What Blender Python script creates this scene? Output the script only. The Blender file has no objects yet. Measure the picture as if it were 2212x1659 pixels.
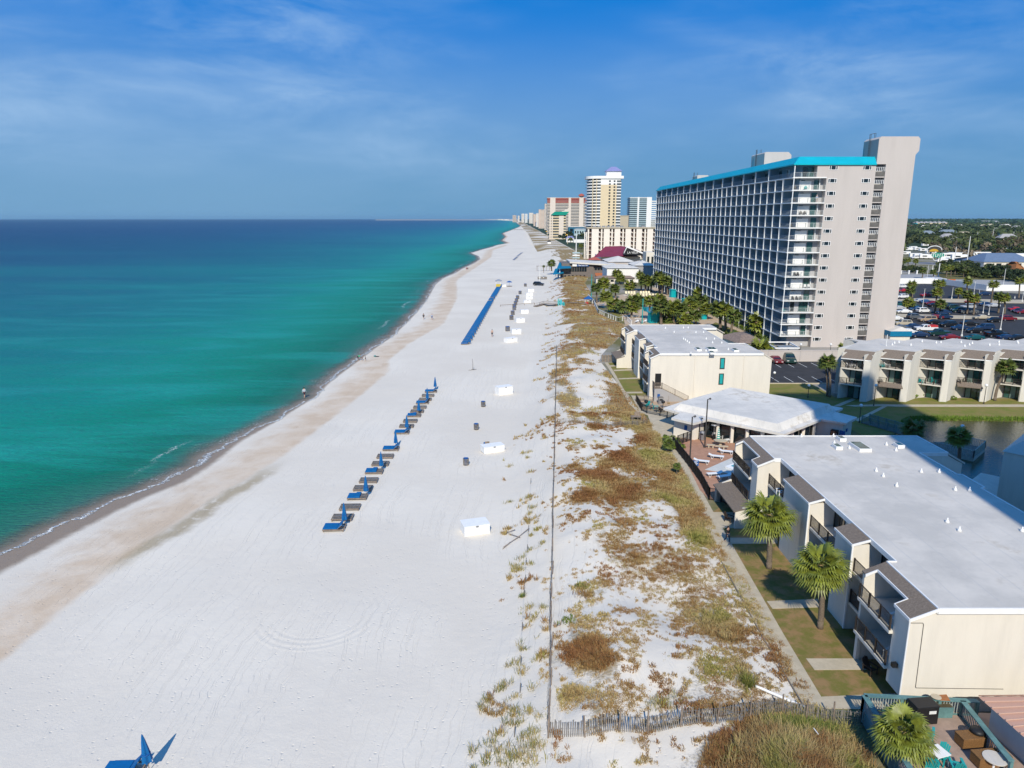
import bpy, bmesh, math, random
import numpy as np
from mathutils import Vector, Matrix, noise as mn
random.seed(7); RS = np.random.RandomState(5)
SC = bpy.context.scene; COL = SC.collection
# ---------------------------------------------------------------- camera model
CAMZ = 30.5; PITCH = math.radians(13.1); FX = 1536.0; CXP, CYP = 1106.0, 829.5
SP, CP = math.sin(PITCH), math.cos(PITCH)
def ray(x, y):
    u = (x-CXP)/FX; v = (y-CYP)/FX
    return (u, CP-v*SP, -SP-v*CP)
def P(x, y, z=0.0):
    r = ray(x, y); t = (z-CAMZ)/r[2]; return (r[0]*t, r[1]*t, z)
def PY(x, y, Y):
    r = ray(x, y); t = Y/r[1]; return (r[0]*t, CAMZ+r[2]*t)
def PX(x, y, X):
    r = ray(x, y); t = X/r[0]; return (r[1]*t, CAMZ+r[2]*t)
def mk(x0, y0, w, iw):
    s = w/iw/1.2839
    return lambda a, b: (x0/1.2839+a*s, y0/1.2839+b*s)
z1=mk(1780,340,1060,2212);z2=mk(1380,440,480,1896);z3=mk(2480,560,360,1493);z4=mk(1600,700,540,2212)
z5=mk(1680,860,760,2212);z6=mk(2200,880,640,2212);z7=mk(1840,1180,1000,2023);z8=mk(2000,1700,840,2212)
y1=mk(860,1000,580,1924);y2=mk(1200,680,360,1572);y4=mk(760,820,540,2212);y5=mk(1300,1240,400,746);y6=mk(0,1100,1200,1933);y7=mk(1480,760,360,2212)
a3=mk(1980,740,320,2212);a4=mk(2380,1180,460,2008);a5=mk(1600,460,240,1531)
b1=mk(2040,1180,440,1921);b2=mk(2300,1600,540,1690);b3=mk(1840,1120,300,1659);b4=mk(1480,520,220,2028);b5=mk(1700,900,300,1659);b6=mk(1480,1840,580,2212)
# ---------------------------------------------------------------- objects
def tag(o, label=None, cat=None, group=None, kind=None):
    if label: o['label'] = label
    if cat: o['category'] = cat
    if group: o['group'] = group
    if kind: o['kind'] = kind
    return o
def empty(name, loc=(0,0,0), rz=0.0, label=None, cat=None, group=None):
    o = bpy.data.objects.new(name, None); COL.objects.link(o)
    o.location = loc; o.rotation_euler = (0, 0, rz); o.empty_display_size = .2
    return tag(o, label, cat, group)
KIDS = {}
def adopt(o, parent):
    if parent is not None:
        o.parent = parent; KIDS.setdefault(parent.name, []).append(o)
def dup(o, parent=None, loc=None, rz=None):
    c = o.copy(); COL.objects.link(c)
    adopt(c, parent)
    if loc is not None: c.location = loc
    if rz is not None: c.rotation_euler = (0, 0, rz)
    for ch in list(KIDS.get(o.name, [])): dup(ch, c)
    return c
class MB:
    def __init__(s, org=(0,0,0)): s.v = []; s.f = []; s.o = org
    def add(s, vs, fs):
        n = len(s.v); s.v += [tuple(v) for v in vs]; s.f += [tuple(i+n for i in f) for f in fs]; return s
    def box(s, x0, y0, z0, x1, y1, z1):
        if x0 > x1: x0, x1 = x1, x0
        if y0 > y1: y0, y1 = y1, y0
        if z0 > z1: z0, z1 = z1, z0
        return s.add([(x0,y0,z0),(x1,y0,z0),(x1,y1,z0),(x0,y1,z0),(x0,y0,z1),(x1,y0,z1),(x1,y1,z1),(x0,y1,z1)],
                     [(0,3,2,1),(4,5,6,7),(0,1,5,4),(1,2,6,5),(2,3,7,6),(3,0,4,7)])
    def prism(s, poly, z0, z1, poly2=None):
        a = sum(poly[i][0]*poly[(i+1)%len(poly)][1]-poly[(i+1)%len(poly)][0]*poly[i][1] for i in range(len(poly)))
        if a < 0: poly = poly[::-1]; poly2 = poly2[::-1] if poly2 else None
        p2 = poly2 or poly; n = len(poly)
        g = lambda z, p: z(p) if callable(z) else z
        vs = [(p[0],p[1],g(z0,p)) for p in poly]+[(p[0],p[1],g(z1,p)) for p in p2]
        return s.add(vs, [tuple(range(n))[::-1], tuple(range(n,2*n))]+[(i,(i+1)%n,(i+1)%n+n,i+n) for i in range(n)])
    def xz(s, prof, y0, y1):
        n = len(prof)
        a = sum(prof[i][0]*prof[(i+1)%n][1]-prof[(i+1)%n][0]*prof[i][1] for i in range(n))
        if a < 0: prof = prof[::-1]
        vs = [(p[0],y0,p[1]) for p in prof]+[(p[0],y1,p[1]) for p in prof]
        return s.add(vs, [tuple(range(n)), tuple(range(n,2*n))[::-1]]+[(i,i+n,(i+1)%n+n,(i+1)%n) for i in range(n)])
    def wall(s, p, q, z0, z1, t=.2):
        d = Vector((q[0]-p[0], q[1]-p[1], 0)); L = d.length
        if L < 1e-6: return s
        d /= L; n = Vector((-d.y, d.x, 0))*t/2
        a = [(p[0]-n.x,p[1]-n.y),(q[0]-n.x,q[1]-n.y),(q[0]+n.x,q[1]+n.y),(p[0]+n.x,p[1]+n.y)]
        zz = lambda z, i: z[0 if i in (0,3) else 1] if isinstance(z, tuple) else z
        vs = [(a[i][0],a[i][1],zz(z0,i)) for i in range(4)]+[(a[i][0],a[i][1],zz(z1,i)) for i in range(4)]
        return s.add(vs, [(0,3,2,1),(4,5,6,7),(0,1,5,4),(1,2,6,5),(2,3,7,6),(3,0,4,7)])
    def cyl(s, p, q, r0, r1=None, n=8, cap=True):
        r1 = r0 if r1 is None else r1
        p = Vector(p); q = Vector(q); d = (q-p).normalized()
        a = d.orthogonal().normalized(); b = d.cross(a)
        vs = []
        for c, r in ((p, r0), (q, r1)):
            for i in range(n):
                t = 2*math.pi*i/n; vs.append(tuple(c+a*math.cos(t)*r+b*math.sin(t)*r))
        fs = [(i,(i+1)%n,(i+1)%n+n,i+n) for i in range(n)]
        if cap: fs += [tuple(range(n))[::-1], tuple(range(n,2*n))]
        return s.add(vs, fs)
    def path(s, pts, rad, n=8):
        for i in range(len(pts)-1):
            s.cyl(pts[i], pts[i+1], rad[i], rad[i+1], n, cap=(i in (0, len(pts)-2)))
        return s
    def lathe(s, prof, c=(0,0,0), n=16):
        m = len(prof); vs = []
        for r, z in prof:
            for i in range(n):
                t = 2*math.pi*i/n; vs.append((c[0]+r*math.cos(t), c[1]+r*math.sin(t), c[2]+z))
        fs = [(k*n+i, k*n+(i+1)%n, (k+1)*n+(i+1)%n, (k+1)*n+i) for k in range(m-1) for i in range(n)]
        fs += [tuple(range(n))[::-1], tuple(range((m-1)*n, m*n))]
        return s.add(vs, fs)
    def ball(s, c, r, n=10, sz=1.0):
        prof = [(max(.001, r*math.sin(math.pi*k/6)), -r*sz*math.cos(math.pi*k/6)) for k in range(7)]
        return s.lathe(prof, c, n)
    def rot(s, a, c=(0,0)):
        ca, sa = math.cos(a), math.sin(a)
        s.v = [(c[0]+(x-c[0])*ca-(y-c[1])*sa, c[1]+(x-c[0])*sa+(y-c[1])*ca, z) for x, y, z in s.v]; return s
    def tr(s, fn): s.v = [fn(*v) for v in s.v]; return s
    def mesh(s, name, mat, smooth=False):
        ox, oy, oz = s.o
        m = bpy.data.meshes.new(name)
        m.from_pydata([(x-ox,y-oy,z-oz) for x, y, z in s.v], [], s.f)
        if mat: m.materials.append(mat)
        if smooth: m.shade_smooth()
        m.update(); return m
    def build(s, name, mat, parent=None, smooth=False, loc=None, rz=0, bev=0, **tg):
        o = bpy.data.objects.new(name, s.mesh(name, mat, smooth)); COL.objects.link(o)
        adopt(o, parent)
        if loc is not None: o.location = loc
        o.rotation_euler = (0,0,rz)
        if bev:
            b = o.modifiers.new('b','BEVEL'); b.width = bev; b.segments = 2; b.limit_method = 'ANGLE'
        return tag(o, **tg) if tg else o
# ---------------------------------------------------------------- materials
def nt(m):
    m.use_nodes = True; return m.node_tree.nodes, m.node_tree.links
def new_mat(name):
    m = bpy.data.materials.new(name); n, l = nt(m); return m, n, l, n['Principled BSDF']
def setc(node, k, v):
    if k in node.inputs: node.inputs[k].default_value = v
MATS = {}
def pm(name, c, rough=.75, var=.12, scale=1.5, bump=0.0, bscale=20., metal=0., spec=.35, c2=None, lo=.42, hi=.62, stretch=None):
    """procedural paint/stucco/wood: base colour broken up by two noise scales, with fine bump"""
    if name in MATS: return MATS[name]
    m, n, l, b = new_mat(name)
    tc = n.new('ShaderNodeTexCoord'); mp = n.new('ShaderNodeMapping')
    if stretch: mp.inputs['Scale'].default_value = stretch
    l.new(tc.outputs['Object'], mp.inputs['Vector'])
    no = n.new('ShaderNodeTexNoise'); no.inputs['Scale'].default_value = scale; no.inputs['Detail'].default_value = 6; no.inputs['Roughness'].default_value = .65
    l.new(mp.outputs['Vector'], no.inputs['Vector'])
    rp = n.new('ShaderNodeValToRGB'); e = rp.color_ramp.elements
    e[0].position = lo; e[1].position = hi
    k = 1-var
    e[0].color = (*(c2 if c2 else (c[0]*k, c[1]*k, c[2]*k)), 1); e[1].color = (*c, 1)
    l.new(no.outputs['Fac'], rp.inputs['Fac']); l.new(rp.outputs['Color'], b.inputs['Base Color'])
    b.inputs['Roughness'].default_value = rough; b.inputs['Metallic'].default_value = metal; setc(b, 'Specular IOR Level', spec)
    if bump:
        n2 = n.new('ShaderNodeTexNoise'); n2.inputs['Scale'].default_value = bscale; n2.inputs['Detail'].default_value = 4
        l.new(mp.outputs['Vector'], n2.inputs['Vector'])
        bp = n.new('ShaderNodeBump'); bp.inputs['Strength'].default_value = bump; bp.inputs['Distance'].default_value = .03
        l.new(n2.outputs['Fac'], bp.inputs['Height']); l.new(bp.outputs['Normal'], b.inputs['Normal'])
    MATS[name] = m; return m
def glassm(name, c, rough=.06, spec=.8):
    if name in MATS: return MATS[name]
    m, n, l, b = new_mat(name)
    tc = n.new('ShaderNodeTexCoord'); no = n.new('ShaderNodeTexNoise'); no.inputs['Scale'].default_value = .9; no.inputs['Detail'].default_value = 2
    l.new(tc.outputs['Object'], no.inputs['Vector'])
    rp = n.new('ShaderNodeValToRGB'); e = rp.color_ramp.elements; e[0].position = .4; e[1].position = .6
    e[0].color = (c[0]*.6, c[1]*.6, c[2]*.6, 1); e[1].color = (*c, 1)
    l.new(no.outputs['Fac'], rp.inputs['Fac']); l.new(rp.outputs['Color'], b.inputs['Base Color'])
    b.inputs['Roughness'].default_value = rough; setc(b, 'Specular IOR Level', spec)
    MATS[name] = m; return m
def math_node(n, l, op, a, b=None, c=None):
    x = n.new('ShaderNodeMath'); x.operation = op
    for i, v in enumerate((a, b, c)):
        if v is None: continue
        if isinstance(v, (int, float)): x.inputs[i].default_value = v
        else: l.new(v, x.inputs[i])
    return x.outputs[0]
def mixc(n, l, f, a, b):
    x = n.new('ShaderNodeMix'); x.data_type = 'RGBA'
    if isinstance(f, (int, float)): x.inputs[0].default_value = f
    else: l.new(f, x.inputs[0])
    for i, v in ((6, a), (7, b)):
        if isinstance(v, tuple): x.inputs[i].default_value = (*v, 1) if len(v) == 3 else v
        else: l.new(v, x.inputs[i])
    return x.outputs[2]
def sstep(n, l, v, a, b):
    x = n.new('ShaderNodeMapRange'); x.interpolation_type = 'SMOOTHSTEP'
    x.inputs['From Min'].default_value = a; x.inputs['From Max'].default_value = b
    l.new(v, x.inputs['Value']); return x.outputs[0]
def noise_node(n, l, vec, scale, detail=4, rough=.6, dist=0):
    x = n.new('ShaderNodeTexNoise'); x.inputs['Scale'].default_value = scale; x.inputs['Detail'].default_value = detail
    x.inputs['Roughness'].default_value = rough; x.inputs['Distortion'].default_value = dist
    if vec is not None: l.new(vec, x.inputs['Vector'])
    return x.outputs['Fac']
M = dict(
 stucco=pm('stucco', (.69,.635,.55), .85, .07, 1.3, .25, 14, stretch=(1,1,.16), lo=.34, hi=.6),
 stucco_b=pm('stucco_b', (.64,.60,.53), .85, .10, 1.3, .25, 14, stretch=(1,1,.16), lo=.34, hi=.6),
 beige=pm('beige', (.51,.46,.43), .85, .07, .5, .1, 8, stretch=(1,1,.12), lo=.36, hi=.6),
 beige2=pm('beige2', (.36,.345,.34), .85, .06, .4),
 white=pm('white', (.80,.79,.77), .6, .06, 2),
 roofwhite=pm('roofwhite', (.64,.615,.58), .7, .10, .22, .08, 3, c2=(.57,.55,.52)),
 roofclub=pm('roofclub', (.72,.70,.67), .7, .06, .4),
 shingle=pm('shingle', (.24,.19,.15), .95, .4, 6, .5, 22, stretch=(.6,3,3)),
 wood=pm('wood', (.30,.235,.185), .9, .35, 3, .3, 30),
 greywood=pm('greywood', (.23,.205,.18), .9, .4, 4, .3, 30),
 darkrail=pm('darkrail', (.045,.035,.03), .5, .2, 3),
 black=pm('black', (.015,.015,.016), .5, .2, 3),
 teal=pm('teal', (.0,.40,.47), .4, .08, .5, stretch=(1,1,1)),
 tealp=pm('tealp', (.01,.33,.33), .6, .1, 2),
 tealrail=pm('tealrail', (.12,.24,.24), .7, .25, 2, .2, 20),
 blue=pm('blue', (.012,.10,.33), .7, .2, 3),
 bluepad=pm('bluepad', (.0,.115,.33), .65, .12, 3, .1, 20),
 concrete=pm('concrete', (.50,.425,.31), .9, .14, 1.2, .15, 12),
 patio=pm('patio', (.44,.24,.155), .9, .16, 1.2, .15, 12),
 paver=pm('paver', (.38,.27,.21), .9, .18, 1.5, .15, 12),
 asphalt=pm('asphalt', (.040,.040,.044), .9, .25, .5, .2, 20),
 paint=pm('paint', (.72,.72,.70), .7, .15, 6),
 glass=glassm('glass', (.02,.06,.065)), glassg=glassm('glassg', (.03,.10,.09)), glassd=glassm('glassd', (.012,.02,.025)),
 curtain=pm('curtain', (.20,.30,.27), .8, .25, 5, stretch=(6,6,.3)),
 metal=pm('metal', (.35,.35,.36), .45, .1, 2, metal=.6),
 pole=pm('pole', (.06,.055,.05), .6, .2, 2),
 whitepole=pm('whitepole', (.7,.7,.68), .5, .05, 2),
 trunk=pm('trunk', (.22,.17,.125), .95, .45, 6, .6, 18, stretch=(1,1,4)),
 frond=pm('frond', (.22,.25,.03), .5, .45, 1.4, spec=.5),
 frondd=pm('frondd', (.13,.17,.03), .6, .4, 1.2, spec=.4),
 dead=pm('dead', (.30,.21,.10), .9, .3, 3),
 leaf=pm('leaf', (.075,.10,.022), .7, .5, .5), leafd=pm('leafd', (.035,.06,.02), .8, .5, .4), leafb=pm('leafb', (.12,.095,.05), .9, .4, .5),
 hedge=pm('hedge', (.16,.22,.02), .7, .5, 1.2),
 skin=pm('skin', (.50,.30,.21), .6, .05, 3), hair=pm('hair', (.03,.02,.015), .8, .2, 9),
)

def roofmat(name, c):
    """membrane roof: long lap seams, patchy grey, brown ponding stains"""
    m, n, l, b = new_mat(name); tc = n.new('ShaderNodeTexCoord'); ob = tc.outputs['Object']; sx = n.new('ShaderNodeSeparateXYZ'); l.new(ob, sx.inputs[0])
    wob = math_node(n, l, 'ADD', sx.outputs[0], math_node(n, l, 'MULTIPLY', noise_node(n, l, ob, .15, 2), .5))
    seam = sstep(n, l, math_node(n, l, 'FRACT', math_node(n, l, 'MULTIPLY', wob, .42)), .045, .0)
    big = noise_node(n, l, ob, .16, 5, .65); mid = noise_node(n, l, ob, .7, 6, .7, .6)
    base = mixc(n, l, sstep(n, l, big, .35, .65), (c[0]*.78,c[1]*.79,c[2]*.80), c)
    base = mixc(n, l, math_node(n, l, 'MULTIPLY', sstep(n, l, mid, .50, .72), .40), base, (.42,.39,.35))
    base = mixc(n, l, math_node(n, l, 'MULTIPLY', math_node(n, l, 'MULTIPLY', sstep(n, l, big, .54, .66), sstep(n, l, mid, .42, .6)), .6), base, (.40,.33,.24))
    base = mixc(n, l, math_node(n, l, 'MULTIPLY', seam, .8), base, (.50,.48,.45))
    l.new(base, b.inputs['Base Color']); b.inputs['Roughness'].default_value = .75
    bp = n.new('ShaderNodeBump'); bp.inputs['Strength'].default_value = .4; bp.inputs['Distance'].default_value = .03; l.new(math_node(n, l, 'ADD', seam, mid), bp.inputs['Height']); l.new(bp.outputs['Normal'], b.inputs['Normal'])
    return m
M['roofwhite'] = roofmat('roofmembrane', (.64,.585,.515)); M['roofclub'] = roofmat('roofmembrane_club', (.72,.67,.60))
# ---------------------------------------------------------------- camera, sky, sun
cam = bpy.data.cameras.new('camera'); cam.sensor_fit = 'HORIZONTAL'; cam.sensor_width = 36.0
cam.lens = 36.0*FX/2212.0; cam.clip_start = .5; cam.clip_end = 60000
co = bpy.data.objects.new('camera', cam); COL.objects.link(co)
co.location = (0, 0, CAMZ); co.rotation_euler = (math.radians(90)-PITCH, 0, 0); SC.camera = co
SUN_EL = math.radians(38.6); SUN_AZ = math.radians(4.2)      # shadows run towards +Y, a little to the right
sdir = Vector((-math.sin(SUN_AZ)*math.cos(SUN_EL), -math.cos(SUN_AZ)*math.cos(SUN_EL), math.sin(SUN_EL)))  # towards the sun
sl = bpy.data.lights.new('sun', 'SUN'); sl.energy = 4.8; sl.angle = math.radians(.5); sl.color = (1.0, .94, .80)
so = bpy.data.objects.new('sun', sl); COL.objects.link(so); so.location = (0, -50, 200)
so.rotation_euler = sdir.to_track_quat('Z', 'Y').to_euler()
w = bpy.data.worlds.new('World'); SC.world = w; w.use_nodes = True
n, l = w.node_tree.nodes, w.node_tree.links
bg = n['Background']; sky = n.new('ShaderNodeTexSky'); sky.sky_type = 'NISHITA'; sky.sun_disc = False
sky.sun_elevation = SUN_EL; sky.sun_rotation = math.atan2(sdir.x, sdir.y); sky.altitude = 0; sky.air_density = 1.0; sky.dust_density = .35; sky.ozone_density = 3.2
hs = n.new('ShaderNodeHueSaturation'); hs.inputs['Saturation'].default_value = 1.6; hs.inputs['Value'].default_value = .92; hs.inputs['Hue'].default_value = .505
l.new(sky.outputs[0], hs.inputs['Color'])
tc = n.new('ShaderNodeTexCoord'); sx = n.new('ShaderNodeSeparateXYZ'); l.new(tc.outputs['Generated'], sx.inputs[0])
el = math_node(n, l, 'MAXIMUM', sx.outputs[2], 0.0)
mp = n.new('ShaderNodeMapping'); mp.inputs['Rotation'].default_value = (0,math.radians(13),0); mp.inputs['Scale'].default_value = (1.5,1.2,5.2); mp.inputs['Location'].default_value = (.62,.2,.05)
l.new(tc.outputs['Generated'], mp.inputs['Vector'])
big = noise_node(n, l, mp.outputs[0], 1.5, 3, .5, .2)
fine = noise_node(n, l, mp.outputs[0], 3.6, 8, .62, .35)
cl = math_node(n, l, 'MULTIPLY', math_node(n, l, 'MULTIPLY', sstep(n, l, big, .36, .66), sstep(n, l, fine, .28, .78)), sstep(n, l, el, .02, .12))
veil2 = math_node(n, l, 'MULTIPLY', sstep(n, l, el, .30, .12), sstep(n, l, noise_node(n, l, mp.outputs[0], .9, 5, .55, .5), .25, .6))
f = math_node(n, l, 'ADD', math_node(n, l, 'MULTIPLY', cl, .66), math_node(n, l, 'MULTIPLY', veil2, .24))
hor = sstep(n, l, el, .25, .0)
deep = mixc(n, l, .93, hs.outputs[0], (.0, 2.0, 6.8))
base = mixc(n, l, math_node(n, l, 'MULTIPLY', hor, .98), deep, (1.25, 3.2, 5.3))
colr = mixc(n, l, f, base, (4.0, 6.0, 8.6))
l.new(colr, bg.inputs['Color']); bg.inputs['Strength'].default_value = .10
SC.view_settings.view_transform = 'Standard'; SC.view_settings.look = 'None'; SC.view_settings.exposure = 0; SC.view_settings.gamma = 1
SC.render.engine = 'CYCLES'; SC.cycles.max_bounces = 5; SC.cycles.diffuse_bounces = 3; SC.cycles.transparent_max_bounces = 6; SC.cycles.glossy_bounces = 2
SC.cycles.use_denoising = True

# air: one even box of thin haze round the whole scene
air_mat = bpy.data.materials.new('air'); air_mat.use_nodes = True; nn = air_mat.node_tree.nodes; nn.remove(nn['Principled BSDF'])
pv = nn.new('ShaderNodeVolumePrincipled'); pv.inputs['Color'].default_value = (.50,.82,1,1); pv.inputs['Density'].default_value = .000025; pv.inputs['Anisotropy'].default_value = .2
air_mat.node_tree.links.new(pv.outputs[0], nn['Material Output'].inputs['Volume'])
SC.cycles.volume_bounces = 0
# ---------------------------------------------------------------- terrain: shoreline, beach, dune
def curve(pts, z):
    w_ = sorted(((P(x, y, z)[1], P(x, y, z)[0]) for x, y in pts)); ys = np.array([a for a, b in w_]); xs = np.array([b for a, b in w_])
    return ys, xs
SEA = -3.2; BEACH = -2.5
shore_px = [(-420,1400),(0,1192),(72,1155),(169,1109),(242,1077),(338,1042),(410,1003),(483,955),(580,908),(667,857),(694.6,829),(725,806),(755,785),(801,751),(839,726),(873,694),(892,675),(915,648),(934.6,615),(952,601),(979,590),(993.5,581),(1020,569),(1034,560),(1031,553),(1015,546.5),(1041.6,538.5),(1075,530),(1096,526),(1083,520),(1092,512),(1085,504.4),(1106.5,496.5),(1125,488.6),(1116,481.7)]
sh = curve(shore_px, SEA)
SHY = np.concatenate([[-200.], sh[0], [9000., 60000.]]); SHX = np.concatenate([[sh[1][0]+2.], sh[1], [sh[1][-1]+10, sh[1][-1]-2500]])
damp_px = [(-300,1600),(0,1418),(130,1312),(270,1205),(340,1150),(440,1085),(604,985),(720,895),(838,800),(835,775),(880,740),(955,700),(985,645),(985,605),(1030,575),(1060,555),(1065,540),(1095,530)]
dp = curve(damp_px, BEACH); DPY, DPX = dp
dune_px = [(1000,1659),(1055,1500),(1085,1300),(1090,1150),(1098,1000),(1125,900),(1148,820),(1165,760),(1183,700),(1188,662),(1182,640),(1190,610),(1190,585),(1170,560),(1158,540),(1150,525),(1140,505),(1128,492)]
dn = curve(dune_px, BEACH); DNY = np.concatenate([[-100.], dn[0], [60000.]]); DNX = np.concatenate([[dn[1][0]-1], dn[1], [dn[1][-1]+100]])
# landward limit of the dune field (walkway / fences / boundary wall of the hotel)
DEY = np.array([-100., 20, 39, 92, 115, 153, 160, 206, 214, 225, 235, 262, 283, 300, 345, 520, 60000]); DEX = np.array([19., 19.5, 19.6, 21.3, 20.6, 18.9, 20., 34.4, 31.9, 29.6, 28.2, 29.8, 29.9, 33, 35, 60, 400])
def xshore(Y): return np.interp(Y, SHY, SHX)
def xdune(Y): return np.interp(Y, DNY, DNX)
def xdamp(Y): return np.interp(Y, DPY, DPX, left=DPX[0]-(DPY[0]-0)*0, right=-9999)
def xdend(Y): return np.interp(Y, DEY, DEX)
def sm(a, b, x): t = min(1, max(0, (x-a)/(b-a))); return t*t*(3-2*t)
def nz(x, y, s, k=0.): return mn.noise(Vector((x*s, y*s, k)))
def height(X, Y):
    s = X-float(xshore(Y)); d = float(xdune(Y)); e = float(xdend(Y))
    if s < 0: return SEA-.35+.35*math.exp(s/6.)-.6*sm(0, -30, s)-.05
    z = SEA+(BEACH-SEA)*sm(0, 16, s)
    if Y < 140 and s > 8: z += .10*nz(X, Y, .12)*sm(8, 16, s)
    a = X-d
    if a > -3:
        W = max(6., min(14., (e-d)*.45))
        z = z*(1-sm(-2, W, a))
        r = sm(1, W, a)*(1-sm(e-4, e, X))
        z += r*(.75*nz(X, Y, .10, 3.)+.35*nz(X, Y, .28, 7.)+.25)
        z += .10*sm(-2, 2, a)*(1-sm(e-3, e, X))*nz(X, Y, .9, 9.)
        # the tall mound at the bottom right
        g = math.exp(-(((X-16.5)/3.6)**2+((Y-34.4)/2.6)**2)); z += .9*g*(1-sm(e-1.5, e+.5, X))
    return z
VB = []
def veg(X, Y):
    """plant cover 0..1"""
    if not VB:
        for px, py, rx, ry, am in ((1320,1065,2.6,3.6,.55),(1270,1095,1.6,2.2,.3),(1260,1420,1.7,1.3,.5),(1290,1455,1.5,1.0,.4),(1230,1500,1.2,1.0,.3),(1410,1000,3.2,7.,.5),(1470,1090,1.6,6.,.6),(1500,1160,1.0,4.,.6),(1330,1010,3.,3.,.25),
            (1250,960,2.2,5.,-.45),(1330,955,3.,5.,-.35),(1230,1200,1.6,4.,-.35),(1270,1160,2.2,3.,-.2),(1215,1320,1.0,3.,-.35),(1240,1360,.9,2.,.1),(1255,1275,.5,.5,.5),(1260,840,2.5,14.,-.55),(1285,790,2.,14.,-.5),(1290,870,2.2,8.,-.3),(1370,780,3.5,16.,.3),(1215,830,2.0,16.,.12),(1350,880,3.,12.,.5),(1230,700,5.,25.,.2),(1400,1330,3.,4.,-.08),(1560,1380,1.2,1.6,.35),(1620,1480,1.2,1.,.15),(1380,1580,2.5,1.,-.2),(1640,1650,2.4,1.3,1.3),(1740,1600,2.4,1.6,1.3),(1830,1640,2.6,2.2,1.4),(1130,1620,1.0,1.2,.3),(1130,1400,.8,1.,.25)):
            p = P(px, py, -.6); VB.append((p[0], p[1], rx, ry, am))
    d = float(xdune(Y)); e = float(xdend(Y)); a = X-d
    if a < -4 or X > e+.6: return 0.0
    t = (X-d)/max(4., e-d)
    nn = nz(X, Y, .16, 11.)*.5+nz(X*1.0, Y*.6, .5, 5.)*.35
    far = sm(60, 100, Y)
    base = .05+.15*sm(-.05, .22, t)+.20*sm(.2, .4, t)+far*.19*sm(.1,.6,t)+.22*sm(130,190,Y)*sm(.2,.6,t)
    v = base+nn*(.62+.45*far)
    for bx, by, rx, ry, am in VB:
        q = ((X-bx)/rx)**2+((Y-by)/ry)**2
        if q < 6: v += am*math.exp(-q)
    return max(0., min(1., v*(1 if a > 0 else math.exp(a*.8))))
sgrid = np.concatenate([-np.geomspace(1., 9., 8)[::-1], np.linspace(-.5, 50, 88), np.linspace(51, 62, 16), np.geomspace(64, 26000, 60)])
ygrid = np.concatenate([[-60., -20, 5, 18, 24], 28*np.exp(np.linspace(0, math.log(300/28.), 190)), np.geomspace(306, 3000, 70), np.geomspace(3300, 50000, 14)])
# columns run parallel to the shore near the water and are laid out dune-relative inland
vs = []; att = []
NS = len(sgrid)
def cols(Y):
    a = float(xshore(Y)); d = float(xdune(Y)); e = float(xdend(Y))
    if Y > 3000: d = max(d, a+20); e = max(e, d+30)
    c = [a-60, a-25, a-12, a-6, a-3, a-1.5, a-.6]
    c += list(np.linspace(a, a+8, 14)); c += list(np.linspace(a+8, d-1, 46)[1:]); c += list(np.linspace(d-1, e+2, 62)[1:])
    c += list(e+2+np.geomspace(1, 30000, 26))
    return c
for Y in ygrid:
    dmp = float(np.interp(Y, DPY, DPX)) if Y < DPY[-1] else float(xshore(Y))+4
    for X in cols(Y):
        s = X-float(xshore(Y)); z = height(X, Y) if Y < 900 else (SEA-.6 if s < 0 else (BEACH if X < xdune(Y) else 0.))
        if X > xdend(Y)+.2: z = 0.0 if X > xdend(Y)+1 else z
        vs.append((X, Y, z))
        v = veg(X, Y) if Y < 700 else ((.62+.5*nz(X, Y, .03)) if xdune(Y) < X < xdend(Y) else 0)
        wk_ = sm(130, 70, Y) if Y < 130 else 0.; wk_ = 1-sm(70, 130, Y); wet = 1-sm(.3+2.0*wk_, 2.6+4.0*wk_, s)
        dd = (X-dmp)                                   # <0 on the damp side
        damp = sm(6.5, -.2, dd+5.5)*0+ (sm(-14., -1.2, dd) if dd < -.4 else sm(1.6, -.4, dd))
        inl = 1.0 if X > xdend(Y)+.3 else 0.0
        att.append((v, wet, damp, inl, s))
nc = len(cols(100.)); faces = [(r*nc+c, r*nc+c+1, (r+1)*nc+c+1, (r+1)*nc+c) for r in range(len(ygrid)-1) for c in range(nc-1)]
me = bpy.data.meshes.new('ground'); me.from_pydata(vs, [], faces)
for k, nm in enumerate(('veg','wet','damp','inland','sdist')):
    at = me.attributes.new(nm, 'FLOAT', 'POINT'); at.data.foreach_set('value', np.array([a[k] for a in att], dtype=np.float32))
me.shade_smooth()
ground = bpy.data.objects.new('ground', me); COL.objects.link(ground); ground['kind'] = 'structure'
m, n, l, b = new_mat('sand_and_dune'); me.materials.append(m)
def attr(n_, nm):
    a = n_.new('ShaderNodeAttribute'); a.attribute_name = nm; return a.outputs['Fac']
tc = n.new('ShaderNodeTexCoord'); ob = tc.outputs['Object']
sp_ = n.new('ShaderNodeSeparateXYZ'); l.new(ob, sp_.inputs[0]); gx, gy = sp_.outputs[0], sp_.outputs[1]
N1 = noise_node(n, l, ob, .05, 5, .6); N2 = noise_node(n, l, ob, .9, 6, .65); N3 = noise_node(n, l, ob, 6., 5, .7); N4 = noise_node(n, l, ob, .22, 6, .62, .3)
dry = mixc(n, l, sstep(n, l, N1, .35, .65), (.645,.583,.50), (.705,.643,.555))
dry = mixc(n, l, math_node(n, l, 'MULTIPLY', sstep(n, l, N3, .58, .75), .10), dry, (.52,.48,.46))
dampc = mixc(n, l, sstep(n, l, N4, .35, .65), (.63,.51,.39), (.55,.42,.30))
wob = math_node(n, l, 'ADD', attr(n,'damp'), math_node(n, l, 'MULTIPLY', math_node(n, l, 'SUBTRACT', N4, .5), .9))
c1 = mixc(n, l, math_node(n, l, 'MULTIPLY', sstep(n, l, wob, .25, 1.05), .9), dry, dampc)
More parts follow.
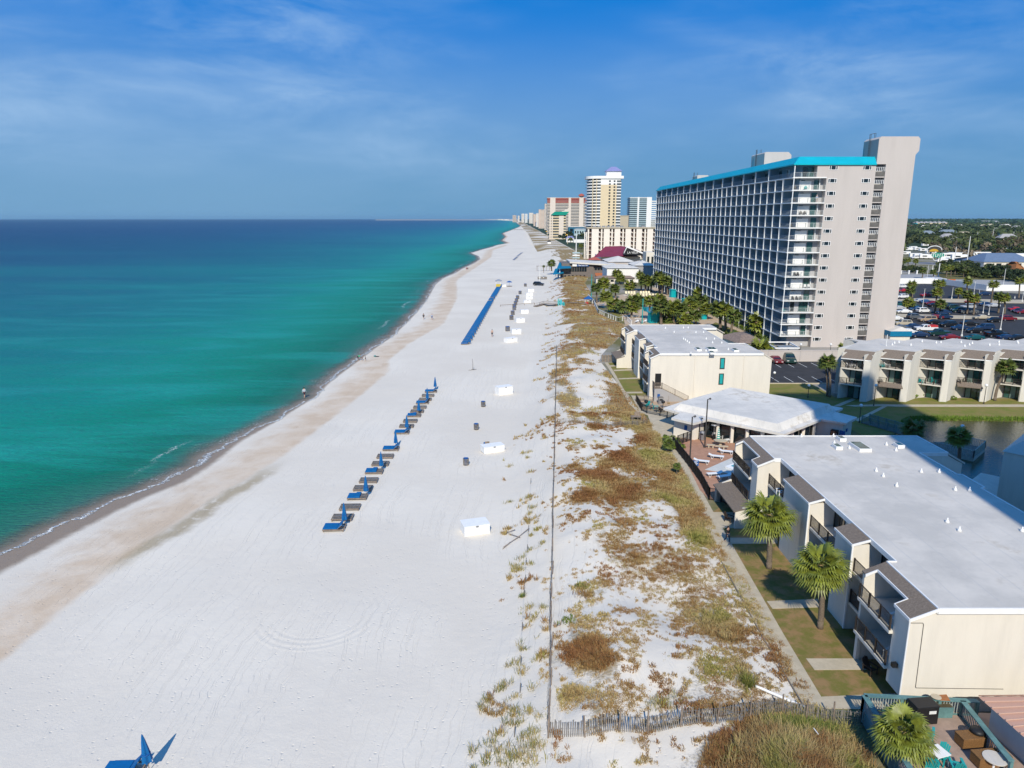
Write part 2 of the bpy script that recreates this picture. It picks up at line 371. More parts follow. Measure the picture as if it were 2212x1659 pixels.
wetw = math_node(n, l, 'ADD', attr(n,'wet'), math_node(n, l, 'MULTIPLY', math_node(n, l, 'SUBTRACT', N2, .5), .35))
c2 = mixc(n, l, sstep(n, l, wetw, .25, .8), c1, (.27,.21,.16))
# brown seaweed stain lying along the damp line
px0, py0 = P(266,1214,BEACH)[:2]; px1, py1 = P(604,1002,BEACH)[:2]
dx, dy = px1-px0, py1-py0; L = math.hypot(dx, dy); dx /= L; dy /= L
tt = math_node(n, l, 'ADD', math_node(n, l, 'MULTIPLY', math_node(n, l, 'SUBTRACT', gx, px0), dx), math_node(n, l, 'MULTIPLY', math_node(n, l, 'SUBTRACT', gy, py0), dy))
uu = math_node(n, l, 'ADD', math_node(n, l, 'MULTIPLY', math_node(n, l, 'SUBTRACT', gx, px0), -dy), math_node(n, l, 'MULTIPLY', math_node(n, l, 'SUBTRACT', gy, py0), dx))
uu = math_node(n, l, 'ADD', uu, math_node(n, l, 'MULTIPLY', math_node(n, l, 'SUBTRACT', N4, .5), 3.5))
st = math_node(n, l, 'MULTIPLY', sstep(n, l, math_node(n, l, 'ABSOLUTE', uu), 1.9, .3), math_node(n, l, 'MULTIPLY', sstep(n, l, tt, -4, 3), sstep(n, l, tt, L+3, L-8)))
st = math_node(n, l, 'MULTIPLY', st, sstep(n, l, N2, .22, .48))
c3 = mixc(n, l, math_node(n, l, 'MULTIPLY', st, .75), c2, (.32,.25,.15))
# plants: litter and thatch between the grass tufts
vg = attr(n,'veg')
thr = math_node(n, l, 'ADD', math_node(n, l, 'MULTIPLY', N2, .55), math_node(n, l, 'MULTIPLY', N3, .55))
cov = sstep(n, l, math_node(n, l, 'SUBTRACT', math_node(n, l, 'ADD', vg, thr), 1.0), -.02, .26)
cov = math_node(n, l, 'MULTIPLY', cov, sstep(n, l, vg, .06, .3))
thatch = mixc(n, l, sstep(n, l, N4, .38, .62), (.27,.175,.08), (.27,.205,.09))
thatch = mixc(n, l, math_node(n, l, 'MULTIPLY', sstep(n, l, N3, .45, .7), .6), thatch, (.42,.34,.23))
c4 = mixc(n, l, cov, c3, thatch)
inlc = mixc(n, l, sstep(n, l, N2, .4, .62), (.13,.13,.045), (.19,.155,.07))
inlc = mixc(n, l, sstep(n, l, noise_node(n, l, ob, .018, 5, .6), .46, .60), inlc, (.30,.28,.25))
inlc = mixc(n, l, sstep(n, l, math_node(n, l, 'ADD', gy, math_node(n, l, 'MULTIPLY', gx, .3)), 650, 900), inlc, (.035,.055,.03))
c5 = mixc(n, l, sstep(n, l, attr(n,'inland'), .3, .7), c4, inlc)
l.new(c5, b.inputs['Base Color']); 
rr = n.new('ShaderNodeMapRange'); l.new(sstep(n, l, wetw, .3, .9), rr.inputs['Value']); rr.inputs['To Min'].default_value = .95; rr.inputs['To Max'].default_value = .55
l.new(rr.outputs[0], b.inputs['Roughness']); setc(b, 'Specular IOR Level', .12)
# relief: footprints, raked tyre tracks along the beach, the turning circle
cxr, cyr = P(640,1345,BEACH)[:2]
ddx = math_node(n, l, 'SUBTRACT', gx, cxr+1.6); ddy = math_node(n, l, 'SUBTRACT', gy, cyr+1.5)
rad = math_node(n, l, 'SQRT', math_node(n, l, 'ADD', math_node(n, l, 'MULTIPLY', ddx, ddx), math_node(n, l, 'MULTIPLY', ddy, ddy)))
ring = math_node(n, l, 'MULTIPLY', math_node(n, l, 'SINE', math_node(n, l, 'MULTIPLY', rad, 9.5)), math_node(n, l, 'MULTIPLY', sstep(n, l, rad, 3.4, 3.9), sstep(n, l, rad, 6.0, 5.4)))
ring = math_node(n, l, 'MULTIPLY', ring, sstep(n, l, math_node(n, l, 'SUBTRACT', math_node(n, l, 'MULTIPLY', ddx, .6), ddy), -1.5, 1.5))
wx = math_node(n, l, 'ADD', math_node(n, l, 'SUBTRACT', gx, math_node(n, l, 'MULTIPLY', gy, .045)), math_node(n, l, 'MULTIPLY', N1, 5.))
cbt = n.new('ShaderNodeCombineXYZ'); l.new(wx, cbt.inputs[0]); l.new(math_node(n, l, 'MULTIPLY', gy, .012), cbt.inputs[1])
trk = sstep(n, l, noise_node(n, l, cbt.outputs[0], 2.6, 3, .55), .54, .62)
trk = math_node(n, l, 'MULTIPLY', trk, sstep(n, l, N1, .40, .55))
vo = n.new('ShaderNodeTexVoronoi'); vo.inputs['Scale'].default_value = 1.9; l.new(ob, vo.inputs['Vector'])
foot = math_node(n, l, 'MULTIPLY', sstep(n, l, vo.outputs['Distance'], .22, .05), sstep(n, l, noise_node(n, l, ob, .35, 3), .42, .58))
hgt = math_node(n, l, 'ADD', math_node(n, l, 'MULTIPLY', trk, -.8), math_node(n, l, 'ADD', math_node(n, l, 'MULTIPLY', foot, -1.0), math_node(n, l, 'ADD', math_node(n, l, 'MULTIPLY', ring, .22), math_node(n, l, 'MULTIPLY', N3, .4))))
hgt = math_node(n, l, 'ADD', hgt, math_node(n, l, 'MULTIPLY', N2, 1.3))
hgt = math_node(n, l, 'ADD', hgt, math_node(n, l, 'MULTIPLY', cov, 2.5))
bp = n.new('ShaderNodeBump'); bp.inputs['Strength'].default_value = .55; bp.inputs['Distance'].default_value = .07
l.new(hgt, bp.inputs['Height']); l.new(bp.outputs['Normal'], b.inputs['Normal'])
# ---------------------------------------------------------------- sea
wv = []; wa = []
sg = np.concatenate([[-30000, -12000, -6000, -3500, -2000, -1200, -800, -550, -400, -300, -220, -160, -120, -90, -70, -55, -45, -36, -28, -22], np.linspace(-18, -2, 22), np.linspace(-1.6, 6.4, 24)])
wy = np.concatenate([[-100., 0, 20], 28*np.exp(np.linspace(0, math.log(3000/28.), 260)), np.geomspace(3300, 50000, 24)])
for Y in wy:
    a = float(xshore(Y))
    for s in sg:
        wv.append((a+s, Y, SEA+.04)); wa.append(s)
k = len(sg); wf = [(r*k+c, r*k+c+1, (r+1)*k+c+1, (r+1)*k+c) for r in range(len(wy)-1) for c in range(k-1)]
me = bpy.data.meshes.new('sea'); me.from_pydata(wv, [], wf); at = me.attributes.new('sd', 'FLOAT', 'POINT'); at.data.foreach_set('value', np.array(wa, dtype=np.float32)); me.shade_smooth()
sea = bpy.data.objects.new('sea', me); COL.objects.link(sea); sea['kind'] = 'structure'
m, n, l, b = new_mat('sea_water'); me.materials.append(m)
tc = n.new('ShaderNodeTexCoord'); ob = tc.outputs['Object']; sd = attr(n, 'sd')
mpw = n.new('ShaderNodeMapping'); mpw.inputs['Scale'].default_value = (.5,1.9,1); mpw.inputs['Rotation'].default_value = (0,0,math.radians(-8)); l.new(ob, mpw.inputs['Vector'])
Nb = noise_node(n, l, mpw.outputs[0], .006, 5, .6, .3); Nm = noise_node(n, l, mpw.outputs[0], .035, 5, .6, .4); Nf = noise_node(n, l, mpw.outputs[0], 1.6, 4, .65)
off = math_node(n, l, 'MULTIPLY', sd, -1.0)
lg = math_node(n, l, 'LOGARITHM', math_node(n, l, 'MAXIMUM', math_node(n, l, 'ADD', off, 1.0), 1.0), 10.0)     # depth coordinate 0..4.5
lgn = math_node(n, l, 'ADD', lg, math_node(n, l, 'MULTIPLY', math_node(n, l, 'SUBTRACT', Nb, .5), 1.1))
lgn = math_node(n, l, 'ADD', lgn, math_node(n, l, 'MULTIPLY', math_node(n, l, 'SUBTRACT', Nm, .5), .62))
rp = n.new('ShaderNodeValToRGB'); l.new(math_node(n, l, 'DIVIDE', lgn, 4.6), rp.inputs['Fac']); cr = rp.color_ramp
stops = [(0,(.17,.22,.19)),(.10,(.05,.17,.13)),(.22,(.002,.17,.11)),(.30,(.0,.225,.15)),(.36,(.0,.25,.195)),(.42,(.0,.185,.19)),(.49,(.0,.125,.17)),(.56,(.0,.078,.15)),(.66,(.0,.036,.11)),(.8,(.0,.018,.07)),(1,(.0,.014,.06))]
while len(cr.elements) < len(stops): cr.elements.new(.5)
for e_, (p_, c_) in zip(cr.elements, stops): e_.position = p_; e_.color = (*c_, 1)
col = mixc(n, l, math_node(n, l, 'MULTIPLY', math_node(n, l, 'MULTIPLY', sstep(n, l, Nm, .46, .66), sstep(n, l, lg, 2.75, 1.7)), .75), rp.outputs[0], mixc(n, l, .55, rp.outputs[0], (.02,.36,.32)))
col = mixc(n, l, math_node(n, l, 'MULTIPLY', sstep(n, l, Nf, .5, .7), .25), col, (.0,.045,.05))  # wave shading mixed into the water colour
# foam: a thin lacy line at the swash edge and a milky sheet behind it
edge = math_node(n, l, 'ADD', sd, math_node(n, l, 'MULTIPLY', math_node(n, l, 'SUBTRACT', noise_node(n, l, ob, .16, 4, .6), .5), 5.))
lace = noise_node(n, l, ob, 3.2, 6, .75, .8)
f1 = math_node(n, l, 'MULTIPLY', sstep(n, l, math_node(n, l, 'ABSOLUTE', math_node(n, l, 'SUBTRACT', edge, .9)), .55, .08), sstep(n, l, lace, .42, .55))
f1 = math_node(n, l, 'MULTIPLY', f1, sstep(n, l, noise_node(n, l, ob, .05, 2), .30, .42))
f2 = math_node(n, l, 'MULTIPLY', math_node(n, l, 'MULTIPLY', sstep(n, l, edge, -3.5, -1.), sstep(n, l, edge, 1.3, .6)), math_node(n, l, 'MULTIPLY', sstep(n, l, lace, .52, .66), sstep(n, l, noise_node(n, l, ob, .06, 2), .44, .56)))
f3 = math_node(n, l, 'MULTIPLY', sstep(n, l, math_node(n, l, 'ABSOLUTE', math_node(n, l, 'ADD', edge, 5.5)), .7, .1), math_node(n, l, 'MULTIPLY', sstep(n, l, lace, .50, .60), sstep(n, l, noise_node(n, l, ob, .035, 2), .56, .66)))
foam = math_node(n, l, 'MAXIMUM', math_node(n, l, 'MAXIMUM', f1, f2), f3)
milky = math_node(n, l, 'MULTIPLY', sstep(n, l, edge, -4., -.3), .8)
col = mixc(n, l, math_node(n, l, 'MULTIPLY', milky, .6), col, (.20,.22,.19))
col = mixc(n, l, foam, col, (.82,.84,.86))
l.new(col, b.inputs['Base Color']); b.inputs['Roughness'].default_value = .30; setc(b, 'Specular IOR Level', .10); b.inputs['IOR'].default_value = 1.33
al = math_node(n, l, 'MAXIMUM', sstep(n, l, edge, 1.4, -3.8), foam); al = math_node(n, l, 'MULTIPLY', al, sstep(n, l, edge, 1.7, 1.2))
l.new(al, b.inputs['Alpha'])
wvn = n.new('ShaderNodeTexWave'); wvn.wave_type = 'BANDS'; wvn.bands_direction = 'Y'; wvn.inputs['Scale'].default_value = .55; wvn.inputs['Distortion'].default_value = 9; wvn.inputs['Detail'].default_value = 3; wvn.inputs['Detail Scale'].default_value = 1.4
l.new(mpw.outputs[0], wvn.inputs['Vector'])
hh = math_node(n, l, 'ADD', math_node(n, l, 'MULTIPLY', wvn.outputs['Fac'], .4), math_node(n, l, 'ADD', math_node(n, l, 'MULTIPLY', Nf, 1.), math_node(n, l, 'MULTIPLY', noise_node(n, l, mpw.outputs[0], .25, 4), 2.)))
bp = n.new('ShaderNodeBump'); bp.inputs['Strength'].default_value = .75; bp.inputs['Distance'].default_value = .4
l.new(hh, bp.inputs['Height']); l.new(bp.outputs['Normal'], b.inputs['Normal'])
def G(x, y, dz=0.0):
    """pixel of the photograph -> point standing on the terrain"""
    z = 0.0
    for _ in range(14):
        p = P(x, y, z); z2 = height(p[0], p[1]) if p[0] < xdend(p[1])+.2 else 0.0
        if p[0] < xshore(p[1]): z2 = SEA
        z = .5*z+.5*z2
    p = P(x, y, z); return (p[0], p[1], z+dz)
def hz(X, Y): return max(SEA, height(X, Y)) if X < xdend(Y)+.2 else 0.0
def sheet(name, pts, z, mat, t=.02, kind='structure', **kw):
    o = MB().prism([(p[0], p[1]) for p in pts], z-t, z).build(name, mat)
    if kind: o['kind'] = kind
    return o
# ---------------------------------------------------------------- shared small parts
def rail_bars(mb, p, q, z, h=1.0, step=.14, r=.014, post=0.0, top=.05):
    """picket balustrade from p to q standing at height z (z may be a pair)"""
    d = Vector((q[0]-p[0], q[1]-p[1])); L = d.length; nn = max(1, int(L/step))
    za, zb = z if isinstance(z, tuple) else (z, z)
    for i in range(nn+1):
        t = i/nn; x = p[0]+d.x*t; y = p[1]+d.y*t; zz = za+(zb-za)*t
        mb.box(x-r, y-r, zz+.08, x+r, y+r, zz+h)
    mb.wall(p, q, (za+h-.03, zb+h-.03), (za+h+.02, zb+h+.02), top); mb.wall(p, q, (za+.06, zb+.06), (za+.10, zb+.10), .03)
    if post:
        k = max(1, round(L/post))
        for i in range(k+1):
            t = i/k; x = p[0]+d.x*t; y = p[1]+d.y*t; zz = za+(zb-za)*t
            mb.box(x-.05, y-.05, zz, x+.05, y+.05, zz+h+.04)
    return mb
vent_m = MB().lathe([(.26,0),(.13,.22),(.07,.30),(.06,.48),(.02,.5)], n=10).mesh('vent', M['white'], True)
vent_n = [0]
def roof_vent(x, y, z, parent, s=1.0):
    o = bpy.data.objects.new('vent_cone', vent_m); COL.objects.link(o); adopt(o, parent)
    o.location = Vector((x, y, z))-Vector(parent.location); o.scale = (s*.78,s*.78,s*.78)
def skylight(x0, y0, x1, y1, z, parent):
    b_ = parent.location
    f = MB(b_).box(x0,y0,z,x1,y1,z+.34).build('skylight', M['white'], parent)
    MB(b_).box(x0+.1,y0+.1,z+.345,x1-.1,y1-.1,z+.37).build('pane', M['glassg'], f)
def adirondack(mat, name='patio_chair'):
    """slatted garden chair, about 0.9 m high, facing -Y"""
    r = empty(name)
    s = MB()
    for i in range(5): s.box(-.27,-.36+i*.13,.36-i*.03,.27,-.25+i*.13,.385-i*.03)
    s.build('seat', mat, r)
    k = MB()
    for i in range(5):
        x = -.25+i*.105; h = .98-.05*abs(i-2)
        k.add([(x,.22,.25),(x+.09,.22,.25),(x+.09,.5,h),(x,.5,h),(x,.25,.25),(x+.09,.25,.25),(x+.09,.53,h),(x,.53,h)],[(0,1,2,3),(7,6,5,4),(0,4,5,1),(1,5,6,2),(2,6,7,3),(3,7,4,0)])
    k.build('backrest', mat, r)
    g = MB()
    for sx_ in (-1, 1):
        x = sx_*.31
        g.box(x-.03,-.40,0,x+.03,-.33,.56); g.box(x-.03,.25,0,x+.03,.32,.56); g.box(x-.07,-.45,.56,x+.07,.36,.59)
    g.build('frame', mat, r)
    return r
CHW = adirondack(M['white']); CHT = adirondack(M['tealp']); CHD = adirondack(M['darkrail'])
used_first = {}
def chair(proto, x, y, z, rz, label, group=None, cat='chair'):
    if proto.name in used_first: o = dup(proto, None, (x,y,z), rz)
    else: used_first[proto.name] = 1; o = proto; o.location = (x,y,z); o.rotation_euler = (0,0,rz)
    o['label'] = label; o['category'] = cat
    if group: o['group'] = group
    return o
def window_unit(parent, x0, x1, y, z0, z1, org, mat='glassg', n=2, name='sliding_door', face='x', curtain=True):
    """glazed unit standing against a wall: face 'x' looks to -X, face 'y' looks to -Y"""
    fr = MB(org); gl = MB(org); cu = MB(org)
    def bx(mb, a0, a1, d0, d1, c0, c1):
        if face == 'x': mb.box(d0, a0, c0, d1, a1, c1)
        else: mb.box(a0, d0, c0, a1, d1, c1)
    a0, a1 = x0, x1
    bx(gl, a0, a1, y-.02, y+.06, z0, z1)
    for i in range(n+1):
        a = a0+(a1-a0)*i/n; bx(fr, a-.035, a+.035, y-.06, y-.018, z0, z1)
    bx(fr, a0, a1, y-.06, y-.018, z1-.05, z1+.02); bx(fr, a0, a1, y-.06, y-.018, z0-.01, z0+.05)
    g = gl.build(name, M[mat], parent); fr.build('door_frame', M['darkrail'], g)
    if curtain:
        bx(cu, a0+(a1-a0)*.08, a0+(a1-a0)*.46, y-.035, y-.021, z0+.05, z1-.05); cu.build('curtain', M['curtain'], g)
    return g
# ---------------------------------------------------------------- three storey beach condos (the two seen end-on)
def condo(label, x0, y0, L, zt, depth, right_ext, front_door=False, near_cut=0.0):
    """x0 = seaward face of the gabled modules, y0 = near end wall, zt = roof height"""
    k = L/35.0; s = zt/7.36
    r = empty('condo_building', (x0+depth/2, y0+L/2, 0), 0, label, 'condo building')
    org = tuple(r.location)
    Yv = lambda v: y0+(v-39.0)*k
    xr = x0+2.2; xm = x0+1.55                                    # roof edges: recessed part / over the modules
    F2, F3 = 2.32*s, 4.86*s; T = .22
    secs = [('L',39.0,45.0),('R',45.0,48.6),('B',48.6,51.4),('R',51.4,56.5),('B',56.5,62.1),('R',62.1,66.6),('L',66.6,74.0)]
    xb = x0+depth
    # main body behind the balconies
    def zone(X0, X1, a, b, nm='wall', z0=0, z1=zt-.22, mat='stucco'):
        return MB(org).box(X0, a, z0, X1, b, z1).build(nm, M[mat], r)
    zone(x0+3.4, xb, y0+.26, y0+L)
    # near end wall, whole width, chamfered shoulder on the sea side
    prof = [(x0,near_cut),(x0,6.62*s),(xm,zt-.12),(xb,zt-.12),(xb,near_cut)]
    if right_ext: prof = [(x0,near_cut),(x0,6.62*s),(xm,zt-.12),(xb+right_ext,zt-.12),(xb+right_ext+1.5,6.5*s),(xb+right_ext+1.5,near_cut)]
    MB(org).xz(prof, y0, y0+.25).build('end_wall', M['stucco'], r)
    if near_cut: MB(org).box(x0+1.2, y0+.3, 0, xb, y0+.5, near_cut+.1).build('wall', M['stucco'], r)
    for kind, a, b in secs:
        ya, yb = Yv(a), Yv(b)
        if kind == 'L':
            near = (a == 39.0)
            wy = ya if near else ya
            if not near:
                MB(org).xz([(x0,0),(x0,6.62*s),(xm,zt-.12),(x0+3.4,zt-.12),(x0+3.4,0)], ya, ya+.25).build('end_wall', M['stucco'], r)
            yp = ya+1.7*k                                        # closed front panel beside the wall
            MB(org).box(x0, ya+.25, .9*s if not near else near_cut, x0+.22, yp, 6.62*s).build('wall', M['stucco'], r)
            # lip wall at the far side
            MB(org).xz([(x0,0),(x0,6.62*s),(xm,zt-.12),(x0+3.4,zt-.12),(x0+3.4,0)], yb-.25, yb).build('end_wall', M['stucco'], r)
            MB(org).box(x0+3.05, yp-.2, 0, x0+3.4, yb-.25, zt-.25).build('wall', M['stucco'], r)
            # mansard with the notch over the balcony
            sh_ = MB(org)
            def slope(X0, Y0_, Y1_, tt=.10):
                za = 6.66*s+(X0-x0)/(xm-x0)*(zt-6.66*s-.0)
                sh_.add([(X0-.06,Y0_,za-.02),(xm+.02,Y0_,zt-.02),(xm+.02,Y1_,zt-.02),(X0-.06,Y1_,za-.02),(X0-.06,Y0_,za+tt-.02),(xm+.02,Y0_,zt+tt-.02),(xm+.02,Y1_,zt+tt-.02),(X0-.06,Y1_,za+tt-.02)],
                        [(0,3,2,1),(4,5,6,7),(0,1,5,4),(1,2,6,5),(2,3,7,6),(3,0,4,7)])
            slope(x0, ya-.06, yp); slope(x0+.78, yp, yb-.5); slope(x0, yb-.5, yb+.06)
            sh_.build('mansard', M['shingle'], r)
            tr_ = MB(org)
            tr_.wall((x0-.09,ya-.1),(x0-.09,yp+.02),6.55*s,6.74*s,.07); tr_.wall((x0-.09,yp),(x0+.72,yp),(6.55*s,6.95*s),(6.74*s,7.12*s),.07)
            tr_.wall((x0+.70,yp),(x0+.70,yb-.5),6.93*s,7.10*s,.07); tr_.wall((x0-.09,ya-.1),(xm,ya-.1),(6.55*s,zt-.12),(6.74*s,zt+.08),.07)
            tr_.wall((x0-.09,yb-.5),(x0+.7,yb-.5),(6.55*s,6.93*s),(6.74*s,7.1*s),.07)
            tr_.build('fascia', M['white'], r)
            for fz in (F2, F3):
                MB(org).box(x0-.25, yp-.05, fz-T, x0+3.0, yb-.1, fz).build('balcony_slab', M['stucco'], r)
                rb = MB(org); rail_bars(rb, (x0-.18,yp+.03), (x0-.18,yb-.2), fz, 1.02, .13, .016, 1.6); rb.build('railing', M['darkrail'], r)
                window_unit(r, yp+.3, yb-.6, x0+3.04, fz+.02, fz+2.1*s, org, 'glassg', 3)
            MB(org).wall((x0+.12,yb-.35),(x0+.12,yb-.15),0,F2,.25).build('post', M['stucco'], r)
            window_unit(r, yp+.3, yb-.6, x0+3.04, .05, 2.0*s, org, 'glassd', 3)
            if not near:                                        # lean-to roof and low side walls at the ground floor patio
                MB(org).xz([(x0-1.9,0),(x0-1.9,1.25*s+.6),(x0,F2+.35),(x0,0)], ya-.02, ya+.2).build('wall', M['stucco'], r)
                MB(org).xz([(x0-1.9,0),(x0-1.9,1.25*s+.6),(x0,F2+.35),(x0,0)], yb-.3, yb-.08).build('wall', M['stucco'], r)
                MB(org).add([(x0-2.1,ya-.1,1.8*s),(x0-.26,ya-.1,2.28*s),(x0-.26,yb,2.28*s),(x0-2.1,yb,1.8*s),(x0-2.1,ya-.1,1.92*s),(x0-.26,ya-.1,2.4*s),(x0-.26,yb,2.4*s),(x0-2.1,yb,1.92*s)],
                            [(0,3,2,1),(4,5,6,7),(0,1,5,4),(1,2,6,5),(2,3,7,6),(3,0,4,7)]).build('lean_to_roof', M['shingle'], r)
        elif kind == 'B':
            xo = x0+.95
            MB(org).box(xo, ya, 0, x0+3.4, yb, zt-.42).build('wall', M['stucco'], r)
            MB(org).add([(xo-.08,ya-.06,zt-.42),(xr,ya-.06,zt-.05),(xr,yb+.06,zt-.05),(xo-.08,yb+.06,zt-.42),(xo-.08,ya-.06,zt-.32),(xr,ya-.06,zt+.06),(xr,yb+.06,zt+.06),(xo-.08,yb+.06,zt-.32)],
                        [(0,3,2,1),(4,5,6,7),(0,1,5,4),(1,2,6,5),(2,3,7,6),(3,0,4,7)]).build('mansard', M['shingle'], r)
            tr_ = MB(org); tr_.wall((xo-.11,ya-.1),(xo-.11,yb+.08),zt-.52,zt-.33,.06); tr_.wall((xo-.11,ya-.1),(xr,ya-.1),(zt-.52,zt-.12),(zt-.33,zt+.07),.06)
            tr_.build('fascia', M['white'], r)
            MB(org).box(xo-.10, ya-.10, .1, xo+.02, ya+.02, zt-.45).build('downpipe', M['white'], r)
        else:
            xw = x0+3.2
            MB(org).box(xw, ya, 0, xw+.25, yb, zt-.2).build('wall', M['stucco'], r)
            MB(org).box(x0+1.1, ya, F3-T, xw, yb, F3).build('balcony_slab', M['stucco'], r)
            MB(org).box(x0+1.1, ya, F2-T, xw, yb, F2).build('balcony_slab', M['stucco'], r)
            for fz in (F2, F3):
                rb = MB(org); rail_bars(rb, (x0+1.17,ya+.06), (x0+1.17,yb-.06), fz, 1.02, .13, .016, 1.5); rb.build('railing', M['darkrail'], r)
                window_unit(r, ya+.2, ya+.2+(yb-ya)*.42, xw-.04, fz+.02, fz+2.1*s, org, 'glassg', 2)
                window_unit(r, ya+(yb-ya)*.62, yb-.15, xw-.04, fz+.02, fz+2.1*s, org, 'glassd', 2, curtain=False)
            window_unit(r, ya+.3, yb-.3, xw-.04, .05, 2.0*s, org, 'glassd', 3, curtain=False)
    # roof membrane and edge
    yN, yF = Yv(45.0), Yv(66.6)
    e = .10
    poly = [(xm,y0-e),(xb+right_ext if right_ext else xb,y0-e)]
    if right_ext:
        poly += [(xb+right_ext,y0+L*.30),(xb-.2,y0+L*.30),(xb-.2,y0+L*.86),(xb+right_ext,y0+L*.86),(xb+right_ext,y0+L+e)]
    else:
        poly += [(xb,Yv(58.7)),(xb+.45,Yv(58.9)),(xb+.45,Yv(62.1)),(xb,Yv(62.2)),(xb,Yv(68.4)),(xb+2.9,Yv(68.4)),(xb+2.9,y0+L+e)]
    poly += [(xm,y0+L+e),(xm,yF),(xr,yF),(xr,yN),(xm,yN)]
    rf = MB(org).prism(poly, zt-.16, zt+.06).build('roof', M['roofwhite'], r)
    tr_ = MB(org); q = poly
    for i in range(len(q)):
        tr_.wall(q[i], q[(i+1)%len(q)], zt-.26, zt+.13, .09)
    tr_.build('roof_edge', M['white'], r)
    if right_ext:
        for a, b in ((y0, y0+L*.30), (y0+L*.86, y0+L)):
            MB(org).xz([(xb-.1,0),(xb-.1,zt-.2),(xb+right_ext,zt-.2),(xb+right_ext+1.5,6.5*s),(xb+right_ext+1.5,0)], a+.26, b).build('wall', M['stucco'], r)
            MB(org).add([(xb+right_ext,a-.1,zt-.1),(xb+right_ext+1.7,a-.1,6.4*s),(xb+right_ext+1.7,b+.1,6.4*s),(xb+right_ext,b+.1,zt-.1),(xb+right_ext,a-.1,zt+.08),(xb+right_ext+1.7,a-.1,6.55*s),(xb+right_ext+1.7,b+.1,6.55*s),(xb+right_ext,b+.1,zt+.08)],
                        [(0,3,2,1),(4,5,6,7),(0,1,5,4),(1,2,6,5),(2,3,7,6),(3,0,4,7)]).build('mansard', M['roofwhite'], r)
    else:
        a, b = Yv(68.4), y0+L
        MB(org).xz([(xb-.1,0),(xb-.1,zt-.2),(xb+2.9,zt-.2),(xb+4.5,6.3),(xb+4.5,0)], a, b).build('wall', M['stucco'], r)
        MB(org).add([(xb+2.9,a-.1,zt-.1),(xb+4.7,a-.1,6.25),(xb+4.7,b+.1,6.25),(xb+2.9,b+.1,zt-.1),(xb+2.9,a-.1,zt+.1),(xb+4.7,a-.1,6.42),(xb+4.7,b+.1,6.42),(xb+2.9,b+.1,zt+.1)],
                    [(0,3,2,1),(4,5,6,7),(0,1,5,4),(1,2,6,5),(2,3,7,6),(3,0,4,7)]).build('mansard', M['roofwhite'], r)
    # gutter line on the beach side recess and seams on the membrane
    return r
cA = condo('near cream three storey condo with flat white roof, beside the two big palms', 24.33, 39.02, 35.0, 7.36, 16.85, 0, near_cut=1.25)
for q in ((1180,530),(1230,610),(1700,720)): pass
for a, b in [(218,548),(303,613),(466,730),(763,560),(980,562),(1175,778),(1348,785),(1078,1165),(1224,1270),(1985,1275),(342,232),(458,300)]:
    p = P(*a4(a,b+8),7.42); roof_vent(p[0],p[1],7.42,cA)
for a, b in [(795,132),(1185,128),(1195,215),(1378,275)]:
    p = P(*b1(a,b+6),7.42); roof_vent(p[0],p[1],7.42,cA,.95)
def sky_px(z, fn, nl, nr, fr, parent):
    p, q, s_ = P(*fn(*nl), z+.3), P(*fn(*nr), z+.3), P(*fn(*fr), z+.3)
    skylight(p[0], p[1], q[0], max(s_[1], p[1]+1.0), z, parent)
sky_px(7.42, b1, (1505,288), (1655,290), (1530,200), cA); sky_px(7.42, b1, (1222,262), (1305,264), (1270,222), cA)
sky_px(7.42, b1, (1268,162), (1350,165), (1320,128), cA); sky_px(7.42, a4, (485,245), (570,245), (545,210), cA)
# cable strapped to the near end wall
cb_ = MB(tuple(cA.location))
q = [PY(*b2(*v), 39.0) for v in ((700,400),(812,400),(818,415),(748,955),(755,963),(1510,973))]
for i in range(len(q)-1): cb_.cyl((q[i][0],38.99,q[i][1]),(q[i+1][0],38.99,q[i+1][1]),.018,n=5)
cb_.build('cable', M['pole'], cA)
MB(tuple(cA.location)).cyl((24.27,38.95,1.3),(24.27,38.95,6.55),.05,n=8).build('downpipe', M['white'], cA)
MB(tuple(cA.location)).box(23.98,39.6,2.9,24.3,39.85,3.2).build('wall_lamp', M['black'], cA)
cC = condo('cream condo with outside stair and two narrow green windows on its end wall', 23.75, 119.4, 33.3, 8.0, 16.3, 2.9)
oC = tuple(cC.location)
for a, b in [(482,143),(627,140),(665,140),(552,175),(728,177),(789,177),(628,230),(643,238),(658,250),(674,262),(811,230),(877,230),(862,260),(936,262),(989,315),(809,325),(687,348)]:
    p = P(*z5(a,b+6),8.06); roof_vent(p[0],p[1],8.06,cC,1.0)
sky_px(8.06, z5, (830,318), (902,318), (880,300), cC); sky_px(8.06, z5, (737,318), (775,318), (765,303), cC)
sky_px(8.06, z5, (845,345), (886,345), (880,330), cC); sky_px(8.06, z5, (1037,325), (1078,325), (1070,310), cC)
yw = 119.38
for (a, b, c_, d) in ((927,388,955,472),(918,515,945,598)):
    x0_, z1_ = PY(*z5(a,b), yw); x1_, z0_ = PY(*z5(c_,d), yw)
    g = MB(oC).box(x0_, yw-.03, z0_, x1_, yw+.02, z1_).build('window', M['glassg'], cC)
    MB(oC).box(x0_-.07, yw-.05, z0_-.07, x0_, yw+.0, z1_+.07).box(x1_, yw-.05, z0_-.07, x1_+.07, yw, z1_+.07).box(x0_-.07, yw-.05, z1_, x1_+.07, yw, z1_+.07).box(x0_-.07, yw-.05, z0_-.07, x1_+.07, yw, z0_).build('window_frame', M['darkrail'], g)
    MB(oC).box(x0_+.1, yw-.045, z0_+.1, x1_-.1, yw-.034, z1_-.1).build('curtain', M['tealp'], g)
x0_, z1_ = PY(*z5(400,512), yw); x1_, z0_ = PY(*z5(446,572), yw)
MB(oC).box(x0_, yw-.03, 2.35, x1_, yw+.03, z1_).build('door', M['black'], cC)
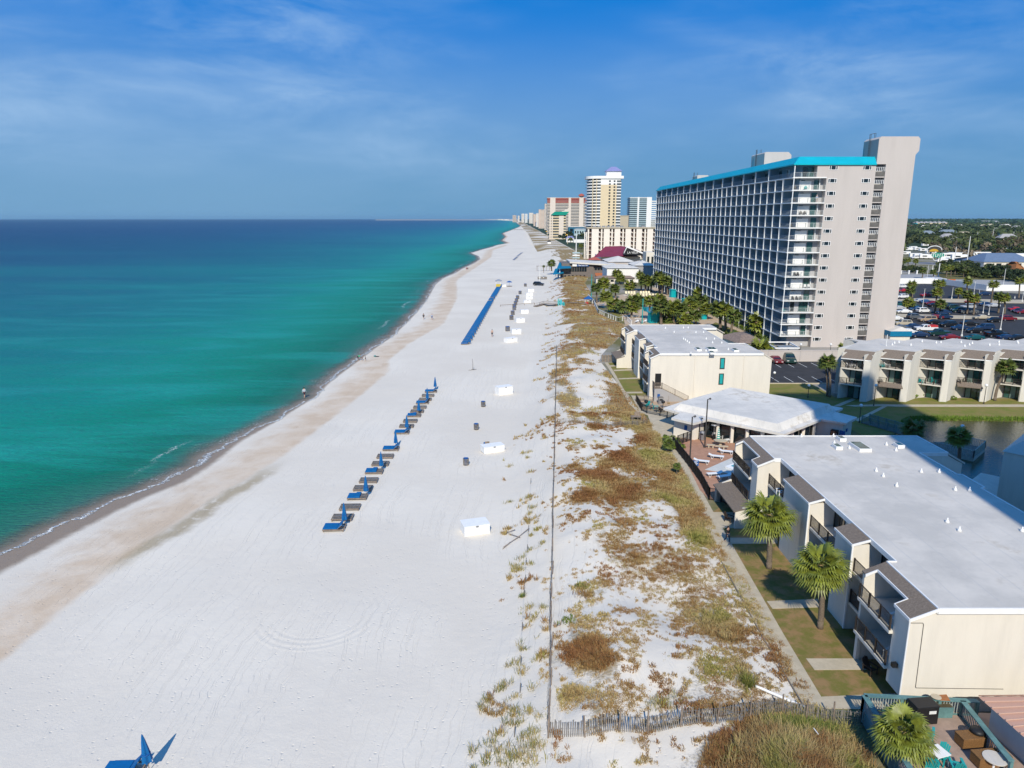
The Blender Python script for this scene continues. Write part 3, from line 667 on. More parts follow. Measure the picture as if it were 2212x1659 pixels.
for px in (722,1117):
    X_, _ = PY(*z5(px,400), yw); MB(oC).box(X_-.05, yw-.09, .2, X_+.05, yw-.002, 7.75).build('downpipe', M['stucco'], cC)
# outside stair of that condo: landing at the door, flight going down to the right
st_ = empty('outside_stair', (30.3, 118.6, 0), 0, 'outside stair with pale wood handrail leaning on the cream end wall beside the barbecue terrace', 'staircase')
oS = tuple(st_.location); xa, _ = PY(*z5(388,570), 118.4); xb_, _ = PY(*z5(446,580), 118.4); xe, _ = PY(*z5(655,700), 118.4)
MB(oS).xz([(xa,0),(xa,2.3),(xb_,2.3),(xe,0)], 117.5, 117.65).build('side_wall', M['beige2'], st_)
MB(oS).box(xa,117.66,2.1,xb_,119.3,2.3).build('landing', M['wood'], st_)
stp = MB(oS); nst = 12
for i in range(nst):
    X_ = xb_+(xe-xb_)*i/nst; z_ = 2.3*(1-(i+1)/nst); stp.box(X_, 117.66, max(0,z_-.05), X_+(xe-xb_)/nst, 119.3, z_+.02)
stp.build('step', M['concrete'], st_)
rb = MB(oS); rail_bars(rb, (xa,117.5),(xb_,117.5),2.3,1.05,.14,.02,1.0,.08); rail_bars(rb, (xb_,117.5),(xe,117.5),(2.3,0),1.05,.14,.02,2.2,.08); rail_bars(rb,(xa,117.5),(xa,119.3),2.3,1.05,.14,.02,0,.08)
rb.build('railing', M['wood'], st_)
sg_ = MB(oS); X_, Z_ = PY(*z5(427,692), 117.45); sg_.box(X_-.22,117.44,Z_-.3,X_+.22,117.49,Z_+.3).build('wall_sign', M['blue'], st_)
# ---------------------------------------------------------------- zigzag condo by the pond
def zig():
    r = empty('condo_building', (83, 126, 0), 0, 'long cream condo with zigzag front of balconies facing the pond and a white roof', 'condo building')
    org = tuple(r.location); zt = 8.4
    NU = 9; per = 6.8
    A0 = (56.7, 120.1); B_, C_, D_ = (2.75,-2.3), (3.75,-2.55), (6.8,0)
    roof = []; back = []
    for i in range(NU):
        ox, oy = A0[0]+per*i, A0[1]
        a = (ox, oy); b_ = (ox+B_[0], oy+B_[1]); c_ = (ox+C_[0], oy+C_[1]); d_ = (ox+D_[0], oy+D_[1])
        # pillar front and side wall with chamfered shoulder
        MB(org).wall(b_, c_, 0, 7.1, .22).build('wall', M['stucco_b'], r)
        u = Vector((d_[0]-c_[0], d_[1]-c_[1], 0)).normalized(); L_ = math.hypot(d_[0]-c_[0], d_[1]-c_[1])
        pr = [(0,0),(0,7.1),(.75,7.95),(1.7,zt-.12),(L_+.3,zt-.12),(L_+.3,0)]
        nn = Vector((-u.y, u.x, 0))*.24; m_ = MB(org); k = len(pr)
        pts = [(c_[0]+u.x*s_, c_[1]+u.y*s_, z_) for s_, z_ in pr]
        m_.add(pts+[(x+nn.x, y+nn.y, z) for x, y, z in pts], [tuple(range(k)), tuple(range(k,2*k))[::-1]]+[(j,j+k,(j+1)%k+k,(j+1)%k) for j in range(k)])
        m_.build('end_wall', M['stucco_b'], r)
        # balcony recess: left cheek, back wall with glass
        w_ = Vector((b_[0]-a[0], b_[1]-a[1], 0)).normalized(); inn = Vector((-w_.y, w_.x, 0))*2.0
        if inn.y < 0: inn = -inn
        e1 = (a[0]+inn.x+w_.x*.9, a[1]+inn.y+w_.y*.9); e2 = (b_[0]+inn.x+w_.x*.3, b_[1]+inn.y+w_.y*.3)
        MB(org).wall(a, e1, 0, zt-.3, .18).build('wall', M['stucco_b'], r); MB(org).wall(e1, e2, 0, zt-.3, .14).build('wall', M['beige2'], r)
        MB(org).wall(e2, b_, 0, zt-.3, .16).build('wall', M['stucco_b'], r)
        for f, fz in enumerate((0.04, 2.8, 5.55)):
            g1 = (e1[0]-inn.x*.06+w_.x*.25, e1[1]-inn.y*.06+w_.y*.25); g2 = (e2[0]-inn.x*.06-w_.x*.1, e2[1]-inn.y*.06-w_.y*.1)
            gl = MB(org).wall(g1, g2, fz, fz+2.15, .04).build('sliding_door', M['glassg'], r)
            fr = MB(org)
            for t in (0, .33, .66, 1):
                x = g1[0]+(g2[0]-g1[0])*t-inn.x*.03; y = g1[1]+(g2[1]-g1[1])*t-inn.y*.03; fr.box(x-.04,y-.04,fz,x+.04,y+.04,fz+2.2)
            fr.build('door_frame', M['darkrail'], gl)
            t0 = random.choice((.05,.35)); q1 = (g1[0]+(g2[0]-g1[0])*t0-inn.x*.02, g1[1]+(g2[1]-g1[1])*t0-inn.y*.02); q2 = (g1[0]+(g2[0]-g1[0])*(t0+.28)-inn.x*.02, g1[1]+(g2[1]-g1[1])*(t0+.28)-inn.y*.02)
            MB(org).wall(q1, q2, fz+.05, fz+2.1, .02).build('curtain', M['curtain'], gl)
            if f:
                MB(org).prism([a, b_, e2, e1], fz-.24, fz-.02).build('balcony_slab', M['stucco_b'], r)
                rb = MB(org); rail_bars(rb, (a[0]-w_.x*.0, a[1]), b_, fz, 1.0, .15, .015, 1.4); rb.build('railing', M['darkrail'], r)
        # shingle band over the front, white roof behind
        pa = (a[0]-.25, a[1]-.25); pc = (c_[0]-.05, c_[1]-.18)
        ia = (a[0]+1.0, a[1]+1.15); ic = (c_[0]+1.1, c_[1]+1.1)
        MB(org).add([(*pa,7.12),(*pc,7.12),(*ic,zt-.02),(*ia,zt-.02),(*pa,7.26),(*pc,7.26),(*ic,zt+.08),(*ia,zt+.08)],
                    [(0,1,2,3),(7,6,5,4),(0,4,5,1),(1,5,6,2),(2,6,7,3),(3,7,4,0)]).build('mansard', M['shingle'], r)
        MB(org).wall(pa, pc, 7.08, 7.24, .08).build('fascia', M['white'], r)
        if i in (1, 3):
            a2_ = (a[0]-.5, a[1]-1.1); c2_ = (b_[0]-.1, b_[1]-.75)
            MB(org).add([(*a2_,2.35),(*c2_,2.35),(*b_,2.95),(*a,2.95),(*a2_,2.5),(*c2_,2.5),(*b_,3.05),(*a,3.05)],[(0,1,2,3),(7,6,5,4),(0,4,5,1),(1,5,6,2),(2,6,7,3),(3,7,4,0)]).build('lean_to_roof', M['shingle'], r)
        roof += [ia, ic]; back += [(ox+6.0, oy+12.5), (ox+9.0, oy+9.8)]
    roof += [(A0[0]+per*NU, A0[1]+1)]
    poly = roof+[(A0[0]+per*NU+6, A0[1]+11)]+back[::-1]+[(A0[0]+7, A0[1]+9)]
    MB(org).prism(poly, zt-.1, zt+.1).build('roof', M['roofwhite'], r)
    body = [(x, y+2.6) for x, y in roof]+[(A0[0]+per*NU+5.6, A0[1]+10.6)]+[(x-.3,y-.4) for x, y in back[::-1]]+[(A0[0]+7.4, A0[1]+9)]
    MB(org).prism(body, 0, zt-.12).build('wall', M['stucco_b'], r)
    for i in range(len(roof)-1):
        pass
    for a_, b_ in [(948,262),(970,245),(1012,238),(1127,265),(1234,230),(1370,243),(1414,238),(1608,238),(1643,275),(1688,262),(1715,248),(1881,265),(1971,235),(1973,262),(2149,235),(2155,245)]:
        p = P(*z6(a_,b_+6),zt+.1); roof_vent(p[0],p[1],zt+.1,r,1.1)
    p = P(*z6(890,278),zt+.1); MB(org).cyl((p[0],p[1],zt),(p[0],p[1],zt+2.2),.05).build('mast', M['white'], r)
    return r
cB = zig()
# shaded condo corner at the right edge
sc_ = empty('condo_building', (57, 66, 0), 0, 'shaded condo corner with a sloping roof at the right edge beyond the white roof', 'condo building'); o_ = tuple(sc_.location)
p0 = (51.0,70.2); p1 = (58.0,62.6); p2 = (66,70); p3 = (59,77.6)
MB(o_).prism([p0,p1,p2,p3], 0, 7.0).build('wall', M['stucco_b'], sc_)
MB(o_).prism([(50.8,70.2),(58,62.3),(66.3,70),(59,77.9)], 7.0, 8.3, [(53.2,70.3),(58.1,65.0),(63.9,70.1),(59,75.3)]).build('roof', M['roofwhite'], sc_)
MB(o_).prism([(48.6,72.6),(51.0,70.1),(56.6,75.2),(54.2,77.7)], 0, 1.9).build('low_wall', M['stucco_b'], sc_)
# ---------------------------------------------------------------- clubhouse
cl_ = empty('clubhouse', (36, 99, 0), 0, 'low white clubhouse with a stepped diamond roof and dark glass front beside the pool terrace', 'clubhouse'); oc = tuple(cl_.location)
ev = [P(*z5(*q),3.0)[:2] for q in [(465,790),(600,830),(530,870),(710,912),(830,880),(1440,1000),(1740,880),(1940,912),(2030,865),(1850,820),(1915,790),(1810,770)]]+[(42.,109.),(35.4,114.3),(28,108)]
MB(oc).prism(ev, 2.68, 3.0).build('roof', M['roofclub'], cl_)
dm = [(24.9,101.6),(35.4,111.9),(46.7,101.3),(35.3,91.0)]; dmo = [(23.9,101.6),(35.4,113),(47.6,101.3),(35.3,90.1)]
MB(oc).prism(dmo, 3.004, 3.9, dm).build('roof', M['roofclub'], cl_)
wl = MB(oc); gl = MB(oc)
lw = [P(*z5(*q))[:2] for q in [(545,1015),(710,1052),(745,1045)]]
wl.prism([lw[0],lw[1],lw[2],(27.4,97.6),(25.6,99.6)], 0, 2.66)
wl.build('wall', M['stucco'], cl_)
def inset(p, c=(35.8,101.0), k=.86): return (c[0]+(p[0]-c[0])*k, c[1]+(p[1]-c[1])*k)
gp = [(27.6,97.9),(35.7,90.9),(43.3,97.6)]
gl.wall(gp[0],gp[1],.05,2.66,.08); gl.wall(gp[1],gp[2],.05,2.66,.08); gl.build('glass_front', M['glassd'], cl_)
for i in range(6):
    t = i/5; x = gp[0][0]+(gp[1][0]-gp[0][0])*t-.25; y = gp[0][1]+(gp[1][1]-gp[0][1])*t-.3
    if i: MB(oc).box(x-.2,y-.2,0,x+.2,y+.2,2.68).build('column', M['stucco'], cl_)
for i in range(1, 4):
    t = i/3.2; x = gp[1][0]+(gp[2][0]-gp[1][0])*t; y = gp[1][1]+(gp[2][1]-gp[1][1])*t-.3
    MB(oc).box(x-.2,y-.2,0,x+.2,y+.2,2.68).build('column', M['stucco'], cl_)
MB(oc).prism([gp[0],gp[1],gp[2],(44,105),(35.4,112.5),(27,106)], 0, 2.64).build('wall', M['stucco'], cl_).location = (0, .12, 0)
MB(oc).prism([(42.9,97.4),(46.0,94.9),(48.3,97.1),(46.4,100.6),(47,103)], 0, 2.67).build('wall', M['stucco_b'], cl_)
# things against the clubhouse's right wing wall
def on_wall(px, py, w_, h_, z, mat, name, label, cat, proud=.3):
    p = P(*z5(px,py),z); d = Vector((46.0-42.9, 94.9-97.4)); 
    return p
vm = empty('vending_machine', (45.05,95.25,0), math.radians(-39), 'black drinks vending machine standing against the shaded wall of the clubhouse wing', 'vending machine')
MB().box(-.45,-.35,0,.45,.35,1.75).build('cabinet', M['black'], vm); MB().box(-.38,-.37,.55,.22,-.352,1.65).build('display_window', M['glassd'], vm); MB().box(.27,-.37,.9,.4,-.352,1.4).build('button_panel', M['metal'], vm)
for sx_, w_, lab in ((46.15, .55, 'blue notice board hung beside the vending machine'), ):
    pass
nb = MB().box(-.35,-.04,0,.35,.04,1.0).build('notice_board', M['blue'], None, loc=(45.97,94.83,.75), rz=math.radians(-39)); tag(nb,'blue notice board mounted right of the black vending machine','notice board')
nb = MB().box(-.2,-.03,0,.2,.03,.45).build('wall_sign', M['blue'], None, loc=(47.0,95.75,1.35), rz=math.radians(43)); tag(nb,'small blue square sign at the corner of the clubhouse wing','sign')
x_, y_ = lw[0]; dxy = Vector((lw[1][0]-lw[0][0], lw[1][1]-lw[0][1])).normalized(); a_ = math.atan2(dxy.y, dxy.x)
p = PY(*b3(390,335), 96.9); nb = MB().box(-.22,-.05,-.35,.22,-.01,.35).build('wall_sign', M['blue'], None, loc=(lw[0][0]+dxy.x*1.9, lw[0][1]+dxy.y*1.9, 1.6), rz=a_); tag(nb,'blue sign on the cream end wall of the clubhouse beside the fence gate','sign')
# ---------------------------------------------------------------- beachfront high-rise
HX, HY = 65.1, 170.6
hr = empty('highrise_hotel', (74, 250, 0), 0, 'huge fifteen storey beachfront hotel with a turquoise roof and a grid of balconies', 'hotel'); oh = tuple(hr.location)
FZ = [2.83+2.845*k for k in range(14)]          # balcony floor levels; the last is the penthouse floor
ZE = 42.67; YE = 331.0
M['facade'] = pm('facade', (.16,.25,.32), .8, .08, .3); M['divider'] = pm('divider', (.74,.75,.75), .7, .06, .5)  # facade colour carries the blue shade of the balcony recesses
M['railw'] = pm('railw', (.26,.30,.33), .6, .1, 2); M['endrail'] = pm('endrail', (.45,.47,.46), .6, .1, 2)
MB(oh).box(HX+2.2, HY+1.8, 0, 83.78, YE, ZE).build('wall', M['facade'], hr)
MB(oh).box(72.6, HY, 0, 83.75, HY+1.81, ZE).box(70.3, HY+.003, FZ[13], 72.6, HY+1.81, ZE).build('end_wall', M['beige'], hr)
# turquoise metal mansard with standing seams
m, n, l, b = new_mat('seamed_metal'); MATS['seam'] = M['seam'] = m
tc = n.new('ShaderNodeTexCoord'); sx = n.new('ShaderNodeSeparateXYZ'); l.new(tc.outputs['Object'], sx.inputs[0])
ss = math_node(n, l, 'ADD', sx.outputs[0], sx.outputs[1]); fr_ = math_node(n, l, 'FRACT', math_node(n, l, 'MULTIPLY', ss, 1.9))
rib = sstep(n, l, fr_, .12, .02)
l.new(mixc(n, l, rib, mixc(n, l, sstep(n, l, noise_node(n, l, tc.outputs['Object'], .4, 4), .35, .65), (.0,.36,.48), (.0,.40,.52)), (.0,.26,.36)), b.inputs['Base Color']); b.inputs['Roughness'].default_value = .38
bp = n.new('ShaderNodeBump'); bp.inputs['Distance'].default_value = .08; l.new(rib, bp.inputs['Height']); l.new(bp.outputs['Normal'], b.inputs['Normal'])
MB(oh).prism([(HX-.35,HY-.3),(83.74,HY-.3),(83.74,YE+.3),(HX-.35,YE+.3)], ZE+.02, 44.4, [(66.35,HY+1.1),(83.74,HY+1.1),(83.74,YE-1),(66.35,YE-1)]).build('roof', M['seam'], hr)
MB(oh).box(HX-.38,HY-.33,ZE-.2,83.73,HY-.24,ZE+.06).box(HX-.40,HY-.3,ZE-.2,HX-.30,YE+.3,ZE+.06).build('fascia', M['teal'], hr)
# rooftop blocks with ladders
def pen(px0, px1, pyt, Y, dY, lad):
    xa, zt_ = PY(*z1(px0,pyt), Y); xb_, _ = PY(*z1(px1,pyt), Y)
    b_ = MB(oh).xz([(xa,44),(xa,zt_-.3),(xa+.4,zt_),(xb_-.9,zt_),(xb_,zt_-.9),(xb_,44)], Y, Y+dY).build('rooftop_block', M['beige'], hr)
    if lad:
        k = MB(oh); yl = Y+dY*.55
        for s_ in (0, .55): k.cyl((xa-.25,yl+s_,44.2),(xa-.25,yl+s_,zt_+1.2),.05,n=5)
        for i in range(int((zt_-44.2)/.35)): k.cyl((xa-.25,yl,44.4+i*.35),(xa-.25,yl+.55,44.4+i*.35),.03,n=4)
        for s_ in (0,1.2): k.cyl((xa+s_,yl,zt_),(xa+s_,yl,zt_+1.3),.05,n=5); k.cyl((xa+s_,yl+1.2,zt_),(xa+s_,yl+1.2,zt_+1.3),.05,n=5)
        k.build('ladder', M['pole'], b_)
    return zt_
pen(712, 868, 170, 222, 12, 1); pen(322, 395, 304, 296, 8, 1)
# lift and stair tower
xt = 83.75
prof = [(85.95,0),(85.95,42.66),(xt,42.66),(xt,48.25),(xt+.5,48.72),(92.6,48.72),(93.15,48.2),(93.15,45.6),(92.45,44.7),(92.45,0)]
MB(oh).xz(prof, HY-.05, HY+7.2).build('tower_wall', M['beige'], hr)
MB(oh).box(83.80,HY+1.6,0,85.94,HY+7,42.6).build('stair_back_wall', M['beige2'], hr)  # recess shade put into the darker wall colour
MB(oh).box(xt-.03, HY+.02, 44.41, xt-.004, HY+7.15, 48.1).build('tower_wall', M['beige2'], hr)  # thin greyer sheet: shade of the seaward side painted on
k = MB(oh)
for s_ in (0,.6): k.cyl((xt-.3,HY+3.4+s_,44.5),(xt-.3,HY+3.4+s_,49.6),.05,n=5); k.cyl((xt+.8,HY+3.4+s_,48.7),(xt+.8,HY+3.4+s_,49.8),.05,n=5)
for i in range(14): k.cyl((xt-.3,HY+3.4,44.6+i*.36),(xt-.3,HY+4.0,44.6+i*.36),.03,n=4)
k.cyl((xt-.3,HY+3.4,49.6),(xt+.8,HY+3.4,49.8),.05,n=5); k.cyl((xt-.3,HY+4,49.6),(xt+.8,HY+4,49.8),.05,n=5)
k.build('ladder', M['pole'], hr)
srm = None
for i, fz in enumerate([0.]+FZ):
    MB(oh).box(83.80,HY+.1,fz-.1,85.94,HY+1.6,fz+.12).build('stair_slab', M['beige'], hr)
    if i:
        k = MB((84.9,HY,0)); k.box(83.82,HY+.1,.1,85.93,HY+.16,1.15)
        if srm is None:
            o = k.build('stair_parapet', pm('stairpar', (.16,.15,.14), .8, .3, 1), hr); srm = o.data
            q = MB((84.9,HY,0)); rail_bars(q,(83.85,HY+.2),(85.9,HY+.2),1.25,.95,.35,.05); srm2 = q.mesh('stair_grille', M['divider'])
        else: o = bpy.data.objects.new('stair_parapet', srm); COL.objects.link(o); adopt(o, hr)
        o.location = Vector((84.9,HY,fz))-hr.location
        o2 = bpy.data.objects.new('stair_grille', srm2); COL.objects.link(o2); adopt(o2, hr); o2.location = o.location
# end wall windows, two columns
wfr = MB((0,0,0)); wfr.box(-1.02,-.06,-.5,1.02,0,-.40).box(-1.02,-.06,.40,1.02,0,.5)
for a, b_ in ((-1.02,-.92),(-.62,-.50),(.50,.62),(.92,1.02)): wfr.box(a,-.06,-.40,b_,0,.40)
wfr = wfr.mesh('window_frame', M['white']); wgl = MB().box(-.95,-.02,-.45,.95,.01,.45).mesh('window', M['glassd'])
for cx_ in (73.97, 81.72):
    for i in range(15):
        o = bpy.data.objects.new('window', wgl); COL.objects.link(o); adopt(o, hr); o.location = Vector((cx_, HY-.012, 1.98+i*2.85))-hr.location
        o2 = bpy.data.objects.new('window_frame', wfr); COL.objects.link(o2); adopt(o2, o)
# end balconies
sl_ = MB().box(-.25,-.12,-.22,7.48,1.95,0).mesh('balcony_slab', M['white'])
rr_ = rail_bars(MB(), (-.18,-.05), (7.42,-.05), 0, 1.05, .19, .013, 1.9).mesh('railing', M['endrail'])
pn_ = MB().box(0,-.05,0,2.9,0,2.0).mesh('shutter', M['white']); dr_ = MB().box(0,-.04,0,1.35,0,2.25).mesh('sliding_door', M['glassg']); dk_ = MB().box(0,-.04,0,.95,0,2.25).mesh('doorway', M['glassd'])
pin = MB().box(-.09,-.09,0,.09,.09,2.63).mesh('post', M['divider'])
bkw = MB(oh).box(HX+2.21,HY+1.72,0,72.6,HY+1.8,FZ[13]-.2).build('back_wall', pm('backw', (.42,.41,.42), .8, .05, 1), hr)
def put(me_, nm, x, y, z, par=hr, rz=0):
    o = bpy.data.objects.new(nm, me_); COL.objects.link(o); adopt(o, par); o.location = Vector((x,y,z))-Vector(par.location); o.rotation_euler = (0,0,rz); return o
for i, fz in enumerate(FZ):
    last = i == 13
    put(sl_, 'balcony_slab', HX, HY, fz); 
    if not last: put(rr_, 'railing', HX, HY, fz)
    put(pin, 'post', HX-.02, HY-.02, fz)
    put(dk_, 'doorway', HX+2.35 if not last else HX+2.6, HY+1.70, fz)
    if last:
        q = rail_bars(MB(oh), (HX-.15,HY-.05), (70.2,HY-.05), fz, 1.05, .19, .013, 1.6); q.build('railing', M['endrail'], hr); put(dr_, 'sliding_door', HX+3.7, HY+1.66, fz); continue
    if i == 2: put(dr_, 'sliding_door', HX+4.4, HY+1.70, fz); put(dr_, 'sliding_door', HX+5.6, HY+1.66, fz)
    else: put(pn_, 'shutter', HX+2.0 if i > 0 else HX+2.3, HY+1.69, fz+.05).scale = (.95,1,1); put(dr_, 'sliding_door', HX+5.0+(.35 if i%3 == 0 else 0), HY+1.66, fz)
    if i%2 == 0: put(pin, 'post', HX+6.55, HY+1.3, fz)
# beach front: dividers, slabs, railings, doors
bays = [170.6, 176.75]+[176.75+5.085*(k+1) for k in range(30)]
for i, fz in enumerate(FZ[:14]): MB(oh).box(HX-.28,HY+.2,fz-.22,HX+2.2,YE,fz).build('balcony_slab', M['divider'], hr)
for j, y in enumerate(bays[1:]):
    top = ZE if j in (0,) or j % 2 == 0 else FZ[13]
    if j == 0: top = FZ[13]
    MB(oh).box(HX+.055, y-.11, 0, HX+2.2, y+.11, top-.2).build('divider', M['facade'], hr)
    MB(oh).box(HX-.30, y-.12, 0, HX+.05, y+.12, top-.2).build('column', M['divider'], hr)  # added pale edge strip, painting in the sunlit line on each divider
    if j == 2: pass
rbm = rail_bars(MB(), (0,.14), (0,4.94), 0, 1.02, .24, .02, 0).mesh('railing', M['railw'])
rbw = rail_bars(MB(), (0,.14), (0,6.0), 0, 1.02, .24, .02, 0).mesh('railing', M['railw'])
dbm = MB().box(-.03,2.6,0,0,4.6,2.2).mesh('sliding_door', M['glass']); nrail = ndoor = 0; rest = MB(oh); restd = MB(oh)
chm = MB().box(0,0,0,.55,.6,.42).box(.0,.55,.4,.55,.68,1.0).mesh('balcony_chair', M['white'])
for j in range(len(bays)-1):
    y = bays[j]; w_ = bays[j+1]-y
    for i, fz in enumerate(FZ):
        if j == 0: put(rbw, 'railing', HX-.06, y, fz); 
        elif nrail < 84: nrail += 1; put(rbm, 'railing', HX-.06, y, fz)
        else:
            rest.box(HX-.08,y+.14,fz+.97,HX-.04,y+w_-.14,fz+1.02)
            for t in range(10): yy = y+.3+t*.5; rest.box(HX-.08,yy-.05,fz+.08,HX-.04,yy+.05,fz+.97)
        if ndoor < 98 and j > 0: ndoor += 1; put(dbm, 'sliding_door', HX+2.19, y, fz)
        elif j > 0: restd.box(HX+2.16,y+2.6,fz,HX+2.19,y+4.6,fz+2.2)
o = rest.build('railings', M['railw'], hr); o['kind'] = 'stuff'; o = restd.build('sliding_doors', M['glass'], hr); o['kind'] = 'stuff'
# tall condo tower standing beside the camera, out of the frame: it throws the long shadow over the grounds
tw = empty('condo_tower', (50, -12, 0), 0, 'tall condo tower beside the camera, outside the picture, throwing the long shadow over the pond', 'tower')
ot = tuple(tw.location)
TX0, TX1 = 34.9, 57.0
TH = 5.5+(119.4+8)*math.tan(SUN_EL)
MB(ot).box(TX0,-22,0,TX1,-8,TH-6).build('wall', M['stucco_b'], tw)
MB(ot).box(TX0+2,-20,TH-6,TX1-4,-10,TH).build('roof', M['stucco_b'], tw)
# ---------------------------------------------------------------- lawns, paths, patio, pond, parking
M['lawn'] = pm('lawn', (.15,.14,.03), .95, .4, .8, .4, 30, c2=(.27,.17,.075), lo=.40, hi=.58)
M['lawng'] = pm('lawng', (.15,.165,.025), .95, .3, .5, .35, 30, c2=(.21,.17,.05))
def g2(fn, pts, z=0): return [P(*fn(*q), z)[:2] for q in pts]
XW0 = 20.3; XW1 = 22.9
# strip of lawn along condo A, cut by paths; the long walkway
wk_l = [(19.95,36.5),(20.2,42),(20.6,60),(21.0,80),(21.6,92.5)]; wk_r = [(22.1,36.5),(22.0,42),(22.2,60),(22.4,80),(23.6,92.5)]
wk_l = [P(1785,1529)[:2], P(1700,1375)[:2], P(1610,1230)[:2], P(1520,1075)[:2], P(1440,975)[:2]]
wk_l = [P(1740,1530)[:2], P(1650,1380)[:2], P(1560,1215)[:2], P(1500,1100)[:2], P(1445,990)[:2], P(1418,935)[:2]]
wk_r = [P(1788,1530)[:2], P(1695,1375)[:2], P(1603,1215)[:2], P(1540,1105)[:2], P(1488,1010)[:2], P(1452,955)[:2]]
sheet('lawn', [wk_r[0], (26.6,39.6),(27.5,39.6),(27.5,74),(24.5,74), wk_r[3], wk_r[2], wk_r[1]], .02, M['lawn'])
sheet('walkway', wk_l+wk_r[::-1], .05, M['concrete'], .05)
for i, q in enumerate([[(580,988),(868,975),(872,1022),(612,1030)], [(800,1310),(1130,1310),(1180,1372),(848,1374)], [(880,1525),(1300,1505),(1340,1600),(912,1590)], [(345,632),(640,632),(640,664),(370,666)], [(252,488),(420,488),(420,575),(308,577)]]):
    sheet('path', g2(z7, q), .045, M['concrete'], .03)
# low timber edge of the walkway with stakes
ed = MB(); ps = wk_l[:4]
for i in range(3): ed.wall((ps[i][0]-.08,ps[i][1]), (ps[i+1][0]-.08,ps[i+1][1]), -.1, .14, .07)
tag(ed.build('edging_board', M['greywood']), 'low grey timber edging board between the long walkway and the dune sand', 'edging board')
# terraces round the clubhouse
sheet('terrace', g2(z5, [(205,690),(240,760),(300,835),(340,850),(380,980),(540,1090),(560,1040),(720,1100),(1000,700),(660,720),(330,700)]), .04, M['concrete'], .04)
sheet('barbecue_terrace', g2(z5, [(245,710),(380,735),(660,720),(640,780),(560,830),(290,800)]), .07, pm('pave', (.46,.33,.22), .9, .1, 1), .03)
pd_ = g2(b3, [(140,560),(420,540),(540,530),(640,470),(1300,560),(1700,800),(1500,1700),(940,1500),(700,1420),(560,1210),(400,960)])
sheet('pool_terrace', [P(*b3(130,600))[:2], P(*b3(430,470))[:2], (27.4,97.6), (35.6,90.2), (43,97), (43,76), (24.4,75.0), P(*b3(870,1500))[:2], P(*b3(690,1465))[:2], P(*b3(560,1330))[:2], P(*b3(380,960))[:2]], .065, M['patio'], .03)
sheet('pool_surround', g2(b3, [(635,1018),(1130,800),(1560,620),(1800,900),(1400,1200),(1105,1100),(1060,1082)]), .085, pm('palec', (.55,.55,.52), .85, .08, 1), .02)
pc = MB(); q = g2(b3, [(945,990),(1160,910),(1700,1000),(1500,1150),(1110,1060)]); q2 = g2(b3, [(1030,985),(1170,935),(1600,1010),(1450,1090),(1130,1030)])
pc.prism(q, .086, .3); o = empty('swimming_pool', (*q[0],0), 0, 'small raised white rimmed pool half hidden behind the near condo on the red terrace', 'swimming pool')
pc.o = tuple(o.location); pc.build('rim', M['white'], o)
mw, n, l, b = new_mat('poolwater'); b.inputs['Base Color'].default_value = (.0,.30,.38,1); b.inputs['Roughness'].default_value = .08; M['pool'] = mw
nn_ = noise_node(n, l, None, 3, 3); l.new(mixc(n, l, nn_, (.0,.24,.32), (.0,.36,.42)), b.inputs['Base Color'])
MB(tuple(o.location)).prism(q2, .301, .31).build('water', M['pool'], o)
# grounds between clubhouse and condo B
sheet('lawn', [(43.3,119),(43.3,136),(56.6,136),(56.6,121),(130,118),(130,112.5),(60,111.5),(60,100),(50.5,98),(50.2,104),(43,112)], .02, M['lawng'])
for q in ([(390,850),(560,780),(600,790),(445,855)], [(500,845),(860,835),(980,838),(2212,838),(2212,860),(985,858),(870,852),(590,858)], [(590,985),(860,850),(900,855),(625,1000)]):
    sheet('path', g2(z6, q), .045, M['concrete'], .03)
# sunlit bank and the pond
bank = g2(z6, [(660,960),(870,860),(2600,862),(2600,1010),(2212,1000),(1230,990),(1100,1030),(1000,1090)])
sheet('pond_bank', bank, .035, M['lawng'])
mp_, n, l, b = new_mat('pond_water')
tc = n.new('ShaderNodeTexCoord'); nb_ = noise_node(n, l, tc.outputs['Object'], .12, 4, .6); nf_ = noise_node(n, l, tc.outputs['Object'], 2.6, 4, .6)
l.new(mixc(n, l, sstep(n, l, nb_, .35, .65), (.055,.05,.022), (.10,.085,.035)), b.inputs['Base Color']); b.inputs['Roughness'].default_value = .12; setc(b, 'Specular IOR Level', .5)
bp = n.new('ShaderNodeBump'); bp.inputs['Strength'].default_value = .5; bp.inputs['Distance'].default_value = .08; l.new(nf_, bp.inputs['Height']); l.new(bp.outputs['Normal'], b.inputs['Normal'])
pond = g2(z6, [(1000,1090),(1100,1030),(1230,993),(2212,1003),(2700,1010),(2700,1500),(2000,1620),(1700,1700)])+[(42.2,62),(42.2,84),(50,92)]
sheet('pond', pond, .05, mp_, .02)
fringe = MB(); rr = random.Random(3)
pf = g2(z6, [(1090,1035),(1160,1005),(1240,990),(1500,990),(1800,994),(2212,998),(2500,1000)])
for i in range(len(pf)-1):
    for k in range(420):
        t = rr.random(); x = pf[i][0]+(pf[i+1][0]-pf[i][0])*t; y = pf[i][1]+(pf[i+1][1]-pf[i][1])*t+rr.uniform(-.2,1.9); h = rr.uniform(.25,.6); a_ = rr.uniform(0,6.3)
        fringe.add([(x-.07*math.cos(a_),y-.07*math.sin(a_),.03),(x+.07*math.cos(a_),y+.07*math.sin(a_),.03),(x+rr.uniform(-.2,.2),y+rr.uniform(-.2,.2),h)],[(0,1,2)])
tag(fringe.build('pond_reeds', pm('reed', (.14,.22,.02), .8, .3, 1)), kind='stuff')
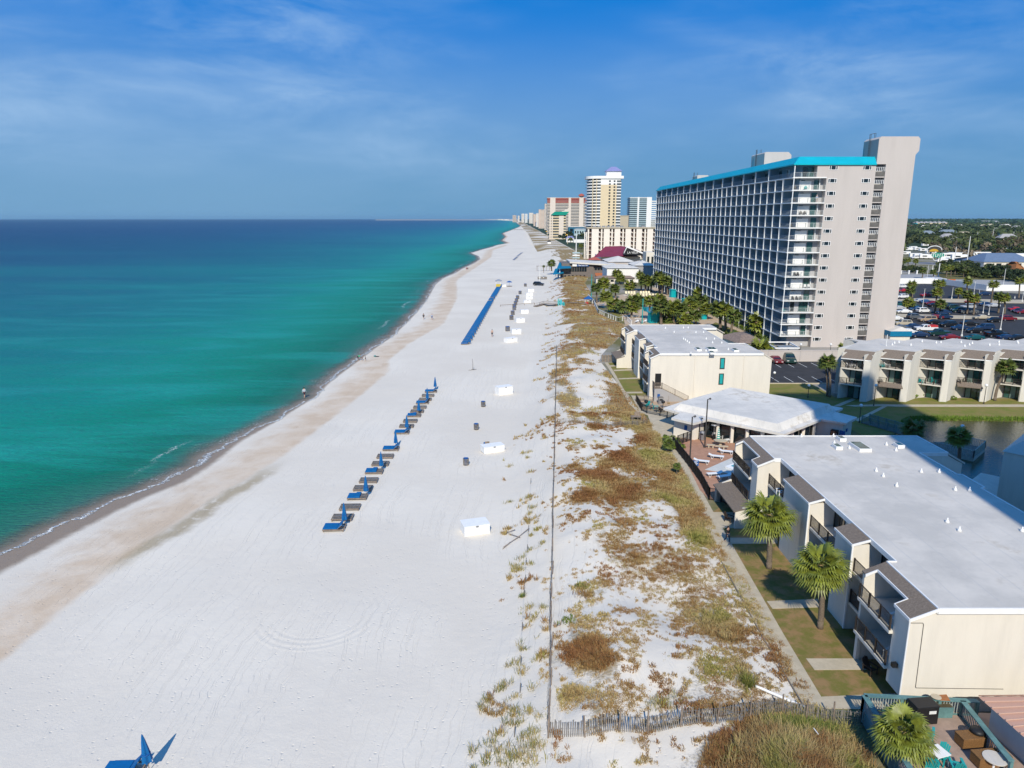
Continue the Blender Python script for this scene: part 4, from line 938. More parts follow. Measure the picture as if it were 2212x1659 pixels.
# pond deck with its railings, and the footbridge beside the clubhouse
def rail_thing(name, pts, z, mat, label, cat, h=1.05, step=.16, r=.02, post=1.6, floor=None, top=.09):
    o = empty(name, (pts[0][0], pts[0][1], z), 0, label, cat); org = tuple(o.location)
    for i in range(len(pts)-1):
        q = rail_bars(MB(org), pts[i], pts[i+1], z, h, step, r, 0, top); q.build('balusters', mat, o)
        L_ = math.dist(pts[i], pts[i+1]); k = max(1, round(L_/post))
        pm_ = MB(org)
        for j in range(k+(1 if i == len(pts)-2 else 0)):
            t = j/k; x = pts[i][0]+(pts[i+1][0]-pts[i][0])*t; y = pts[i][1]+(pts[i+1][1]-pts[i][1])*t
            MB(org).box(x-.06,y-.06,z-.05,x+.06,y+.06,z+h+.06).build('post', mat, o)
    return o
dk = [P(*z6(*q), .5)[:2] for q in [(1350,1262),(1725,1350),(1835,1255),(1560,1190)]]
d_ = empty('pond_deck', (*dk[0],0), 0, 'weathered teal deck with a railing standing over the brown pond', 'deck'); od = tuple(d_.location)
MB(od).prism(dk+[(dk[0][0]-3,dk[0][1]+2.5)], .25, .5).build('deck_floor', M['greywood'], d_)
for i in range(3):
    rail_bars(MB(od), dk[i], dk[i+1], .5, 1.0, .22, .035, 1.8, .1).build('railing', pm('palerail', (.34,.40,.36), .8, .2, 2), d_)
    MB(od).wall(dk[i], dk[i+1], .05, .5, .12).build('skirt', MATS['palerail'], d_)
fb = [P(*z6(*q), .1)[:2] for q in [(655,1010),(980,1105),(1090,1150)]]
rail_thing('footbridge_railing', [(a, b_) for a, b_ in fb], .1, M['tealrail'], 'green railing of the footbridge running along the pond behind the clubhouse wing', 'railing', 1.1, .2, .035)
fb2 = [(a+1.6, b_+.9) for a, b_ in fb]
rail_thing('footbridge_railing', fb2, .1, M['tealrail'], 'farther green railing of the footbridge on the grass side by the pond', 'railing', 1.1, .2, .035)
sheet('footbridge', [fb[0],fb[1],fb[2],fb2[2],fb2[1],fb2[0]], .12, M['greywood'], .1)
# small car park in front of the hotel wall
sheet('asphalt', [(43.4,131.5),(75.5,131.5),(75.5,152.6),(43.4,152.6)], .03, M['asphalt'])
sheet('kerb', [(43.4,131.0),(60,131.0),(60,131.45),(43.4,131.45)], .15, M['concrete'], .15)
mk_ = MB()
for i in range(9):
    x = 45.5+i*2.75; mk_.box(x,132.5,.031,x+.12,137.4,.036); mk_.box(x,146.4,.031,x+.12,151.2,.036)
tag(mk_.build('parking_lines', M['paint']), kind='structure')
wl_ = empty('boundary_wall', (58,153,0), 0, 'long beige boundary wall between the small car park and the hotel grounds', 'wall')
MB((58,153,0)).box(43.2,152.9,0,82,153.2,2.35).build('wall_face', M['beige'], wl_); MB((58,153,0)).box(43.1,152.84,2.35,82.1,153.26,2.5).build('coping', M['beige'], wl_)
for x in (49,56,63,70): MB((58,153,0)).box(x-.04,152.86,0,x+.04,152.898,2.35).build('joint', M['beige2'], wl_)
# service roofs between wall and hotel
sv = empty('service_shed', (60,160,0), 0, 'low cream building with a brown shingle hip roof beyond the boundary wall', 'shed'); o_ = tuple(sv.location)
r0 = [P(*a3(*q), 2.9)[:2] for q in [(100,1330),(490,1465),(980,1445),(560,1290)]]
MB(o_).prism(r0, 0, 2.85).build('wall', M['stucco'], sv)
cx_ = sum(p[0] for p in r0)/4; cy_ = sum(p[1] for p in r0)/4
MB(o_).prism([(cx_+(x-cx_)*1.08, cy_+(y-cy_)*1.05) for x, y in r0], 2.85, 4.2, [(cx_+(x-cx_)*.35, cy_+(y-cy_)*.35) for x, y in r0]).build('roof', pm('brownroof', (.27,.20,.165), .9, .3, 2, .3, 12), sv)
fr = empty('pergola', (66,161,0), 0, 'white flat pergola frame over a grey roof beside the foot of the hotel', 'pergola'); o_ = tuple(fr.location)
p4 = [P(*a3(*q), 2.8)[:2] for q in [(980,1445),(1440,1445),(1640,1560),(1180,1560)]]
for i in range(4):
    MB(o_).wall(p4[i], p4[(i+1)%4], 2.7, 2.95, .2).build('beam', M['white'], fr); MB(o_).box(p4[i][0]-.12,p4[i][1]-.12,0,p4[i][0]+.12,p4[i][1]+.12,2.7).build('post', M['darkrail'], fr)
MB(o_).prism([P(*a3(*q), 2.4)[:2] for q in [(1200,1510),(1480,1500),(1620,1560),(1300,1562)]], 2.2, 2.4).build('roof', pm('greyblue', (.20,.24,.28), .7, .1, 1), fr)
# hotel pool garden
sheet('lawn', [(36,163),(46,158),(63.5,163),(63.5,255),(36,262),(33,232)], .02, M['lawng'])
sheet('pool_terrace', [P(*z4(*q))[:2] for q in [(420,500),(560,470),(900,480),(1200,600),(1520,660),(1600,780),(1450,870),(560,870),(520,720),(220,590),(200,540),(330,560)]], .045, pm('tanpave', (.52,.40,.29), .9, .12, 1), .02)
sheet('garden_walk', [P(*z4(*q))[:2] for q in [(840,400),(900,400),(1240,600),(1700,800),(2100,950),(2060,985),(1560,790),(1180,640),(1000,540)]], .06, MATS['tanpave'], .02)
for q, lab in (([(655,570),(870,560),(880,598),(665,598)],'long narrow turquoise wading pool behind the palms'), ([(745,625),(880,620),(930,690),(860,720),(800,680),(760,670)],'turquoise hotel swimming pool among the palms')):
    q = [P(*z4(*v))[:2] for v in q]; o = empty('swimming_pool', (*q[0],0), 0, lab, 'swimming pool'); oo = tuple(o.location)
    cx_ = sum(p[0] for p in q)/len(q); cy_ = sum(p[1] for p in q)/len(q)
    MB(oo).prism([(cx_+(x-cx_)*1.06, cy_+(y-cy_)*1.06) for x, y in q], .05, .12).build('rim', M['concrete'], o); MB(oo).prism(q, .121, .13).build('water', M['pool'], o)
# big parking lot
sheet('asphalt', [P(*z3(*q))[:2] for q in [(20,945),(440,940),(600,955),(1060,1025),(1700,1080),(1900,1700),(-200,1700)]]+[(94.5,170)], .03, M['asphalt'], .02)
for q in ([(30,1125),(250,1112),(1493,1130),(1493,1168),(260,1150),(30,1165)], [(30,1290),(1493,1330),(1493,1352),(640,1345),(30,1322)]):
    sheet('median', [P(*z3(*v))[:2] for v in q], .14, M['concrete'], .12)
wl_ = empty('boundary_wall', (160,300,0), 0, 'white wall along the far side of the big car park', 'wall')
ww = [P(*z3(*v))[:2] for v in [(40,940),(436,940),(436,925),(600,955),(1060,1022),(1600,1022)]]
for i in range(5): MB((160,300,0)).wall(ww[i], ww[i+1], 0, 2.6, .3).build('wall_face', M['white'], wl_)
sheet('concrete_yard', [P(*z3(*v))[:2] for v in [(60,835),(440,832),(600,890),(1500,905),(1700,1015),(1060,1018),(600,950),(60,930)]], .045, pm('yard', (.36,.35,.34), .9, .1, .3), .02)
sheet('road', [P(*z3(*v))[:2] for v in [(-300,760),(90,705),(450,722),(820,790),(1100,850),(1493,870),(2400,900),(2400,868),(1493,835),(1000,740),(700,720),(400,690),(-300,690)]], .05, pm('roadm', (.24,.23,.225), .9, .1, .3), .02)
sheet('grass_field', [P(*z3(*v))[:2] for v in [(600,400),(880,405),(800,470),(640,450)]], .05, M['lawng'], .02)

# the walk and the lawn strips on the beach side of the white condo with the stair
wl2 = g2(z5, [(-10,425),(40,500),(110,620),(190,760),(250,820)]); wr2 = g2(z5, [(18,425),(75,515),(148,645),(232,775),(300,830)])
sheet('lawn', g2(z5, [(18,425),(140,425),(300,640),(320,690),(245,700),(200,690),(148,645),(75,515)]), .03, M['lawng'])
sheet('walkway', wl2+wr2[::-1], .06, M['concrete'], .05)
for a in ([(28,447),(140,443),(152,452),(34,458)],[(62,484),(208,477),(222,487),(68,494)],[(100,552),(268,546),(280,556),(108,560)],[(165,662),(290,660),(300,672),(175,674)]): sheet('path', g2(z5, a), .05, M['concrete'], .03)
bf = g2(z5, [(-30,418),(40,417),(122,414)]); o = empty('board_fence', (*bf[0],0), 0, 'grey board fence closing the far end of the lawn strips beside the white condo', 'fence'); MB(tuple(o.location)).wall(bf[0], bf[1], 0, 1.5, .06).wall(bf[1], bf[2], 0, 1.5, .06).build('boards', M['greywood'], o)
for k in range(7):
    t = k/6; x = bf[0][0]+(bf[2][0]-bf[0][0])*t; y = bf[0][1]+(bf[2][1]-bf[0][1])*t; MB(tuple(o.location)).box(x-.08,y-.12,0,x+.08,y-.04,1.6).build('post', M['wood'], o)
# ---------------------------------------------------------------- palms
def fan_crown(nfan, nleaf, R, seed, droop=.5, mat='frond', name='crown', wid=1.0):
    rr = random.Random(seed); mb = MB()
    for i in range(nfan):
        az = i*2.399963+rr.uniform(-.2,.2); el = math.asin(min(.99, max(-.75, 1-1.62*((i+.5)/nfan)**.85)))
        pl = R*rr.uniform(.40,.55); d = Vector((math.cos(az)*math.cos(el), math.sin(az)*math.cos(el), math.sin(el)))
        side = d.cross(Vector((0,0,1))); side = side.normalized() if side.length > 1e-3 else Vector((1,0,0)); up = side.cross(d).normalized()
        c = d*pl; c.z -= .05*R*(1-math.sin(el))
        w_ = .02*R; mb.add([tuple(side*w_), tuple(-side*w_), tuple(c-side*w_), tuple(c+side*w_)], [(0,1,2,3)])
        L0 = R*rr.uniform(.5,.62)
        for k in range(nleaf):
            t = (k/(nleaf-1)-.5)*math.radians(250); fold = .28*abs(math.sin(t))
            v = (d*math.cos(t)+side*math.sin(t)+up*(-fold)).normalized(); L = L0*(1-.28*abs(t)/2.2)*rr.uniform(.9,1.08)
            wv = v.cross(up).normalized()*(L0*.075*wid)
            m_ = c+v*L*.62; tip = c+v*L; tip.z -= droop*L*rr.uniform(.25,.55); m_.z -= droop*L*.06
            mb.add([tuple(c-wv*.25), tuple(c+wv*.25), tuple(m_+wv), tuple(m_-wv), tuple(tip)], [(0,1,2,3),(3,2,4)])
    return mb.mesh(name, M[mat])
def trunk_mesh(h, lean, seed, r=.19):
    rr = random.Random(seed); pts = []; rad = []
    for i in range(9):
        t = i/8; pts.append((lean*t*t, .06*math.sin(t*5+seed), h*t)); rad.append(r*(1.25-.4*t if t < .3 else 1.1-.12*t+.05*(i%2)))
    mb = MB().path(pts, rad, 9)
    for k in range(26):                                           # boot stubs under the crown
        a = rr.uniform(0,6.28); z = h*rr.uniform(.86,.99); x0 = lean*(z/h)**2
        mb.cyl((x0+math.cos(a)*r*.8, math.sin(a)*r*.8, z), (x0+math.cos(a)*r*1.9, math.sin(a)*r*1.9, z+.16), .035, .02, 4)
    return mb.mesh('trunk', M['trunk'], True)
CR_HI = [fan_crown(44, 22, 2.25, s_, .7, wid=.72) for s_ in (1, 2)]
CR_MD = [fan_crown(34, 13, 1.75, s_, .6, 'frond' if s_%3 else 'frondd', 'crown', 1.6) for s_ in (3, 4, 5, 6)]
CR_LO = [fan_crown(26, 9, 1.75, s_, .6, 'frondd' if s_%2 else 'frond', 'crown', 2.2) for s_ in (8, 9, 10)]
def skirt_mesh(seed):
    rr = random.Random(seed); mb = MB()
    for i in range(26):
        a = rr.uniform(0,6.28); x, y = math.cos(a), math.sin(a); l_ = rr.uniform(.5,1.1); w_ = .10
        mb.add([(x*.15-y*w_,y*.15+x*w_,.1),(x*.15+y*w_,y*.15-x*w_,.1),(x*.55,y*.55,-l_)],[(0,1,2)])
    return mb.mesh('dead_fronds', M['dead'])
SKM = skirt_mesh(4)
TRK = {}
def palm(x, y, z, h, s, label, crown, group=None, lean=0, name='palm_tree'):
    o = empty(name, (x,y,z-.05), random.Random(int(x*31+y*7)).uniform(0,6.28) if not lean else 0, label, 'palm tree', group)
    key = (round(h*2)/2, round(lean,1))
    if key not in TRK: TRK[key] = trunk_mesh(key[0], key[1], len(TRK))
    t = bpy.data.objects.new('trunk', TRK[key]); COL.objects.link(t); adopt(t, o); t.scale = (s, s, h/key[0])
    c = bpy.data.objects.new('crown', crown); COL.objects.link(c); adopt(c, o); c.location = (key[1]*s, 0, h+.1); c.scale = (s,s,s*.95)
    k = bpy.data.objects.new('dead_fronds', SKM); COL.objects.link(k); adopt(k, c)
    return o
def palm_px(bx, by, tx, ty, label, crown, s=1.0, z=0., group=None):
    """base pixel, crown centre pixel"""
    p = P(bx, by, z); X, Z = PY(tx, ty, p[1]); h = max(1.2, Z-z)
    return palm(p[0], p[1], z, h, s, label, crown, group, lean=(X-p[0])/s if abs(X-p[0]) > .35 else 0)
palm_px(1661,1228,1660,1113,'tall fan palm beside the walkway, farther of the two big palms',CR_HI[0],1.12)
palm_px(1772,1358,1772,1222,'tall fan palm by the walkway, nearer of the two big ones',CR_HI[1],1.0)
p = b2(620,1640); palm_px(p[0]-6,p[1]+12,b2(620,1340)[0],b2(620,1350)[1],'fan palm leaning over the teal deck railing at the bottom right',CR_HI[0],.80)
# palms in front of condo B and on the lawns
palm_px(*z6(345,765),*z6(335,420),'double trunked palm on the lawn left of the zigzag condo',CR_MD[0],1.0)
palm_px(*z6(322,755),*z6(300,440),'slimmer palm sharing the lawn spot left of the zigzag condo',CR_MD[2],.8)
palm_px(*z6(1170,745),*z6(1265,400),'leaning palm against the second bay of the zigzag condo',CR_MD[1],1.05)
palm_px(*z6(1930,800),*z6(2040,475),'leaning palm against the fourth bay of the zigzag condo',CR_MD[3],1.05)
palm_px(*z6(505,400),*z6(480,290),'small palm behind the left end of the zigzag condo roof',CR_MD[2],.8)
palm(50.9,86.5,0,4.6,1.0,'dark palm in shade left of the pond deck',CR_MD[0]); palm_px(*z6(1575,1500),*z6(1590,1140),'dark palm in shade beside the pond deck, its trunk crossing the railing',CR_MD[1],1.0)
# hotel garden palms, one entry per palm: base and crown pixel in the z4 crop
GP = [(225,575,215,400),(300,560,300,350),(350,640,330,500),(440,520,430,410),(435,680,425,585),(525,700,520,610),(620,740,625,620),(620,640,640,560),(470,350,455,240),(480,365,495,290),(605,320,600,240),(600,430,610,370),(680,330,680,240),(730,440,720,260),(780,445,775,310),(810,440,805,320),(840,450,840,330),(935,470,930,280),(968,480,970,320),(1025,485,1030,320),(820,770,820,540),(955,820,950,600),(960,620,940,530),(1100,810,1095,620),(1145,810,1150,640),(1290,760,1270,600),(1350,820,1340,710),(1390,640,1390,460),(1400,700,1400,550),(1470,760,1470,640),(1460,640,1480,560),(1625,880,1620,640),(1685,890,1680,650),(1750,930,1790,710),(2035,960,2050,785),(1750,1040,1760,990),(2020,1100,2030,1050),(2120,1180,2100,1110),(1000,800,1000,740),(1230,830,1230,770),(740,620,745,540),(680,600,680,540),(1290,640,1300,560),(330,1000,300,0)]
nrm = 0
spot = ['beside the hotel garden fence','behind the fence post row','next to the garden lawn','near the wading pool','beside the pool terrace','at the foot of the hotel','along the garden walk','behind the white condo roof']
for i, (bx, by, tx, ty) in enumerate(GP[:-1]):
    col = ('leftmost','left','left of centre','middle','right of centre','right','rightmost')[min(6, int((bx-200)/285))]
    dep = 'far' if by < 480 else ('middle' if by < 700 else 'near')
    h_ = by-ty; hs_ = 'tall' if h_ > 160 else ('short' if h_ < 90 else 'medium')
    palm_px(*z4(bx,by), *z4(tx,ty), f'{hs_} garden palm {spot[i%8]}, {dep} row, {col}'+f', palm {i+1}', (CR_MD+CR_LO)[i%7], 1.45+.65*((i*37)%10)/10, group='palms in the hotel pool garden')
# palms in and beyond the big car park (z3 crop)
LP = [(205,1100,205,945),(195,1190,190,1010),(190,1230,185,1160),(145,1235,145,1150),(490,1060,490,930),(535,1115,540,935),(465,1280,490,1035),(520,1290,535,1170),(735,1115,740,1030),(820,1120,845,910),(835,1290,845,1060),(910,1300,925,1105),(1110,1180,1145,945),(1195,1280,1205,1080),(1265,1290,1270,1100),(1430,1110,1445,905),(100,760,115,680),(155,770,160,670),(240,760,245,680),(320,880,325,790),(600,870,605,760),(650,860,650,750),(740,830,740,760),(810,860,815,800),(600,820,570,740),(450,860,450,800)]
for i, (bx, by, tx, ty) in enumerate(LP):
    col = ('left','left of centre','centre','right of centre','right')[min(4, int(bx/300))]
    row = 'beyond the white wall' if by < 900 else ('by the far median' if by < 1150 else ('between the medians' if by < 1240 else 'on the near median'))
    palm_px(*z3(bx,by), *z3(tx,ty), f"{'taller' if by-ty > 150 else 'shorter'} car park palm {row}, {col}, palm {i+1}", (CR_LO)[i%3], 1.3, group='palms around the big car park')
# ---------------------------------------------------------------- broad-leaved trees
def leaf_crown(R, seed, nclump, per, mat, flat=.7, leaf=.5, name='crown'):
    rr = random.Random(seed); mb = MB()
    for c in range(nclump):
        th = rr.uniform(0,6.28); ph = math.acos(rr.uniform(-.25,1)); q = R*rr.uniform(.45,.95)
        cx_, cy_, cz_ = q*math.sin(ph)*math.cos(th), q*math.sin(ph)*math.sin(th), q*math.cos(ph)*flat
        cr_ = R*rr.uniform(.18,.36)
        for k in range(per):
            v = Vector((rr.gauss(0,1),rr.gauss(0,1),rr.gauss(0,1))).normalized()*cr_*rr.uniform(.6,1.05)
            p = Vector((cx_,cy_,cz_))+Vector((v.x,v.y,v.z*.7)); nrm_ = (v.normalized()+Vector((rr.uniform(-.6,.6),rr.uniform(-.6,.6),rr.uniform(-.2,.9)))).normalized()
            a = nrm_.orthogonal().normalized(); b_ = nrm_.cross(a); s_ = leaf*rr.uniform(.6,1.2); w2 = s_*.55
            mb.add([tuple(p-a*s_), tuple(p-b_*w2), tuple(p+a*s_), tuple(p+b_*w2)], [(0,1,2,3)])
    return mb.mesh(name, M[mat])
TC = [leaf_crown(3.2, 21, 16, 60, 'leaf', .75, .34), leaf_crown(3.2, 22, 18, 56, 'leafd', .8, .36), leaf_crown(3.2, 23, 14, 50, 'leafb', .7, .3), leaf_crown(3.2, 24, 16, 60, 'leaf', .6, .34)]
tkm = MB().path([(0,0,0),(.1,0,1.2),(0,.1,2.4)], [.24,.17,.1], 7)
for a in (0.3, 2.3, 4.4): tkm.path([(0,.05,1.6),(math.cos(a)*1.3,math.sin(a)*1.3,3.2)], [.1,.04], 5)
tkm = tkm.mesh('trunk', M['trunk'], True)
def tree(x, y, z, h, s, label, k, group=None, name='broadleaf_tree', cat='tree'):
    o = empty(name, (x,y,z), random.Random(int(x*13+y)).uniform(0,6.2), label, cat, group)
    t = bpy.data.objects.new('trunk', tkm); COL.objects.link(t); adopt(t, o); t.scale = (1,1,max(.3,(h-1.6*s)/2.4))
    c = bpy.data.objects.new('crown', TC[k]); COL.objects.link(c); adopt(c, o); c.location = (0,0,h-1.9*s); c.scale = (s,s,s)
    return o
# bushes and hedge by the buildings
hb = leaf_crown(.9, 31, 14, 60, 'hedge', .85, .10, 'foliage')
hedge = [P(*a3(*q))[:2] for q in [(200,1040),(420,1130),(560,1200),(700,1260),(830,1330),(1000,1415)]]
hm = MB(); rr = random.Random(8)
for i in range(len(hedge)-1):
    for k in range(900):
        t = rr.random(); x = hedge[i][0]+(hedge[i+1][0]-hedge[i][0])*t; y = hedge[i][1]+(hedge[i+1][1]-hedge[i][1])*t
        x += rr.gauss(0,.55); z = abs(rr.gauss(.7,.35)); y += rr.gauss(0,.3); s_ = rr.uniform(.10,.2); v = Vector((rr.gauss(0,1),rr.gauss(0,1),rr.gauss(0,1))).normalized(); b_ = v.orthogonal().normalized()
        hm.add([(x-v.x*s_,y-v.y*s_,z-v.z*s_),(x+b_.x*s_,y+b_.y*s_,z+b_.z*s_),(x+v.x*s_,y+v.y*s_,z+v.z*s_)],[(0,1,2)])
tag(hm.build('hedge', M['hedge']), 'long clipped bright green hedge running along the foot of the hotel facade', 'hedge')
def bush(x, y, z, s, label, mat=None, name='bush'):
    o = bpy.data.objects.new(name, hb); COL.objects.link(o); o.location = (x,y,z+.25*s); o.scale = (s,s,s*.9); tag(o, label, 'bush'); return o
for q, s_, lab in (((1140,770),1.3,'round green bush left of the third bay of the zigzag condo'),((1200,755),1.4,'bigger green bush beside the third bay of the zigzag condo'),((1528,790),.9,'small round bush before the fifth pillar of the zigzag condo')):
    p = P(*z6(*q)); bush(p[0],p[1],0,s_,lab)
p = P(*b5(1400,1110)); bush(p[0],p[1]-.4,0,1.2,'sparse bush against the end wall behind the clubhouse roof')
p = b2(1620,1010); q = P(p[0],p[1],1.0); bush(q[0]+.3,q[1],.4,1.5,'yellow green leafy bush beside the pink roof at the right edge')
bush(22.2,94.6,0,1.5,'dark green bush at the corner where the dune fence meets the walkway'); bush(22.6,92.2,0,1.2,'small bush beside the beach end of the walkway')
palm_px(*b3(70,740),*b3(60,680),'small young palm at the corner of the black terrace fence',CR_MD[0],.55); palm_px(*b3(200,1100),*b3(200,960),'thin yellowing palm sapling beside the walkway',CR_LO[1],.35)
# ---------------------------------------------------------------- beach furniture
def lounger_double(blue, raised, label, group=None, x=0, y=0, z=0, rz=0):
    pass
def make_lounger(pad):
    """a pair of wooden beach loungers on one frame, foot towards -X, head box at +X; about 2.3 m long"""
    r = empty('beach_lounger')
    f = MB()
    for yy in (-.78,-.02,.02,.78): f.box(-1.15,yy-.03,.16,1.15,yy+.03,.28)
    f.box(-1.15,-.78,.17,-1.08,.78,.27).box(1.08,-.78,.17,1.15,.78,.27)
    f.build('frame', M['wood'], r)
    for sx_ in (-1.05, 1.05):
        for yy in (-.74, .74): MB().box(sx_-.05,yy-.05,0,sx_+.05,yy+.05,.17).build('leg', M['wood'], r)
    for side in (-1, 1):
        y0 = side*.4; s = MB()
        for k in range(11): s.box(-1.1+k*.135,y0-.33,.285,-1.0+k*.135,y0+.33,.31)
        s.build('seat_slats', M['greywood'], r)
        b = MB()
        if pad == 'up':
            b.add([(.38,y0-.33,.30),(.38,y0+.33,.30),(.95,y0+.33,.80),(.95,y0-.33,.80),(.42,y0-.33,.27),(.42,y0+.33,.27),(.99,y0+.33,.77),(.99,y0-.33,.77)],[(3,2,1,0),(4,5,6,7),(0,1,5,4),(1,2,6,5),(2,3,7,6),(3,0,4,7)])
        else:
            for k in range(5): b.box(.40+k*.14,y0-.33,.285,.50+k*.14,y0+.33,.31)
        b.build('backrest', M['greywood'], r)
        if pad:
            c = MB().box(-1.12,y0-.34,.315,.38,y0+.34,.40)
            if pad == 'up': c.add([(.36,y0-.34,.34),(.36,y0+.34,.34),(.93,y0+.34,.88),(.93,y0-.34,.88),(.41,y0-.34,.30),(.41,y0+.34,.30),(.98,y0+.34,.84),(.98,y0-.34,.84)],[(3,2,1,0),(4,5,6,7),(0,1,5,4),(1,2,6,5),(2,3,7,6),(3,0,4,7)])
            else: c.box(-.2,y0-.32,.42,.36,y0+.32,.52)
            c.build('cushion', M['bluepad'], r)
    return r
def make_umbrella():
    r = empty('beach_umbrella')
    MB().cyl((0,0,0),(0,0,2.5),.025,n=8).build('pole', M['wood'], r)
    mb = MB(); n_ = 12; rings = []
    for k,(rad,z) in enumerate([(.33,.72),(.30,.95),(.22,1.5),(.13,2.1),(.05,2.5),(.01,2.58)]):
        rings.append([((rad*(1.0 if i%2 else .72))*math.cos(2*math.pi*i/n_), (rad*(1.0 if i%2 else .72))*math.sin(2*math.pi*i/n_), z+(-.06 if (k == 0 and i%2) else 0)) for i in range(n_)])
    vs = [p for rg in rings for p in rg]
    mb.add(vs, [(k*n_+i, k*n_+(i+1)%n_, (k+1)*n_+(i+1)%n_, (k+1)*n_+i) for k in range(5) for i in range(n_)]+[tuple(range(n_))[::-1]])
    mb.build('canopy', M['bluepad'], r)
    MB().cyl((0,0,1.2),(0,0,1.26),.27,n=10).build('strap', M['blue'], r)
    return r
LW, LU, LD = make_lounger(None), make_lounger('up'), make_lounger('fold'); UM = make_umbrella()
PROTO = {}
def place(proto, x, y, z, rz, label, cat, group=None):
    if proto.name in PROTO: o = dup(proto, None, (x,y,z), rz)
    else: PROTO[proto.name] = 1; o = proto; o.location = (x,y,z); o.rotation_euler = (0,0,rz)
    for k in ('label','category','group'):
        if k in o: del o[k]
    return tag(o, label, cat, group)
row = [(225,1550,'u'),(300,1455,'w'),(368,1360,'w'),(438,1265,'d'),(488,1185,'w'),(540,1112,'w'),(592,1030,'d'),(648,958,'w'),(692,890,'w'),(745,820,'u'),(845,668,'u'),(888,610,'w'),(922,563,'w'),(958,512,'d'),(985,474,'w'),(1010,437,'w'),(1035,395,'u'),(1060,364,'w'),(1085,328,'w'),(1112,290,'u')]
ordn = ['nearest','second','third','fourth','fifth','sixth','seventh','eighth','ninth','tenth','eleventh','twelfth','thirteenth','fourteenth','fifteenth','sixteenth','seventeenth','eighteenth','nineteenth','farthest']
GL = 'wooden double loungers in a row on the sand'
for i, (a, b_, k) in enumerate(row):
    p = G(*y1(a, b_)); pr = {'u': LU, 'w': LW, 'd': LD}[k]
    kind_ = {'u':'wooden double lounger with blue cushions and raised backs','w':'bare wooden double lounger without cushions','d':'wooden double lounger with folded blue cushions'}[k]
    place(pr, p[0], p[1], p[2], math.radians(2), f'{kind_}, {ordn[i]} in the near row', 'lounger', GL)
um = [(318,1480,1375),(515,1215,1115),(655,980,895),(788,770,695),(890,625,552),(1000,470,408),(1078,360,300),(1150,255,195)]
for i, (a, b_, t) in enumerate(um):
    p = G(*y1(a+2, b_+38-i*3)); o = place(UM, p[0], p[1], p[2], i*.7, f'closed blue beach umbrella, {ordn[i] if i < 7 else "farthest"} along the near row of loungers', 'umbrella', 'closed blue umbrellas by the loungers'); o.scale = (1,1,1.05)
p = G(283,1659); o = place(LU, p[0]-.2, p[1]-.55, p[2], math.radians(2), 'blue cushioned double lounger cut off by the bottom edge of the picture', 'lounger', GL)
p = G(325,1662); o = place(UM, p[0], p[1]-.1, p[2], .3, 'closed blue beach umbrella at the bottom edge beside the lone lounger', 'umbrella', 'closed blue umbrellas by the loungers'); o.rotation_euler = (math.radians(2), math.radians(-3), .3)
# far tightly set row with blue cushions
def make_simple():
    r = empty('beach_lounger')
    MB().box(-1.15,-.8,.12,1.15,-.72,.26).box(-1.15,.72,.12,1.15,.8,.26).box(-1.15,-.8,.14,-1.05,.8,.24).build('frame', M['wood'], r)
    c = MB()
    for y0 in (-.4,.4):
        c.box(-1.12,y0-.36,.26,.4,y0+.36,.42)
        c.add([(.36,y0-.36,.34),(.36,y0+.36,.34),(.93,y0+.36,.9),(.93,y0-.36,.9),(.45,y0-.36,.30),(.45,y0+.36,.30),(1.02,y0+.36,.84),(1.02,y0-.36,.84)],[(3,2,1,0),(4,5,6,7),(0,1,5,4),(1,2,6,5),(2,3,7,6),(3,0,4,7)])
    c.build('cushion', M['bluepad'], r)
    return r
LS = make_simple()
pa, pb = G(*y2(395,1200)), G(*y2(805,505)); nrow = 62
for i in range(nrow):
    t = i/(nrow-1)
    x, y = pa[0]+(pb[0]-pa[0])*t, pa[1]+(pb[1]-pa[1])*t
    if i in (38, 42): continue
    where = 'near end' if t < .25 else ('near half' if t < .5 else ('far half' if t < .8 else 'far end by the lifeguard hut'))
    place(LS, x, y, hz(x,y), math.radians(2), f'blue cushioned lounger {i+1} of the long far row, {where}', 'lounger', 'blue loungers of the long far row')
    if i % 2 == 0:
        place(UM, x+1.25, y+.7, hz(x,y), i*.4, f'closed blue umbrella behind lounger {i+1} of the long far row', 'umbrella', 'umbrellas of the long far row').scale = (.9,.9,.62)
for i, (a, b_, c_, d, nn) in enumerate([(985,180,1022,148,5),(1030,135,1080,95,6)]):
    qa, qb = G(*y2(a,b_)), G(*y2(c_,d))
    for k in range(nn):
        t = k/(nn-1); x, y = qa[0]+(qb[0]-qa[0])*t, qa[1]+(qb[1]-qa[1])*t
        place(LS, x, y, hz(x,y), 0, f'distant blue lounger {k+1} of the {"first" if i == 0 else "second"} short row beyond the lifeguard hut', 'lounger', 'distant blue loungers')
# white storage boxes
def box_px(bl, br, top, label, depth=1.5, rz=None, extra=None, fn=y1, ridge=True):
    """storage box from its front bottom-left, bottom-right and top pixel"""
    p, q = G(*fn(*bl)), G(*fn(*br)); w_ = math.dist(p[:2], q[:2]); a = math.atan2(q[1]-p[1], q[0]-p[0])
    X, Z = PY(*fn(*top), (p[1]+q[1])/2); h = max(.7, Z-p[2])
    o = empty('storage_box', (p[0],p[1],min(p[2],q[2])), a, label, 'storage box', 'white beach storage boxes')
    MB().box(0,0,0,w_,depth,h).build('body', M['white'], o, bev=.02); MB().box(-.04,-.05,h+.002,w_+.04,depth+.04,h+.07).build('lid', M['white'], o, bev=.015)
    MB().box(w_*.45,-.075,h-.12,w_*.55,-.052,h+.05).build('latch', M['metal'], o); MB().box(-.02,.02,-.02,w_+.02,depth-.02,.0).build('base', M['greywood'], o)
    return o
box_px((1422,1620),(1655,1590),(1405,1520),'big closed white storage box standing alone nearest on the sand',1.9)
